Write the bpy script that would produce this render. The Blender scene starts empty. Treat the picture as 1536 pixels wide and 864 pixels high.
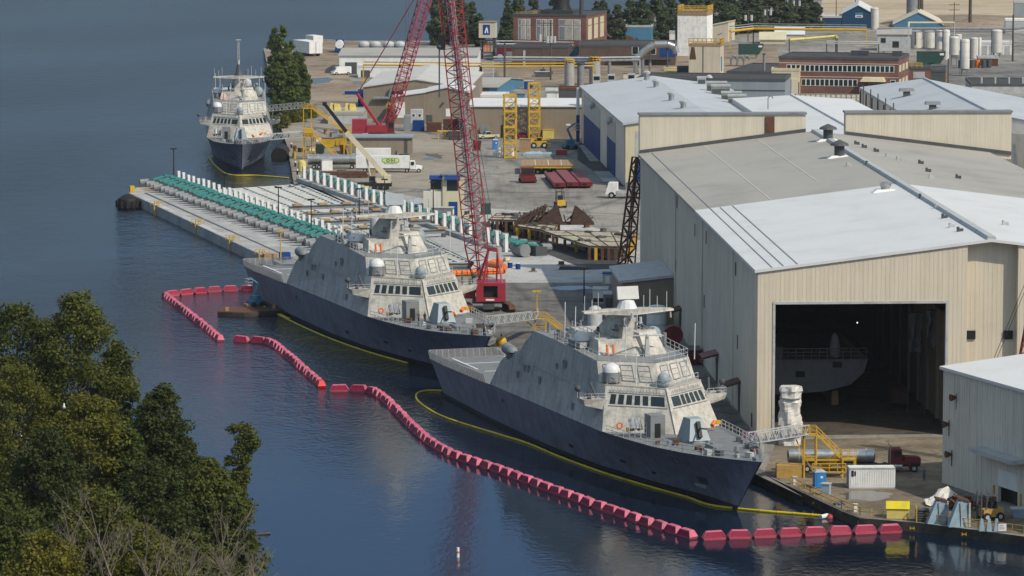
import bpy, math, random
import numpy as np
from mathutils import Vector, Matrix
random.seed(7)
SC = bpy.context.scene
COL = SC.collection
R = math.radians

# ------------------------------------------------------------------ camera, sky, sun, exposure
F = 5900.0            # focal length in photo pixels (1536 wide)
H = 87.0              # camera height above the yard, metres
YH = -275.0           # where the horizon would fall
PITCH = math.atan((432 - YH) / F)
cam = bpy.data.cameras.new('camera')
cam.sensor_width = 36.0
cam.lens = F * 36.0 / 1536.0
cam.clip_start = 1.0
cam.clip_end = 30000.0
camo = bpy.data.objects.new('camera', cam)
COL.objects.link(camo)
camo.location = (0, 0, H)
camo.rotation_euler = (math.pi / 2 - PITCH, 0, 0)
SC.camera = camo

SUN_EL = R(45)
SUN_AZ = R(130)       # clockwise from +Y
sdir = Vector((math.sin(SUN_AZ) * math.cos(SUN_EL), math.cos(SUN_AZ) * math.cos(SUN_EL), math.sin(SUN_EL)))
w = bpy.data.worlds.new('World')
SC.world = w
w.use_nodes = True
nt = w.node_tree
sky = nt.nodes.new('ShaderNodeTexSky')
sky.sky_type = 'NISHITA'
sky.sun_disc = False
sky.sun_elevation = SUN_EL
sky.sun_rotation = SUN_AZ
sky.air_density = 1.0
sky.dust_density = 0.3
sky.ozone_density = 1.2
bg = nt.nodes['Background']
# dark blue tint added to the low sky to dull the water, warmer above
_tc = nt.nodes.new('ShaderNodeTexCoord'); _sx = nt.nodes.new('ShaderNodeSeparateXYZ'); nt.links.new(_tc.outputs['Generated'], _sx.inputs[0])
_rp = nt.nodes.new('ShaderNodeValToRGB'); nt.links.new(_sx.outputs[2], _rp.inputs[0])
_rp.color_ramp.elements[0].position = .0; _rp.color_ramp.elements[0].color = (.03, .05, .085, 1)
_e = _rp.color_ramp.elements.new(.2); _e.color = (.19, .228, .295, 1)
_rp.color_ramp.elements[2].position = .40; _rp.color_ramp.elements[2].color = (1.0, .83, .60, 1)
_mx = nt.nodes.new('ShaderNodeMix'); _mx.data_type = 'RGBA'; _mx.blend_type = 'MULTIPLY'; _mx.inputs[0].default_value = 1
nt.links.new(sky.outputs[0], _mx.inputs[6]); nt.links.new(_rp.outputs[0], _mx.inputs[7])
nt.links.new(_mx.outputs[2], bg.inputs[0])
bg.inputs[1].default_value = 0.15
sl = bpy.data.lights.new('sun', 'SUN')
sl.energy = 2.0
sl.angle = R(0.6)
sl.color = (1.0, 0.91, 0.76)
so = bpy.data.objects.new('sun', sl)
COL.objects.link(so)
so.rotation_euler = sdir.to_track_quat('Z', 'Y').to_euler()
SC.view_settings.view_transform = 'Standard'
SC.view_settings.look = 'None'
SC.view_settings.exposure = 0.93
SC.view_settings.gamma = 1.0
SC.view_settings.use_curve_mapping = False
SC.cycles.max_bounces = 6
SC.cycles.diffuse_bounces = 3
SC.cycles.glossy_bounces = 3
SC.cycles.transparent_max_bounces = 6
SC.cycles.use_denoising = True

WZ = -1.2             # water level

# ------------------------------------------------------------------ measuring helpers
CP, SP = math.cos(PITCH), math.sin(PITCH)
def ray(px, py):
    x = (px - 768) / F
    y = (432 - py) / F
    return (x, CP + y * SP, -SP + y * CP)
def at(px, py, h=0.0):
    """point of the plane z = h measured at a photo pixel"""
    d = ray(px, py)
    t = (h - H) / d[2]
    return Vector((d[0] * t, d[1] * t, h))
def proj(v):
    z = v[2] - H
    yf = v[1] * CP - z * SP
    yu = v[1] * SP + z * CP
    return 768 + F * v[0] / yf, 432 - F * yu / yf
def hat(g, py):
    """height above a ground point at which photo row py lies"""
    t = (432 - py) / F
    # (Y SP + z CP) = t (Y CP - z SP)
    z = g[1] * (t * CP - SP) / (CP + t * SP)
    return z + H
def wid(a, rz, pxr, z=0.0):
    """length along direction rz from a until photo column pxr"""
    k = (pxr - 768) / F
    ux, uy = math.cos(rz), math.sin(rz)
    zz = z - H
    return (k * (a[1] * CP - zz * SP) - a[0]) / (ux - k * uy * CP)
def ppm(g):
    return F / (g[1] * CP + H * SP)

# ------------------------------------------------------------------ mesh builder
class MB:
    def __init__(s):
        s.v = []; s.f = []
    def add(s, vs, fs):
        o = len(s.v)
        s.v += [tuple(v) for v in vs]
        s.f += [tuple(i + o for i in f) for f in fs]
        return s
    def box(s, x0, y0, z0, x1, y1, z1):
        if x0 > x1: x0, x1 = x1, x0
        if y0 > y1: y0, y1 = y1, y0
        if z0 > z1: z0, z1 = z1, z0
        return s.add([(x0,y0,z0),(x1,y0,z0),(x1,y1,z0),(x0,y1,z0),(x0,y0,z1),(x1,y0,z1),(x1,y1,z1),(x0,y1,z1)],
              [(0,3,2,1),(4,5,6,7),(0,1,5,4),(1,2,6,5),(2,3,7,6),(3,0,4,7)])
    def cbox(s, c, d, rz=0, ry=0, rx=0):
        m = Matrix.Translation(c) @ Matrix.Rotation(rz,4,'Z') @ Matrix.Rotation(ry,4,'Y') @ Matrix.Rotation(rx,4,'X')
        a, b, e = d[0]/2, d[1]/2, d[2]/2
        vs = [m @ Vector(p) for p in [(-a,-b,-e),(a,-b,-e),(a,b,-e),(-a,b,-e),(-a,-b,e),(a,-b,e),(a,b,e),(-a,b,e)]]
        return s.add(vs, [(0,3,2,1),(4,5,6,7),(0,1,5,4),(1,2,6,5),(2,3,7,6),(3,0,4,7)])
    def hexa(s, b, t):
        """bottom four points (ccw from above) and top four"""
        return s.add(list(b) + list(t), [(3,2,1,0),(4,5,6,7),(0,1,5,4),(1,2,6,5),(2,3,7,6),(3,0,4,7)])
    def cyl(s, p, q, r0, r1=None, n=8, caps=True):
        if r1 is None: r1 = r0
        p, q = Vector(p), Vector(q)
        d = (q - p)
        if d.length < 1e-6: return s
        d.normalize()
        a = d.orthogonal().normalized() if abs(d.z) < .99 else Vector((1,0,0))
        if abs(d.z) < .99:
            a = d.cross(Vector((0,0,1))).normalized()
        b = d.cross(a)
        vs = []
        off = math.pi / n
        for k in range(n):
            t = 2*math.pi*k/n + off
            e = a*math.cos(t) + b*math.sin(t)
            vs.append(p + e*r0)
        for k in range(n):
            t = 2*math.pi*k/n + off
            e = a*math.cos(t) + b*math.sin(t)
            vs.append(q + e*r1)
        fs = [(k, (k+1)%n, n+(k+1)%n, n+k) for k in range(n)]
        if caps: fs += [tuple(range(n))[::-1], tuple(range(n, 2*n))]
        return s.add(vs, fs)
    def bar(s, p, q, r): return s.cyl(p, q, r*1.3, n=4)
    def tube(s, pts, r, n=6):
        for a, b in zip(pts[:-1], pts[1:]): s.cyl(a, b, r, n=n)
        return s
    def lathe(s, prof, c=(0,0,0), n=16):
        vs = []; fs = []
        for (r, z) in prof:
            for k in range(n):
                t = 2*math.pi*k/n
                vs.append((c[0]+r*math.cos(t), c[1]+r*math.sin(t), c[2]+z))
        for i in range(len(prof)-1):
            for k in range(n):
                k2 = (k+1)%n
                fs.append((i*n+k, i*n+k2, (i+1)*n+k2, (i+1)*n+k))
        fs.append(tuple(range(n))[::-1]); fs.append(tuple(range((len(prof)-1)*n, len(prof)*n)))
        return s.add(vs, fs)
    def dome(s, c, r, h=None, n=14, zs=1.0, base=0.0):
        prof = [(r*1.0, -base)] if base else []
        prof += [(r*math.cos(t), r*zs*math.sin(t)) for t in [i*math.pi/2/5 for i in range(5)]] + [(r*.02, r*zs)]
        return s.lathe(prof, c, n)
    def ball(s, c, r, n=12):
        prof = [(max(.02*r, r*math.cos(t)), r*math.sin(t)) for t in [(-.5+i/6)*math.pi for i in range(7)]]
        return s.lathe(prof, c, n)
    def prism(s, poly, z0, z1):
        n = len(poly)
        vs = [(x,y,z0) for x,y in poly] + [(x,y,z1) for x,y in poly]
        fs = [(k,(k+1)%n,n+(k+1)%n,n+k) for k in range(n)] + [tuple(range(n))[::-1], tuple(range(n,2*n))]
        return s.add(vs, fs)
    def xprism(s, poly, y0, y1):
        """poly of (x,z), extruded along y"""
        n = len(poly)
        vs = [(x,y0,z) for x,z in poly] + [(x,y1,z) for x,z in poly]
        fs = [(k,n+k,n+(k+1)%n,(k+1)%n)[::-1] for k in range(n)] + [tuple(range(n)), tuple(range(n,2*n))[::-1]]
        return s.add(vs, fs)
    def yprism(s, poly, x0, x1):
        n = len(poly)
        vs = [(x0,y,z) for y,z in poly] + [(x1,y,z) for y,z in poly]
        fs = [(k,(k+1)%n,n+(k+1)%n,n+k) for k in range(n)] + [tuple(range(n))[::-1], tuple(range(n,2*n))]
        return s.add(vs, fs)
    def lattice(s, p, q, w0, w1, n, rc, rb, up=(0,0,1)):
        p, q = Vector(p), Vector(q)
        d = (q-p).normalized()
        a = d.cross(Vector(up))
        if a.length < .05: a = d.cross(Vector((0,1,0)))
        a.normalize(); b = d.cross(a)
        def cs(t):
            c = p.lerp(q, t); ww = (w0 + (w1-w0)*t)/2
            return [c+a*ww+b*ww, c-a*ww+b*ww, c-a*ww-b*ww, c+a*ww-b*ww]
        c0, c1 = cs(0), cs(1)
        for k in range(4): s.bar(c0[k], c1[k], rc)
        for i in range(n):
            u, v = cs(i/n), cs((i+1)/n)
            for k in range(4):
                k2 = (k+1)%4
                if (i+k) % 2: s.bar(u[k], v[k2], rb)
                else: s.bar(u[k2], v[k], rb)
                s.bar(v[k], v[k2], rb)
        return s
    def rail(s, pts, h=1.05, step=1.8, r=.03, rows=2):
        for a, b in zip(pts[:-1], pts[1:]):
            a, b = Vector(a), Vector(b)
            n = max(1, int(round((b-a).length/step)))
            for i in range(n+1):
                c = a.lerp(b, i/n)
                s.bar(c, c+Vector((0,0,h)), r)
            for k in range(1, rows+1):
                z = Vector((0,0,h*k/rows))
                s.bar(a+z, b+z, r)
        return s
    def ribs(s, x0, x1, y, z0, z1, pitch, wdt=.26, dep=.02, top=None):
        n = int((x1-x0)/pitch)
        for i in range(n):
            x = x0 + (i+.5)*pitch
            zt = top(x) if top else z1
            s.box(x-wdt/2, y-dep, z0, x+wdt/2, y+.01, zt)
        return s
    def build(s, name, mat, parent=None, smooth=False):
        me = bpy.data.meshes.new(name)
        me.from_pydata(s.v, [], s.f)
        me.update()
        if smooth:
            me.polygons.foreach_set('use_smooth', [True]*len(me.polygons))
            try: me.set_sharp_from_angle(angle=R(40))
            except Exception: pass
        me.materials.append(mat)
        o = bpy.data.objects.new(name, me)
        COL.objects.link(o)
        if parent is not None: o.parent = parent
        return o

def tag(o, label=None, cat=None, group=None, kind=None):
    if label: o['label'] = label
    if cat: o['category'] = cat
    if group: o['group'] = group
    if kind: o['kind'] = kind
    return o
def T(name, label, cat, loc=(0,0,0), rz=0.0, group=None):
    o = bpy.data.objects.new(name, None)
    o.empty_display_size = .5
    COL.objects.link(o)
    o.location = loc; o.rotation_euler = (0,0,rz)
    return tag(o, label, cat, group)
def dup(root, loc, rz=0.0, label=None, group=None, sc=None):
    r = root.copy(); COL.objects.link(r)
    r.location = loc; r.rotation_euler = (0,0,rz)
    if sc: r.scale = sc if hasattr(sc,'__len__') else (sc,sc,sc)
    if label: r['label'] = label
    if group: r['group'] = group
    for ch in list(root.children):
        c = ch.copy(); COL.objects.link(c); c.parent = r
        for g in list(ch.children):
            d = g.copy(); COL.objects.link(d); d.parent = c
    return r
def nb(): return MB()

# ------------------------------------------------------------------ materials
def newmat(name):
    m = bpy.data.materials.new(name); m.use_nodes = True
    return m, m.node_tree, m.node_tree.nodes['Principled BSDF']
def nd(t, kind, **kw):
    n = t.nodes.new(kind)
    for k, v in kw.items():
        if hasattr(n, k): setattr(n, k, v)
        else: n.inputs[k].default_value = v
    return n
def coords(t, sc=(1,1,1)):
    tc = nd(t, 'ShaderNodeTexCoord'); mp = nd(t, 'ShaderNodeMapping')
    mp.inputs['Scale'].default_value = sc
    t.links.new(tc.outputs['Object'], mp.inputs['Vector'])
    return mp.outputs[0]
def ramp(t, src, stops):
    r = nd(t, 'ShaderNodeValToRGB')
    e = r.color_ramp.elements
    while len(e) < len(stops): e.new(.5)
    for i, (p, c) in enumerate(stops):
        e[i].position = p
        e[i].color = (*c, 1) if hasattr(c, '__len__') else (c, c, c, 1)
    t.links.new(src, r.inputs[0])
    return r.outputs[0]
def mul(t, a, b, fac=1.0, mode='MULTIPLY'):
    m = nd(t, 'ShaderNodeMix', data_type='RGBA', blend_type=mode)
    m.inputs[0].default_value = fac
    for s, i in ((a, 6), (b, 7)):
        if hasattr(s, 'links'): t.links.new(s, m.inputs[i])
        else: m.inputs[i].default_value = (*s, 1)
    return m.outputs[2]
def M(name, col, rough=.6, metal=0.0, var=.18, scale=.6, streak=0.0, bump=0.0, spec=.35, dirt=None, orand=0.0, plates=0.0):
    """paint / metal / fabric with worn, uneven colour"""
    m, t, b = newmat(name)
    n = nd(t, 'ShaderNodeTexNoise', Scale=scale, Detail=6.0, Roughness=.65)
    t.links.new(coords(t), n.inputs['Vector'])
    c = mul(t, col, ramp(t, n.outputs[0], [(.3, 1-var*1.6), (.5, 1.0), (.72, 1+var*.5)]))
    if streak:
        n2 = nd(t, 'ShaderNodeTexNoise', Scale=1.0, Detail=5.0, Roughness=.7)
        t.links.new(coords(t, (1.3, 1.3, .06)), n2.inputs['Vector'])
        c = mul(t, c, ramp(t, n2.outputs[0], [(.35, 1-streak), (.6, 1.0)]))
    if plates:
        br = nd(t, 'ShaderNodeTexBrick', Scale=.32); br.inputs['Color1'].default_value=(1,1,1,1); k=1-plates*.6; br.inputs['Color2'].default_value=(k,k,k,1); k=1-plates*1.6; br.inputs['Mortar'].default_value=(k,k,k,1); br.inputs['Mortar Size'].default_value=.012
        sx=nd(t,'ShaderNodeSeparateXYZ'); t.links.new(coords(t),sx.inputs[0]); ad=nd(t,'ShaderNodeMath',operation='ADD'); t.links.new(sx.outputs[0],ad.inputs[0]); t.links.new(sx.outputs[1],ad.inputs[1])
        cb=nd(t,'ShaderNodeCombineXYZ'); t.links.new(ad.outputs[0],cb.inputs[0]); t.links.new(sx.outputs[2],cb.inputs[1]); t.links.new(cb.outputs[0],br.inputs['Vector'])
        c = mul(t, c, br.outputs[0])
    if orand:
        oi = nd(t, 'ShaderNodeObjectInfo')
        c = mul(t, c, ramp(t, oi.outputs['Random'], [(0, 1-orand), (1, 1+orand*.6)]))
    if dirt:
        n3 = nd(t, 'ShaderNodeTexNoise', Scale=scale*3, Detail=8.0, Roughness=.75)
        t.links.new(coords(t), n3.inputs['Vector'])
        mk = ramp(t, n3.outputs[0], [(.54, 0.0), (.68, 1.0)])
        mm = nd(t, 'ShaderNodeMix', data_type='RGBA'); t.links.new(mk, mm.inputs[0])
        t.links.new(c, mm.inputs[6]); mm.inputs[7].default_value = (*dirt, 1); c = mm.outputs[2]
    t.links.new(c, b.inputs['Base Color'])
    b.inputs['Roughness'].default_value = rough
    b.inputs['Metallic'].default_value = metal
    b.inputs['Specular IOR Level'].default_value = spec
    if bump:
        bp = nd(t, 'ShaderNodeBump', Strength=bump, Distance=.15)
        t.links.new(n.outputs[0], bp.inputs['Height']); t.links.new(bp.outputs[0], b.inputs['Normal'])
    return m
def glass(name, col=(.02,.03,.035)):
    m, t, b = newmat(name)
    b.inputs['Base Color'].default_value = (*col, 1)
    b.inputs['Roughness'].default_value = .12
    b.inputs['Specular IOR Level'].default_value = .6
    return m
def brickmat(name, c1, c2, mortar, sc=1.0):
    m, t, b = newmat(name)
    br = nd(t, 'ShaderNodeTexBrick', Scale=sc)
    br.inputs['Color1'].default_value = (*c1, 1); br.inputs['Color2'].default_value = (*c2, 1)
    br.inputs['Mortar'].default_value = (*mortar, 1)
    mp = coords(t)
    # walls run along x or y: use x+y as the horizontal brick axis
    sx = nd(t, 'ShaderNodeSeparateXYZ'); t.links.new(mp, sx.inputs[0])
    ad = nd(t, 'ShaderNodeMath', operation='ADD'); t.links.new(sx.outputs[0], ad.inputs[0]); t.links.new(sx.outputs[1], ad.inputs[1])
    cb = nd(t, 'ShaderNodeCombineXYZ'); t.links.new(ad.outputs[0], cb.inputs[0]); t.links.new(sx.outputs[2], cb.inputs[1])
    t.links.new(cb.outputs[0], br.inputs['Vector'])
    n = nd(t, 'ShaderNodeTexNoise', Scale=.25, Detail=6.0); t.links.new(mp, n.inputs['Vector'])
    c = mul(t, br.outputs[0], ramp(t, n.outputs[0], [(.3, .7), (.65, 1.1)]))
    t.links.new(c, b.inputs['Base Color']); b.inputs['Roughness'].default_value = .85
    return m
def groundmat(name, c1, c2, sc=.02, rough=.9, fine=1.2, crack=0.0, stain=(.5, .75), stretch=(1,1,1), track=0.0):
    m, t, b = newmat(name)
    v = coords(t, stretch)
    n = nd(t, 'ShaderNodeTexNoise', Scale=sc, Detail=9.0, Roughness=.62, Distortion=.6); t.links.new(v, n.inputs['Vector'])
    c = ramp(t, n.outputs[0], [(.32, c1), (.62, c2)])
    n2 = nd(t, 'ShaderNodeTexNoise', Scale=fine, Detail=6.0, Roughness=.7); t.links.new(v, n2.inputs['Vector'])
    c = mul(t, c, ramp(t, n2.outputs[0], [(.3, .8), (.7, 1.15)]))
    n3 = nd(t, 'ShaderNodeTexNoise', Scale=sc*5, Detail=8.0, Roughness=.7, Distortion=1.2); t.links.new(v, n3.inputs['Vector'])
    c = mul(t, c, ramp(t, n3.outputs[0], [(.36, stain[0]), (.5, stain[1]+.15), (.56, 1.0)]))
    if track:
        mp=nd(t,'ShaderNodeMapping'); mp.inputs['Rotation'].default_value=(0,0,.35); mp.inputs['Scale'].default_value=(.5,.025,1); t.links.new(v,mp.inputs['Vector'])
        n4=nd(t,'ShaderNodeTexNoise',Scale=1.0,Detail=6.0,Roughness=.7,Distortion=.5); t.links.new(mp.outputs[0],n4.inputs['Vector'])
        c=mul(t,c,ramp(t,n4.outputs[0],[(.38,1-track),(.5,1.0)]))
    if crack:
        vo = nd(t, 'ShaderNodeTexVoronoi', feature='DISTANCE_TO_EDGE', Scale=crack); t.links.new(v, vo.inputs['Vector'])
        c = mul(t, c, ramp(t, vo.outputs['Distance'], [(.0, .6), (.03, 1.0)]))
    t.links.new(c, b.inputs['Base Color']); b.inputs['Roughness'].default_value = rough
    b.inputs['Specular IOR Level'].default_value = .2
    return m
def leafmat(name, dark, light, trans=.38):
    m, t, b = newmat(name)
    oi = nd(t, 'ShaderNodeObjectInfo')
    n = nd(t, 'ShaderNodeTexNoise', Scale=.35, Detail=5.0, Roughness=.7); t.links.new(coords(t), n.inputs['Vector'])
    c = ramp(t, n.outputs[0], [(.3, dark), (.7, light)])
    c = mul(t, c, ramp(t, oi.outputs['Random'], [(0.0, (.75,.8,.75)), (1.0, (1.2,1.12,1.0))]))
    t.links.new(c, b.inputs['Base Color']); b.inputs['Roughness'].default_value = .6
    b.inputs['Specular IOR Level'].default_value = .2
    tr = nd(t, 'ShaderNodeBsdfTranslucent'); t.links.new(c, tr.inputs[0])
    mx = nd(t, 'ShaderNodeMixShader'); mx.inputs[0].default_value = trans
    t.links.new(b.outputs[0], mx.inputs[1]); t.links.new(tr.outputs[0], mx.inputs[2])
    t.links.new(mx.outputs[0], t.nodes['Material Output'].inputs['Surface'])
    return m
def watermat():
    m, t, b = newmat('water')
    b.inputs['Base Color'].default_value = (.004, .010, .022, 1)
    b.inputs['Roughness'].default_value = .06
    b.inputs['Specular Tint'].default_value = (.68, .8, 1, 1)
    b.inputs['Specular IOR Level'].default_value = .4
    b.inputs['IOR'].default_value = 1.33
    v1 = coords(t, (1, .55, 1))
    n1 = nd(t, 'ShaderNodeTexNoise', Scale=1.1, Detail=4.0, Roughness=.6); t.links.new(v1, n1.inputs['Vector'])
    n2 = nd(t, 'ShaderNodeTexNoise', Scale=.22, Detail=3.0, Roughness=.6); t.links.new(v1, n2.inputs['Vector'])
    # wind patches: rougher out on the river, calm strips among them
    n3 = nd(t, 'ShaderNodeTexNoise', Scale=.009, Detail=7.0, Roughness=.62, Distortion=1.0); t.links.new(coords(t, (.6, .35, 1)), n3.inputs['Vector'])
    tc = nd(t, 'ShaderNodeTexCoord'); sx = nd(t, 'ShaderNodeSeparateXYZ'); t.links.new(tc.outputs['Object'], sx.inputs[0])
    # sheltered basin: distance towards the quays (smaller x, larger y = open river)
    ma = nd(t, 'ShaderNodeMath', operation='MULTIPLY_ADD'); t.links.new(sx.outputs[0], ma.inputs[0]); ma.inputs[1].default_value = -1.6; t.links.new(sx.outputs[1], ma.inputs[2])
    sh = nd(t, 'ShaderNodeMapRange'); t.links.new(ma.outputs[0], sh.inputs[0])
    sh.inputs[1].default_value = 540; sh.inputs[2].default_value = 830; sh.inputs[3].default_value = .07; sh.inputs[4].default_value = .95
    pa = nd(t, 'ShaderNodeMapRange'); t.links.new(n3.outputs[0], pa.inputs[0])
    pa.inputs[1].default_value = .3; pa.inputs[2].default_value = .65; pa.inputs[3].default_value = .22; pa.inputs[4].default_value = 1.25
    st = nd(t, 'ShaderNodeMath', operation='MULTIPLY'); t.links.new(sh.outputs[0], st.inputs[0]); t.links.new(pa.outputs[0], st.inputs[1])
    ad = nd(t, 'ShaderNodeMath', operation='MULTIPLY_ADD'); t.links.new(n1.outputs[0], ad.inputs[0]); ad.inputs[1].default_value = .6; t.links.new(n2.outputs[0], ad.inputs[2])
    bp = nd(t, 'ShaderNodeBump', Distance=1.0); t.links.new(ad.outputs[0], bp.inputs['Height']); t.links.new(st.outputs[0], bp.inputs['Strength'])
    t.links.new(bp.outputs[0], b.inputs['Normal'])
    return m

m_water = watermat()
m_yard = groundmat('yard', (.19,.178,.16), (.3,.283,.255), sc=.018, stain=(.6,.8), crack=.022, track=.2)
m_yard2 = groundmat('asphalt_old', (.12,.115,.108), (.19,.182,.172), sc=.03, stain=(.6,.8), crack=.03, track=.2)
m_conc = groundmat('concrete', (.3,.3,.29), (.46,.46,.45), sc=.03, stain=(.75,.88))
m_pier = groundmat('pier_concrete', (.26,.265,.26), (.42,.425,.42), sc=.12, fine=2.5, stain=(.7,.85))
m_asph = groundmat('asphalt', (.04,.041,.045), (.075,.075,.078), sc=.05, stain=(.6,.8))
m_dirt = groundmat('dirt', (.2,.155,.11), (.32,.255,.19), sc=.02)
m_sand = groundmat('sand', (.33,.26,.18), (.47,.38,.27), sc=.008, fine=.3, stretch=(.4,1,1), stain=(.7,.85))
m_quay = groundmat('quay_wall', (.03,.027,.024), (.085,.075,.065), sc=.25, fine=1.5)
m_grass = groundmat('grass', (.03,.045,.014), (.07,.085,.03), sc=.1)
m_puddle = glass('puddle', (.03,.03,.03))
m_hull = M('hull_blue_grey', (.215,.235,.3), .55, var=.2, scale=.3, streak=.3, spec=.35, plates=.08)
m_boot = M('boot_topping', (.012,.012,.014), .5)
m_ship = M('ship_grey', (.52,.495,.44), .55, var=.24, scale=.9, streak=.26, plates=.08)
m_side_shade = M('ship_side_shade_grey', (.42,.41,.39), .5, var=.2, scale=.3, streak=.28, plates=.09)  # darker, cooler copy of the ship grey: shade on the sides put into colour
m_deck = M('deck_grey', (.17,.18,.19), .8, var=.18, scale=.8)
m_gun = M('gun_blue_grey', (.25,.30,.33), .5, var=.06)
m_dome = M('dome_white', (.62,.63,.63), .45, var=.06)
m_dgrey = M('dark_grey', (.07,.075,.08), .6)
m_mgrey = M('mid_grey', (.2,.21,.22), .6)
m_lgrey = M('light_grey', (.42,.43,.43), .55)
m_white = M('white_paint', (.75,.75,.73), .5, var=.1, streak=.1)
m_black = M('black', (.012,.012,.013), .6)
m_win = glass('window_glass', (.012,.022,.024))
m_yel = M('yellow_paint', (.55,.34,.03), .5, var=.15)
m_yel2 = M('pale_yellow', (.62,.5,.14), .6, var=.15)
m_boom = M('boom_yellow', (.62,.5,.02), .5, var=.2, scale=.3)
m_red = M('crane_red', (.3,.028,.045), .45, var=.15)
m_redd = M('maroon', (.14,.015,.02), .5, var=.15)
m_pink = M('faded_red_top', (.5,.105,.17), .6, var=.2, scale=2.5, orand=.22)
m_pinkr = M('float_rim', (.5,.1,.14), .5, var=.1, scale=1.5)
m_pinkd = M('float_side', (.27,.005,.042), .5, var=.2, scale=2.5, orand=.25)
m_oran = M('orange', (.7,.16,.02), .5)
m_rust = M('rust', (.11,.05,.03), .85, var=.35, scale=1.2, dirt=(.05,.03,.025))
m_wood = M('timber', (.33,.22,.12), .85, var=.25, scale=1.5)
m_teal = M('teal', (.04,.23,.205), .5, var=.12)
m_blue = M('blue', (.010,.05,.2), .6, var=.12, spec=.15)
m_toilet = M('toilet_blue', (.03,.2,.5), .5, var=.1)
m_navy = M('navy_siding', (.012,.055,.115), .6, var=.1, spec=.2)
m_lblue = M('light_blue', (.065,.19,.3), .5, var=.12)
m_sblue = M('steel_blue', (.28,.38,.44), .6, var=.2, scale=.8)
m_green = M('green', (.02,.06,.05), .55, var=.2)
m_green2 = M('olive_green', (.14,.2,.09), .6, var=.2)
m_steel = M('bare_steel', (.5,.5,.49), .3, .8, var=.2, scale=1.0)
m_tire = M('tyre', (.015,.015,.016), .8)
m_tan = M('tan_siding', (.61,.54,.425), .6, var=.07, scale=.12, streak=.12)
m_grey_wall = M('grey_siding', (.68,.63,.545), .6, var=.08, scale=.1, streak=.2)
m_cream = M('cream_siding', (.58,.52,.36), .6, var=.08, scale=.2, streak=.1)
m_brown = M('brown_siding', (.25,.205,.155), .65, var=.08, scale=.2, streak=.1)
m_bgwall = M('blue_grey_siding', (.25,.29,.32), .6, var=.08, scale=.2, streak=.1)
m_roof_w = M('white_membrane_roof', (.60,.605,.61), .55, var=.07, scale=.12)
m_roof_g = M('grey_membrane_roof', (.34,.325,.295), .7, var=.13, scale=.07, dirt=(.31,.3,.28))
m_roof_b = M('pale_blue_roof', (.44,.465,.49), .6, var=.08, scale=.1)
m_roof_d = M('tar_roof', (.05,.048,.046), .85, var=.25, scale=.15)
m_roof_s = M('seamed_roof', (.5,.49,.46), .6, var=.1, scale=.15, streak=.0)
m_brick = brickmat('red_brick', (.2,.075,.05), (.15,.052,.038), (.2,.15,.13), 1.6)
m_brick2 = brickmat('brown_brick', (.115,.07,.05), (.085,.052,.04), (.1,.08,.07), 1.6)
m_bark = M('bark', (.09,.075,.06), .9, var=.3, scale=2)
m_dead = M('dead_wood', (.2,.165,.13), .9, var=.2, scale=2)
m_tarp = M('white_tarp', (.6,.58,.55), .45, var=.1, scale=1.5, bump=.3)
m_skin = M('skin', (.35,.2,.14), .6)
m_denim = M('denim', (.03,.05,.1), .8)
m_leafp = leafmat('poplar_leaves', (.085,.125,.035), (.18,.225,.08), .5)
m_leaff = leafmat('far_leaves', (.055,.08,.048), (.115,.15,.085), .42)
m_leaf = leafmat('leaves', (.05,.064,.012), (.135,.148,.03))
m_leafy = leafmat('yellow_leaves', (.085,.09,.014), (.175,.17,.03))
m_leafd = leafmat('dark_leaves', (.032,.045,.011), (.088,.106,.028), .35)
# ================================================================== SETTING
def sheet(name, pts, mat, z=0.0, kind='structure', skirt=None, mat2=None):
    """flat polygon (world points); optional vertical skirt down to a level"""
    b = MB(); n = len(pts)
    vs = [(p[0], p[1], z) for p in pts]
    b.add(vs, [tuple(range(n))])
    me_area = sum(vs[i][0]*vs[(i+1)%n][1] - vs[(i+1)%n][0]*vs[i][1] for i in range(n))
    if me_area < 0: b.f[0] = b.f[0][::-1]
    o = b.build(name, mat)
    tag(o, kind=kind)
    if skirt is not None:
        k = MB()
        for i in range(n):
            p, q = pts[i], pts[(i+1)%n]
            fs = (0,1,2,3) if me_area > 0 else (3,2,1,0)
            k.add([(p[0],p[1],skirt),(q[0],q[1],skirt),(q[0],q[1],z),(p[0],p[1],z)], [fs])
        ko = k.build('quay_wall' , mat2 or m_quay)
        tag(ko, kind='structure')
    return o
def pxs(l, h=0.0): return [at(x, y, h) for x, y in l]

wb = MB(); wb.add([(-2500,-200,WZ),(2500,-200,WZ),(2500,4500,WZ),(-2500,4500,WZ)], [(0,1,2,3)])
tag(wb.build('water', m_water), kind='structure')

# ship frames: (origin at the stern, heading)
def frame(bow, rz, L, s=1.0):
    h = Vector((math.cos(rz), math.sin(rz)))
    return (bow[0]-h[0]*L*s, bow[1]-h[1]*L*s, WZ), rz, s
bow1 = at(1142, 693, WZ+7.6); bow2 = at(735, 508, WZ+7.6); bow3 = at(363, 217, WZ+7.6)
SHIP1 = frame(bow1, R(-71.63), 121, .99)
SHIP2 = frame(bow2, R(-71.65), 121, 1.04)
SHIP3 = frame(bow3, math.atan2(-bow3[1], -bow3[0]) + R(.8), 121)
def loc(fr, x, y, z=0.0):
    (ox, oy, oz), rz, s = fr
    return Vector((ox + s*(x*math.cos(rz) - y*math.sin(rz)), oy + s*(x*math.sin(rz) + y*math.cos(rz)), oz + z*s))

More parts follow.
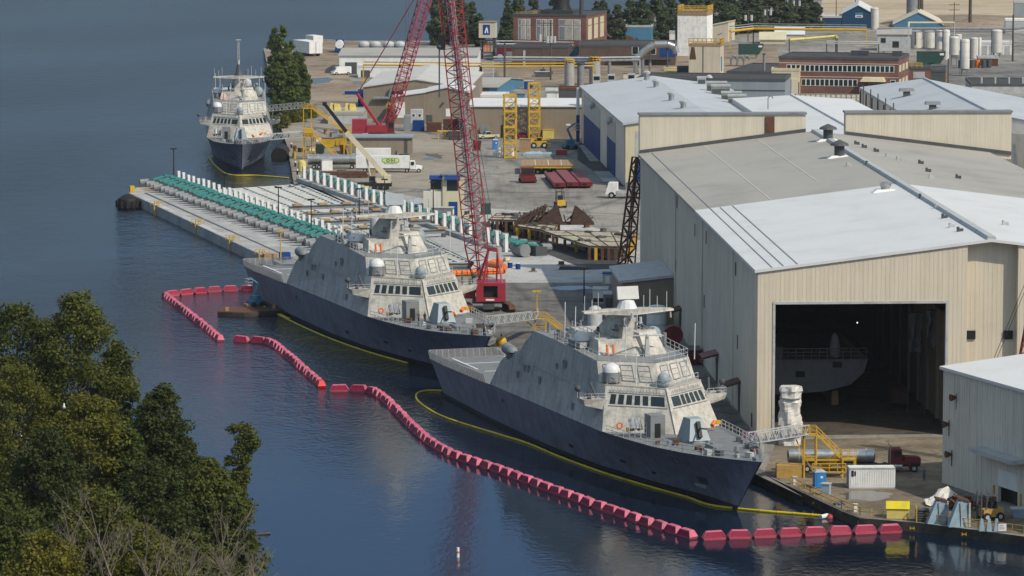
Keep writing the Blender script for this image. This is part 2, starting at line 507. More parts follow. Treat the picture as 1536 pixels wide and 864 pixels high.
q = [loc(SHIP1, 112, 9.5), loc(SHIP1, 60, 11.5), loc(SHIP1, -4, 11), loc(SHIP2, 90, 11.5), loc(SHIP2, 62, 11.5)]
LAND = pxs([(1600,814),(1536,804.6),(1467,795.5),(1379,784.2),(1290,777),(1262,766.5),(1207,740.5),(1146,711.5)]) + q + \
    pxs([(600,404),(705,404),(712,394),(455,272.5),(441,277),(431,220),(417,180),(397,80),(395,73),(470,57),(520,61),(640,61),(720,63),(900,38),(1000,14),(1228,-14),(1240,-90)]) + \
    [Vector((700,4400,0)), Vector((2400,4400,0)), Vector((2400,420,0)), Vector((90,420,0))]
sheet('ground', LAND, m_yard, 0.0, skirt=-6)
PZ = .9
PIER = pxs([(192,289),(206,281),(266,278.5),(560,388),(520,400),(427,399)], PZ)
sheet('pier', PIER, m_pier, PZ, skirt=-5, mat2=m_pier)
sheet('pier_edge_strip', pxs([(196,290),(202,287.5),(440,401),(432,401)], PZ), m_conc, PZ+.03)
sheet('pier_cable_gap', pxs([(216,290),(219,289),(470,401),(466,401)], PZ), m_dgrey, PZ+.03)

Z1, Z2 = .02, .04
sheet('concrete_apron', pxs([(455,272.5),(712,394),(705,404),(760,424),(960,424),(1000,372),(905,345),(800,318),(700,310),(560,284),(500,262)]), m_conc, Z1)
sheet('asphalt_lot', pxs([(640,436),(772,424),(962,428),(1032,520),(1131,655),(1125,695)]) + [loc(SHIP1,100,11.5), loc(SHIP1,60,12), loc(SHIP1,-4,12), loc(SHIP2,100,12.5)], m_yard2, Z1)
sheet('asphalt_strip', pxs([(868,214),(900,214),(965,284),(940,292),(866,240)]), m_asph, Z1)
sheet('concrete_ramp', pxs([(868,218),(884,218),(905,242),(885,242)]), m_pier, Z2)
sheet('concrete_ramp', pxs([(890,257),(914,257),(928,272),(905,273)]), m_pier, Z2)
sheet('track_strip', pxs([(706,335),(727,332),(960,402),(880,405)]), m_asph, Z2)
m_grav = groundmat('gravel', (.2,.175,.14), (.31,.275,.225), sc=.03, stain=(.7,.85))
sheet('gravel_lot', pxs([(419,182),(545,188),(640,200),(690,215),(700,262),(640,284),(560,282),(500,260),(455,270),(443,275),(432,222)]), m_grav, Z1)
sheet('dirt_lot', pxs([(398,78),(470,60),(560,64),(520,110),(545,150),(540,185),(470,150),(420,170)]), m_dirt, Z1)
sheet('dirt_lot', pxs([(740,96),(1000,60),(1165,70),(1175,140),(900,140),(760,130)]), m_dirt, Z1)
sheet('sand_field', [at(1225,42), at(1245,-60), Vector((800,4300,0)), Vector((2300,4300,0)), Vector((900,1400,0)), at(1560,45), at(1400,40)], m_sand, Z1)
m_quaytop = groundmat('quay_pavement', (.13,.105,.075), (.25,.205,.15), sc=.06, stain=(.55,.75))
sheet('quay_pavement', pxs([(1147,708),(1165,660),(1420,655),(1430,735),(1536,778),(1536,802),(1467,793),(1379,782),(1290,775),(1262,764),(1207,738)]), m_quaytop, Z1)
m_lot = groundmat('right_lot', (.15,.145,.14), (.22,.21,.2), sc=.03)
sheet('tank_yard_lot', pxs([(1420,98),(1600,92),(1600,120),(1420,128)]), m_lot, Z1)
def puddle(px, py, rx, ry, n=18, seed=0):
    rnd = random.Random(seed)
    c = at(px, py); s = ppm(c)
    pts = []
    for i in range(n):
        t = 2*math.pi*i/n; k = .75 + .45*rnd.random()
        pts.append(at(px + rx*k*math.cos(t), py + ry*k*math.sin(t)))
    sheet('puddle', pts, m_pud, .03)
m_pud, _t, _b = newmat('standing_water')
_b.inputs['Base Color'].default_value = (.10,.095,.085,1); _b.inputs['Roughness'].default_value = .04; _b.inputs['Specular IOR Level'].default_value = 1.0
puddle(648, 235, 16, 5, seed=1); puddle(855, 432, 32, 3.2, seed=2); puddle(1300, 744, 38, 8, seed=3); puddle(478, 121, 22, 5, seed=4)

# ================================================================== SHIPS
def hullpart(st, zfun_lo, zfun_hi, nz):
    pass
def interp(tab, x):
    for (a, va), (b, vb) in zip(tab[:-1], tab[1:]):
        if x <= b: return va + (vb-va)*(x-a)/(b-a)
    return tab[-1][1]
DB = [(0,6.6),(10,7.5),(30,8.3),(60,8.75),(84,8.6),(92,7.9),(100,6.9),(107,5.5),(113,3.6),(117,2.0),(119.5,.9),(121,.12)]
DZ = [(0,5.4),(30,6.2),(60,6.6),(84,6.6),(100,6.8),(112,7.2),(121,7.7)]
WB = [(0,5.5),(30,6.7),(60,6.8),(80,5.7),(95,3.7),(106,1.7),(113,.5),(121,.05)]
def hull_pt(s, t, side):
    """s = deck station, t = 0 waterline .. 1 deck (negative below water)"""
    zd = interp(DZ, s)
    xw = 4 + (s)*(112.5-4)/121
    z = t*zd if t >= 0 else t*3
    tt = max(0, t)
    k = tt**1.5 if s > 80 else tt
    x = xw + (s-xw)*tt
    y = interp(WB, s) + (interp(DB, s)-interp(WB, s))*k
    if t < 0: y *= .93
    return (x, side*y, z)
ST = [0,4,10,20,30,40,50,60,70,80,86,92,96,100,104,107,110,113,115,117,118.5,119.7,120.5,121]
def loft(b, ts, capstern=False):
    for side in (-1, 1):
        vs = [hull_pt(s, t, side) for s in ST for t in ts]
        m = len(ts); fs = []
        for i in range(len(ST)-1):
            for j in range(m-1):
                f = (i*m+j, (i+1)*m+j, (i+1)*m+j+1, i*m+j+1)
                fs.append(f if side < 0 else f[::-1])
        b.add(vs, fs)
    if capstern:
        for j in range(len(ts)-1):
            b.add([hull_pt(0,ts[j],-1),hull_pt(0,ts[j],1),hull_pt(0,ts[j+1],1),hull_pt(0,ts[j+1],-1)], [(3,2,1,0)])
def text(name, body, size, mat, parent, m4, ext=.01, bold=False):
    cu = bpy.data.curves.new(name, 'FONT'); cu.body = body; cu.size = size; cu.align_x = 'CENTER'; cu.align_y = 'CENTER'; cu.extrude = ext
    if bold: cu.offset = size*.02
    tmp = bpy.data.objects.new('tmp', cu); COL.objects.link(tmp)
    dg = bpy.context.evaluated_depsgraph_get(); dg.update()
    me = bpy.data.meshes.new_from_object(tmp.evaluated_get(dg))
    bpy.data.objects.remove(tmp)
    me.name = name
    me.materials.clear(); me.materials.append(mat)
    o = bpy.data.objects.new(name, me); COL.objects.link(o)
    o.parent = parent; o.matrix_local = m4
    return o

m_num = M('hull_number_grey', (.2,.215,.25), .6)
m_net = M('net_grey', (.27,.275,.28), .6)
m_rad1 = M('radar_panel', (.55,.55,.53), .55, var=.12)
m_rad2 = M('radar_panel_grey', (.3,.34,.37), .55, var=.1)
def make_ship(label, fr, variant, number=None):
    t = T('warship', label, 'ship', fr[0], fr[1], 'warships moored at the shipyard')
    t.scale = (fr[2],)*3
    b = MB(); loft(b, [.09,.3,.5,.7,.85,1.0], True); hull = b.build('hull', m_hull, t, True)
    b = MB(); loft(b, [-1,0,.09], True); b.build('boot_topping', m_boot, hull, True)
    # decks: flight deck aft, foredeck
    b = MB()
    for a, c in zip(ST[:-1], ST[1:]):
        za, zc = interp(DZ,a)-.02, interp(DZ,c)-.02
        ya, yc = interp(DB,a), interp(DB,c)
        b.add([(a,-ya,za),(c,-yc,zc),(c,yc,zc),(a,ya,za)], [(0,1,2,3)])
    b.build('deck', m_deck, t)
    # flight deck marks
    b = MB()
    for s in (-1,1):
        b.cbox((15, s*4.2, interp(DZ,15)+.02), (22, .28, .02))
    b.cbox((20,0,interp(DZ,20)+.02),(.3,8.4,.02)); b.cbox((9,0,interp(DZ,9)+.02),(.3,8.4,.02))
    b.build('deck_marking', m_white, t)
    # safety nets round the flight deck: posts and fine slats
    for s in (-1, 1):
        b = MB()
        for i in range(34):
            x = .3 + i; z = interp(DZ,x); y = s*(interp(DB,x)+.05)
            b.bar((x,y,z-.3),(x,y+s*.35,z+1.25),.05)
        for k in range(9):
            zz = k*.155
            b.tube([(x, s*(interp(DB,x)+.05+.35*(zz/1.25)), interp(DZ,x)+zz) for x in (.3,10,20,33.5)], .045, 4)
        b.build('safety_net', m_net, t)
    b = MB()
    for i in range(14): b.bar((-.1,-6.5+i,5.2),(-.4,-6.5+i,6.6),.05)
    for k in range(9): b.bar((-.1-.04*k,-6.7,5.4+k*.155),(-.1-.04*k,6.7,5.4+k*.155),.045)
    b.build('safety_net', m_net, t)
    # ---- superstructure body: side profile (x, z, y half-breadth)
    prof = [(35.2,6.3,8.35),(39,10.2,7.9),(42.5,12.0,7.6),(46.5,12.6,7.5),(48.2,14.2,7.2),(51.5,16.1,6.9),(60,16.0,6.9),(68,15.7,6.9),(77.5,15.2,6.7)]
    b = MB()
    front = [(79.2,12.6,7.0),(82,10,7.6),(84.8,6.55,8.5)]
    loop = prof + front
    n = len(loop)
    for s in (-1,1):
        vs = [(x, s*y, z) for x,z,y in loop]
        # base points on the knuckle so that the side is one plate
        base = [(35.2, s*8.37, 6.28), (50, s*8.6, 6.45), (60, s*8.72, 6.58), (72, s*8.68, 6.6)]
        poly = vs + base[::-1][:-1]
        cx = (60, s*7.9, 10)
        vs2 = poly + [cx]
        fs = []
        m = len(poly)
        for i in range(m):
            f = (i, (i+1)%m, m)
            fs.append(f if s < 0 else f[::-1])
        b.add(vs2, [f[::-1] for f in fs])
    side = b.build('side_plating', m_side_shade, t)
    b = MB()   # roof strips and aft face
    for (x0,z0,y0),(x1,z1,y1) in zip(prof[:-1], prof[1:]):
        b.add([(x0,-y0,z0),(x1,-y1,z1),(x1,y1,z1),(x0,y0,z0)], [(0,1,2,3)])
    b.add([(77.5,-6.7,15.2),(82.4,0,15.2),(77.5,6.7,15.2)], [(0,1,2)])
    b.build('roof', m_mgrey, t)
    # weathered seams and openings on the sides
    b = MB(); hatches = []
    for s in (-1,1):
        def sp(x, z): # point on side plate
            return (x, s*(8.62 - (z-6.5)*.185 + .05), z)
        for x in (44,53,62,70,76):
            b.bar(sp(x,6.9), sp(x+.6,12.0), .035)
        b.bar(sp(45,11.6), sp(79,11.2), .035)
        for (x,z,ww,hh) in [(50,10.6,.8,1.0),(51.6,10.7,.8,1.0),(47.4,9.4,.7,.9),(57,9.8,.8,1.1),(66,13.3,1.3,1.1),(72,8.2,.7,1.1),(63,12.6,.6,.8)]:
            p = sp(x,z); bd = MB(); bd.cbox(p,(ww,.12,hh)); hatches.append(bd)
    b.build('plate_seam', m_lgrey, side); [q_.build('side_hatch', m_mgrey, side) for q_ in hatches]
    # ---- upper tier in front: two raked facets with framed panels
    A0,B0 = (77.5,-6.7,15.2),(82.4,0,15.2); A1,B1 = (79.3,-7.0,12.55),(84.6,0,12.3)
    C0,C1 = (77.5,6.7,15.2),(79.3,7.0,12.55)
    b = MB(); b.add([A1,B1,B0,A0],[(0,1,2,3)]); b.add([B1,C1,C0,B0],[(0,1,2,3)])
    tier = b.build('upper_tier', m_ship, t)
    def facet(P0,P1,Q0,Q1,u,v,off=.05):
        a = Vector(P0).lerp(Vector(Q0),u); c = Vector(P1).lerp(Vector(Q1),u)
        p = a.lerp(c, v)
        nrm = (Vector(Q0)-Vector(P0)).cross(Vector(P1)-Vector(P0)).normalized()
        if nrm.x < 0: nrm = -nrm
        return p + nrm*off
    for (P0,P1,Q0,Q1) in ((A0,A1,B0,B1),(B0,B1,C0,C1)):
        for k in range(3):
            b = MB(); us = [.1+.29*k, .1+.29*k+.2]
            b.add([facet(P0,P1,Q0,Q1,us[0],.85),facet(P0,P1,Q0,Q1,us[1],.85),facet(P0,P1,Q0,Q1,us[1],.15),facet(P0,P1,Q0,Q1,us[0],.15)],[(0,1,2,3)])
            pn = b.build('access_panel', m_ship, tier)
            b = MB(); pts=[facet(P0,P1,Q0,Q1,u,v,.07) for u,v in ((us[0],.85),(us[1],.85),(us[1],.15),(us[0],.15),(us[0],.85))]
            for p_,q_ in zip(pts[:-1],pts[1:]): b.bar(p_,q_,.05)
            for v in (.38,.62): b.bar(facet(P0,P1,Q0,Q1,us[0],v,.07),facet(P0,P1,Q0,Q1,us[1],v,.07),.03)
            b.build('panel_frame', m_mgrey, tier)
    # ---- bridge block
    a0,b0,c0 = (81.6,-6.9,12.5),(86.8,0,12.3),(81.6,6.9,12.5)
    a1,b1,c1 = (84.7,-8.5,6.55),(90.6,0,6.6),(84.7,8.5,6.55)
    b = MB()
    b.add([a1,b1,b0,a0],[(0,1,2,3)]); b.add([b1,c1,c0,b0],[(0,1,2,3)])
    b.add([a0,b0,c0,(78.6,7.1,12.5),(78.6,-7.1,12.5)],[(0,1,2,3,4)])
    b.add([(79.2,-7.1,12.5),a0,a1,(80.5,-8.6,6.6)],[(3,2,1,0)]); b.add([(79.2,7.1,12.5),c0,c1,(80.5,8.6,6.6)],[(0,1,2,3)])
    br = b.build('bridge', m_ship, t)
    b = MB(); b.bar(b0, b1, .14); b.bar(a0,b0,.1); b.bar(b0,c0,.1)
    b.build('corner_strip', m_ship, br)
    for (P0,P1,Q0,Q1,rev) in ((a0,a1,b0,b1,False),(b0,b1,c0,c1,True)):
        us = [(.10,.085),(.225,.085),(.35,.085),(.475,.085),(.60,.085),(.725,.21)]
        if rev: us = [(1-u-w_, w_) for u,w_ in us]
        for u,w_ in us:
            b = MB(); v0,v1 = .19,.40
            sh = .03 if not rev else -.03
            b.add([facet(P0,P1,Q0,Q1,u-.02 if not rev else u+.02,v1),facet(P0,P1,Q0,Q1,u+w_-.02 if not rev else u+w_+.02,v1),facet(P0,P1,Q0,Q1,u+w_,v0),facet(P0,P1,Q0,Q1,u,v0)],[(0,1,2,3)])
            b.build('bridge_window', m_win, br)
        b = MB()
        for v in (.155,.44): b.bar(facet(P0,P1,Q0,Q1,.06,v,.06),facet(P0,P1,Q0,Q1,.95,v,.06),.04)
        for k in range(16):
            u = .1+.052*k; b.bar(facet(P0,P1,Q0,Q1,u,.13,.1),facet(P0,P1,Q0,Q1,u,.06,.3),.03)
        b.build('window_ledge', m_mgrey, br)
    # bridge wings
    for s in (-1,1):
        b = MB(); b.hexa([(79.5,s*7.3,9.2),(83.0,s*7.3,9.2),(82.4,s*10.2,9.9),(80.2,s*10.2,9.9)][::(1 if s>0 else -1)],[(79.3,s*7.3,10.7),(83.0,s*7.2,10.7),(82.6,s*10.4,10.7),(79.8,s*10.4,10.7)][::(1 if s>0 else -1)])
        wg = b.build('bridge_wing', m_ship, t)
        b = MB(); b.cyl((80.5,s*10.3,10.7),(80.5,s*10.3,11.9),.12); b.ball((80.5,s*10.5,12.0),.45); b.build('searchlight', m_dgrey, wg)
        b = MB(); b.cbox((82,s*9.4,11.2),(.5,.5,.9)); b.build('pelorus', m_dgrey, wg)
        b = MB(); b.cyl((81.5,s*8.2,10.8),(80.2,s*8.6,12.6),.16); b.build('davit', m_dgrey, wg)
        b = MB(); b.rail([(82.9,s*7.4,10.7),(82.6,s*10.3,10.7),(79.8,s*10.3,10.7)],.8,1,.03); b.build('wing_rail', m_lgrey, wg)
    # ---- mast house and mast
    b = MB()
    b.hexa([(58,-5,15.4),(73.4,-5,15.4),(73.4,5,15.4),(58,5,15.4)],[(59.5,-4.3,17.6),(71.6,-4.4,17.2),(71.6,4.4,17.2),(59.5,4.3,17.6)])
    b.hexa([(72,-5,15.35),(75.4,-.2,15.3),(75.4,.2,15.3),(72,5,15.35)],[(71.5,-4.4,17.3),(73.2,-.2,17.5),(73.2,.2,17.5),(71.5,4.4,17.3)])
    b.hexa([(73.2,.6,15.3),(75.6,1.2,15.3),(74.6,4.6,15.3),(72.6,4.2,15.3)],[(72,.4,18.4),(73.4,.9,18.2),(72.6,3.6,18.5),(71.4,3.4,18.5)])
    mh = b.build('mast_house', m_ship, t)
    b = MB()
    for (x,y) in ((74.6,-3.2),(74.3,-4.0)):
        b = MB(); b.cyl((x,y,15.6),(x-.25,y,16.9),.17); b.build('life_vest_locker', m_oran, mh)
    b = MB(); b.hexa([(63,-1.9,17.4),(72.4,-1.2,17.3),(72.4,1.2,17.3),(63,1.9,17.4)],[(68.8,-1.5,20.9),(72.2,-.8,20.9),(72.2,.8,20.9),(68.8,1.5,20.9)])
    ms = b.build('mast', m_ship, t)
    b = MB(); b.hexa([(70.4,-6.6,21.0),(72.0,-6.6,21.0),(72.6,0,20.6),(69.8,0,20.6)],[(70.6,-6.6,21.25),(71.8,-6.6,21.25),(72.6,0,21.5),(69.8,0,21.5)])
    b.hexa([(69.8,0,20.6),(72.6,0,20.6),(72.0,6.6,21.0),(70.4,6.6,21.0)],[(69.8,0,21.5),(72.6,0,21.5),(71.8,6.6,21.25),(70.6,6.6,21.25)])
    b.cyl((71,6.4,21),(71,6.5,19.9),.12); b.cyl((71,-6.4,21),(71,-6.5,19.9),.12)
    b.build('yardarm', m_ship, ms)
    b = MB()
    for y,hh in ((-6.3,2.2),(-5.2,1.6),(-4.3,2.5),(4.4,1.8),(5.8,2.4),(2.4,2.0),(3.3,2.8)): b = MB(); b.cyl((71.2,y,21.2),(71.2,y,21.2+hh),.06); b.build('whip_antenna', m_lgrey, ms)
    b = MB()
    if variant == 3:
        b.lathe([(1.2,21.4),(.8,22.4),(.45,24.4)],(71,0,0),10); b.build('radar_base', m_dgrey, ms)
        b = MB(); b.cyl((71,0,24.4),(71,0,25.6),.35,.3); b.lattice((71,0,25.6),(71,0,30.5),.6,.3,6,.05,.035); b.cbox((71,0,30.7),(.9,1.2,.2)); b.build('topmast', m_lgrey, ms)
        b = MB(); b.lathe([(1.6,17.4),(1.6,18.1),(1.2,18.3)],(66,3.4,0),14); b.build('satellite_ring', m_dgrey, mh)
    else:
        b.lathe([(1.5,21.4),(1.0,22.5),(.5,22.7)],(71,0,0),12); b.build('radar_base', m_dome, ms)
        b = MB(); b.cbox((71.2,0,23.6),(.5,3.1,1.8),ry=R(-14)); b.cbox((70.6,0,23.3),(.9,1.5,1.1))
        b.build('radar_panel', m_rad1 if variant == 1 else m_rad2, ms)
    # lattice ladder/antenna in front of mast house
    b = MB(); b.hexa([(75.6,.8,15.3),(76.2,.8,15.3),(76.2,1.6,15.3),(75.6,1.6,15.3)],[(75.7,1,17.9),(76,1,17.9),(76,1.4,17.9),(75.7,1.4,17.9)]); b.bar((75.9,-1.8,18.3),(75.9,3.6,18.1),.09); b.cyl((75.9,1.2,17.9),(75.9,1.2,18.3),.25)
    b.build('surface_radar', m_lgrey, t)
    # domes and round fittings
    for (x,y,z,r,mm,drum) in ((80.6,-5.7,12.5,1.25,m_dome,1.6),(85.3,.1,12.35,.85,m_gun,1.2),(67.5,-5.4,16.0,1.3,m_dome,.8),(67.5,5.2,16.0,1.15,m_gun,1.2)):
        b = MB(); b.lathe([(r*.72,0),(r,.25),(r,drum)],(x,y,z),14); dr = b.build('dome_drum', m_mgrey if mm is m_dome else m_gun, t, True)
        b = MB(); b.dome((x,y,z+drum),r*.98); b.build('dome', mm, dr, True)
    b = MB(); b.lathe([(1.05,0),(1.05,2.3),(.9,2.8),(.5,3.1),(.05,3.2)],(50.5 if variant!=2 else 52,2.6,16.1),14); b.build('satellite_column', m_lgrey, t, True)
    b = MB(); b.cbox((50.5,4.2,16.5),(2.2,1.6,1.0)); b.cbox((53,0,16.25),(3.4,4.6,.35)); b.cbox((58,-3.5,16.3),(2.5,2.2,.6)); b.cyl((48.5,5,14.4),(48.5,5,17.4),.28); b.ball((48.5,5,17.6),.5)
    b.build('roof_fitting', m_mgrey, t)
    b = MB(); b.cyl((40.6,-7.5,12.3),(43.6,-7.6,12.1),.85,n=12); b.dome((43.6,-7.6,12.1),.8); b.cbox((42,-7.5,11.4),(1,.8,1)); b.build('stabilised_launcher', m_mgrey, t, True)
    b = MB(); b.cyl((43,3,11.8),(43,3,13.4),.16); b.cbox((43,3,13.7),(.5,1.4,.5)); b.ball((43,5,13.2),.45); b.cyl((43,5,12),(43,5,13.2),.1); b.build('hangar_camera', m_dgrey, t)
    rg_ = random.Random(variant*17)
    for k in range(26):
        x = rg_.uniform(49,70); y = rg_.choice((-1,1))*rg_.uniform(.8,6.0)
        if abs(y) < 5.2 and x > 57: y = math.copysign(rg_.uniform(5.3,6.3), y)
        z = 16.05 - max(0,(x-60))*.03 if x > 51.5 else 14.6
        b = MB(); kk = k % 4
        if kk == 0: b.cbox((x,y,z+.4),(rg_.uniform(.5,1.6),rg_.uniform(.4,1.0),rg_.uniform(.5,1.1)))
        elif kk == 1: b.cyl((x,y,z),(x,y,z+rg_.uniform(.8,1.8)),rg_.uniform(.15,.35),n=8)
        elif kk == 2: b.cyl((x,y,z),(x,y,z+1.2),.06); b.cbox((x,y,z+1.4),(.3,.9,.35))
        else: b.cyl((x,y,z+.5),(x+1.4,y,z+.5),.36,n=8)
        b.build('roof_gear', (m_lgrey,m_mgrey,m_dome,m_dgrey)[k%4 if k%3 else 1], t)
    for k,(x,y,z,ln) in enumerate(((72.6,-1.3,19.2,1.4),(72.6,1.3,19.6,1.2),(70.5,-1.6,18.4,1.6),(72.8,0,20.2,1.0),(66,-2.6,17.6,1.4),(66,2.8,17.6,1.8))):
        b = MB(); b.cbox((x,y,z),(ln,.5,.12)); b.cyl((x+ln*.3,y,z),(x+ln*.3,y,z+.8),.2,n=8); b.build('mast_bracket', m_lgrey if k%2 else m_dgrey, ms)
    b = MB(); b.rail([(60,-4.2,17.5),(71.4,-4.2,17.2)],1.0,1.6,.035); b.rail([(60,4.2,17.5),(71.4,4.2,17.2)],1.0,1.6,.035); b.build('mast_house_rail', m_lgrey, mh)
    for k,(st_,tt_,ww,hh,mm) in enumerate(((110,.42,2.4,1.2,m_dgrey),(109.5,.27,2.8,.5,m_lgrey),(70,.3,1.6,.45,m_black),(88,.36,1.8,.45,m_black),(40,.7,.8,.5,m_dgrey),(97,.3,1.2,.35,m_black))):
        for s in (-1,1):
            p_ = Vector(hull_pt(st_,tt_,s)); a_ = Vector(hull_pt(st_+1,tt_,s)); u_ = Vector(hull_pt(st_,tt_+.1,s)); ex=(a_-p_).normalized(); ez=u_-p_; ez=(ez-ex*ez.dot(ex)).normalized(); nn_=ex.cross(ez)*(1 if s<0 else -1)
            b = MB(); q4=[p_+ex*(-ww/2)+ez*(-hh/2),p_+ex*(ww*.3)+ez*(-hh/2),p_+ex*(ww/2)+ez*(hh/2),p_+ex*(-ww/2)+ez*(hh/2)]
            b.hexa([v-nn_*.1 for v in q4],[v+nn_*.06 for v in q4]); b.build('hull_opening', mm, hull)
    # rails on tiers
    b = MB(); b.rail([(60,-6.8,16.0),(77.4,-6.6,15.2),(82.2,0,15.2),(77.4,6.6,15.2),(60,6.8,16.0)],1.15,1.7,.035)
    b.rail([(81.4,-6.6,12.5),(86.5,0,12.35),(81.4,6.6,12.5)],1.05,1.5,.035); b.build('tier_rail', m_lgrey, t)
    b = MB()
    for (x,y,z,hh) in ((62,-6,16,5.5),(63,-4.8,17.4,3.5),(76.5,-2.2,15.2,4.6),(84,-3.4,12.4,5),(80,6.6,15.2,5),(60,5.5,16,4),(84.4,3.8,12.4,4.2)):
        b = MB(); b.cyl((x,y,z),(x+.2,y,z+hh),.07); b.build('whip_antenna', m_dome, t)
    # ---- foredeck
    fz = lambda x: interp(DZ,x)
    b = MB(); gx = 97.5; z0 = fz(gx)
    b.lathe([(1.9,0),(1.9,.35)],(gx,0,z0),16)
    b.hexa([(gx-2.2,-1.7,z0+.35),(gx+1.9,-1.5,z0+.35),(gx+1.9,1.5,z0+.35),(gx-2.2,1.7,z0+.35)],[(gx-1.7,-1.0,z0+3.1),(gx+.5,-.85,z0+3.1),(gx+.5,.85,z0+3.1),(gx-1.7,1.0,z0+3.1)])
    g = b.build('deck_gun', m_gun, t)
    b = MB(); b.cbox((gx+1.35,0,z0+1.7),(.9,.5,2.2),ry=R(-27)); b.build('gun_slot', m_black, g)
    b = MB(); b.cyl((gx+1.0,0,z0+1.9),(gx+4.4,0,z0+2.3),.11); b.build('gun_barrel', m_dgrey, g)
    b = MB(); b.box(90.6,-4.6,fz(90),93.0,-2.5,fz(90)+3.1); lk = b.build('deck_locker', m_mgrey, t)
    b = MB(); b.box(92.98,-4.0,fz(90)+.1,93.06,-3.2,fz(90)+2.0); b.build('locker_door', m_black, lk)
    b = MB()
    for y in (-6.2,-5.3):
        b = MB(); b.cyl((90.8,y,fz(90)+1.0),(89.8,y,fz(90)+2.2),.42,n=10); b.build('decoy_launcher', m_steel, t)
    b = MB(); b.rail([(91.2,-7.0,fz(91)),(92.2,-4.9,fz(91))],2.0,.9,.05,3); b.build('launcher_frame', m_lgrey, t)
    b = MB(); 
    for k in range(10):
        a = 2*math.pi*k/10; a2 = 2*math.pi*(k+1)/10
        b.cyl((88.6,-7.4+.38*math.cos(a),fz(88)+1.3+.38*math.sin(a)),(88.6,-7.4+.38*math.cos(a2),fz(88)+1.3+.38*math.sin(a2)),.11)
    b.build('life_ring', m_oran, t)
    b = MB(); b.cyl((92.6,3.4,fz(92)+.6),(93.2,3.0,fz(92)+1.0),.3); b.build('orange_canister', m_oran, t); b = MB(); b.cyl((90.3,5.6,fz(90)+1.4),(90.9,5.0,fz(90)+1.0),.3); b.build('orange_canister', m_oran, t)
    b = MB(); b.cbox((90.0,-6.6,fz(90)+.9),(.5,.6,.5)); b.build('yellow_box', m_yel, t); b = MB(); b.cbox((89.6,6.4,fz(90)+1.2),(.5,.6,.5)); b.build('yellow_box', m_yel, t)
    rnd = random.Random(variant*5)
    for k in range(16):
        x = 95 + 22*rnd.random(); y = (interp(DB,x)-.8)*(rnd.random()*2-1)
        if abs(y) < 2.2 and x < 102: continue
        ss = .25+.5*rnd.random(); b = MB(); b.cbox((x,y,fz(x)+ss/2),(ss*1.5,ss,ss),rz=rnd.random()*3); b.build('deck_box', (m_mgrey,m_dgrey,m_lgrey,m_rust)[k%4], t)
    for x,y in ((104,0),(109,-1.4),(109,1.4),(113,0),(100,-4.6),(106,4)): b = MB(); b.cyl((x,y,fz(x)),(x,y,fz(x)+.7),.3,n=8); b.build('bollard', m_mgrey, t)
    b = MB(); b.box(103,-.7,fz(103),106,.7,fz(103)+.5)
    b.build('windlass', m_mgrey, t)
    b = MB(); b.cbox((108,-2.6,fz(108)+.25),(2.0,.8,.4)); b.cbox((112,2.6,fz(112)+.3),(1.2,.7,.6)); b.build('red_hose_box', m_rust, t)
    for s in (-1,1):
        b = MB(); b.rail([(x, s*(interp(DB,x)-.1), fz(x)) for x in (86,93,100,107,113,117,119.6)],1.0,1.9,.035); b.build('bow_rail', m_lgrey, t)
    b = MB(); b.cyl((119.4,0,7.6),(118.6,0,9.0),.1); b.cbox((119,0,7.75),(1.6,.5,.4)); b.build('bow_chock', m_mgrey, t)
    if variant == 3:
        b = MB(); b.cyl((76.9,-7.2,8),(78.5,-7.2,8),.3); b.build('fitting', m_dgrey, t)
    # hull mark near the bow
    if number:
        for s in (-1,):
            p0 = Vector(hull_pt(104, .78, s)); px_ = Vector(hull_pt(107, .78, s)); pz_ = Vector(hull_pt(104, .95, s))
            ex = (px_-p0).normalized(); ez = (pz_-p0); ez = (ez - ex*ez.dot(ex)).normalized(); ey = ez.cross(ex)
            nrm = ex.cross(ez); 
            m4 = Matrix((( ex.x, ez.x, nrm.x, 0),(ex.y, ez.y, nrm.y, 0),(ex.z, ez.z, nrm.z, 0),(0,0,0,1)))
            o_ = p0 + nrm*.09
            m4 = Matrix.Translation(o_) @ m4
            text('hull_number', number, 2.3, m_num, hull, m4, .03)
    return t
s1 = make_ship('dark-hulled grey warship with white radar panel, nearest, its bow at the open hall quay', SHIP1, 1, '23')
s2 = make_ship('middle warship beside the red crawler crane, bluish square radar panel on its mast', SHIP2, 2)
s3 = make_ship('farthest warship seen bow-on by the tall green trees, with a slender lattice topmast', SHIP3, 3, '1')
# ================================================================== LARGE HALL ON THE RIGHT
HC = at(1135, 655)
_hf = at(960, 418)
HRZ = math.atan2(_hf[1]-HC[1], _hf[0]-HC[0]) - math.pi/2      # local x along the facade, y to the back
HLEN = (_hf - HC).length
def hl(x, y, z=0.0): return Vector((HC[0]+x*math.cos(HRZ)-y*math.sin(HRZ), HC[1]+x*math.sin(HRZ)+y*math.cos(HRZ), z))
def hlocal(p):
    dx, dy = p[0]-HC[0], p[1]-HC[1]
    return (dx*math.cos(HRZ)+dy*math.sin(HRZ), -dx*math.sin(HRZ)+dy*math.cos(HRZ))
zE = hat(HC, 408); HALF = wid(HC, HRZ, 1487, 27); zR = hat(hl(HALF,0), 362)
def wallpt(px, py, org=HC, rz=HRZ):
    """hit on a wall plane through org running along local y: (y, z)"""
    d = ray(px, py); nx, ny = math.cos(rz), math.sin(rz)
    t = (org[0]*nx+org[1]*ny)/(d[0]*nx+d[1]*ny)
    p = (d[0]*t, d[1]*t, H+d[2]*t)
    return -(p[0]-org[0])*math.sin(rz)+(p[1]-org[1])*math.cos(rz), p[2]
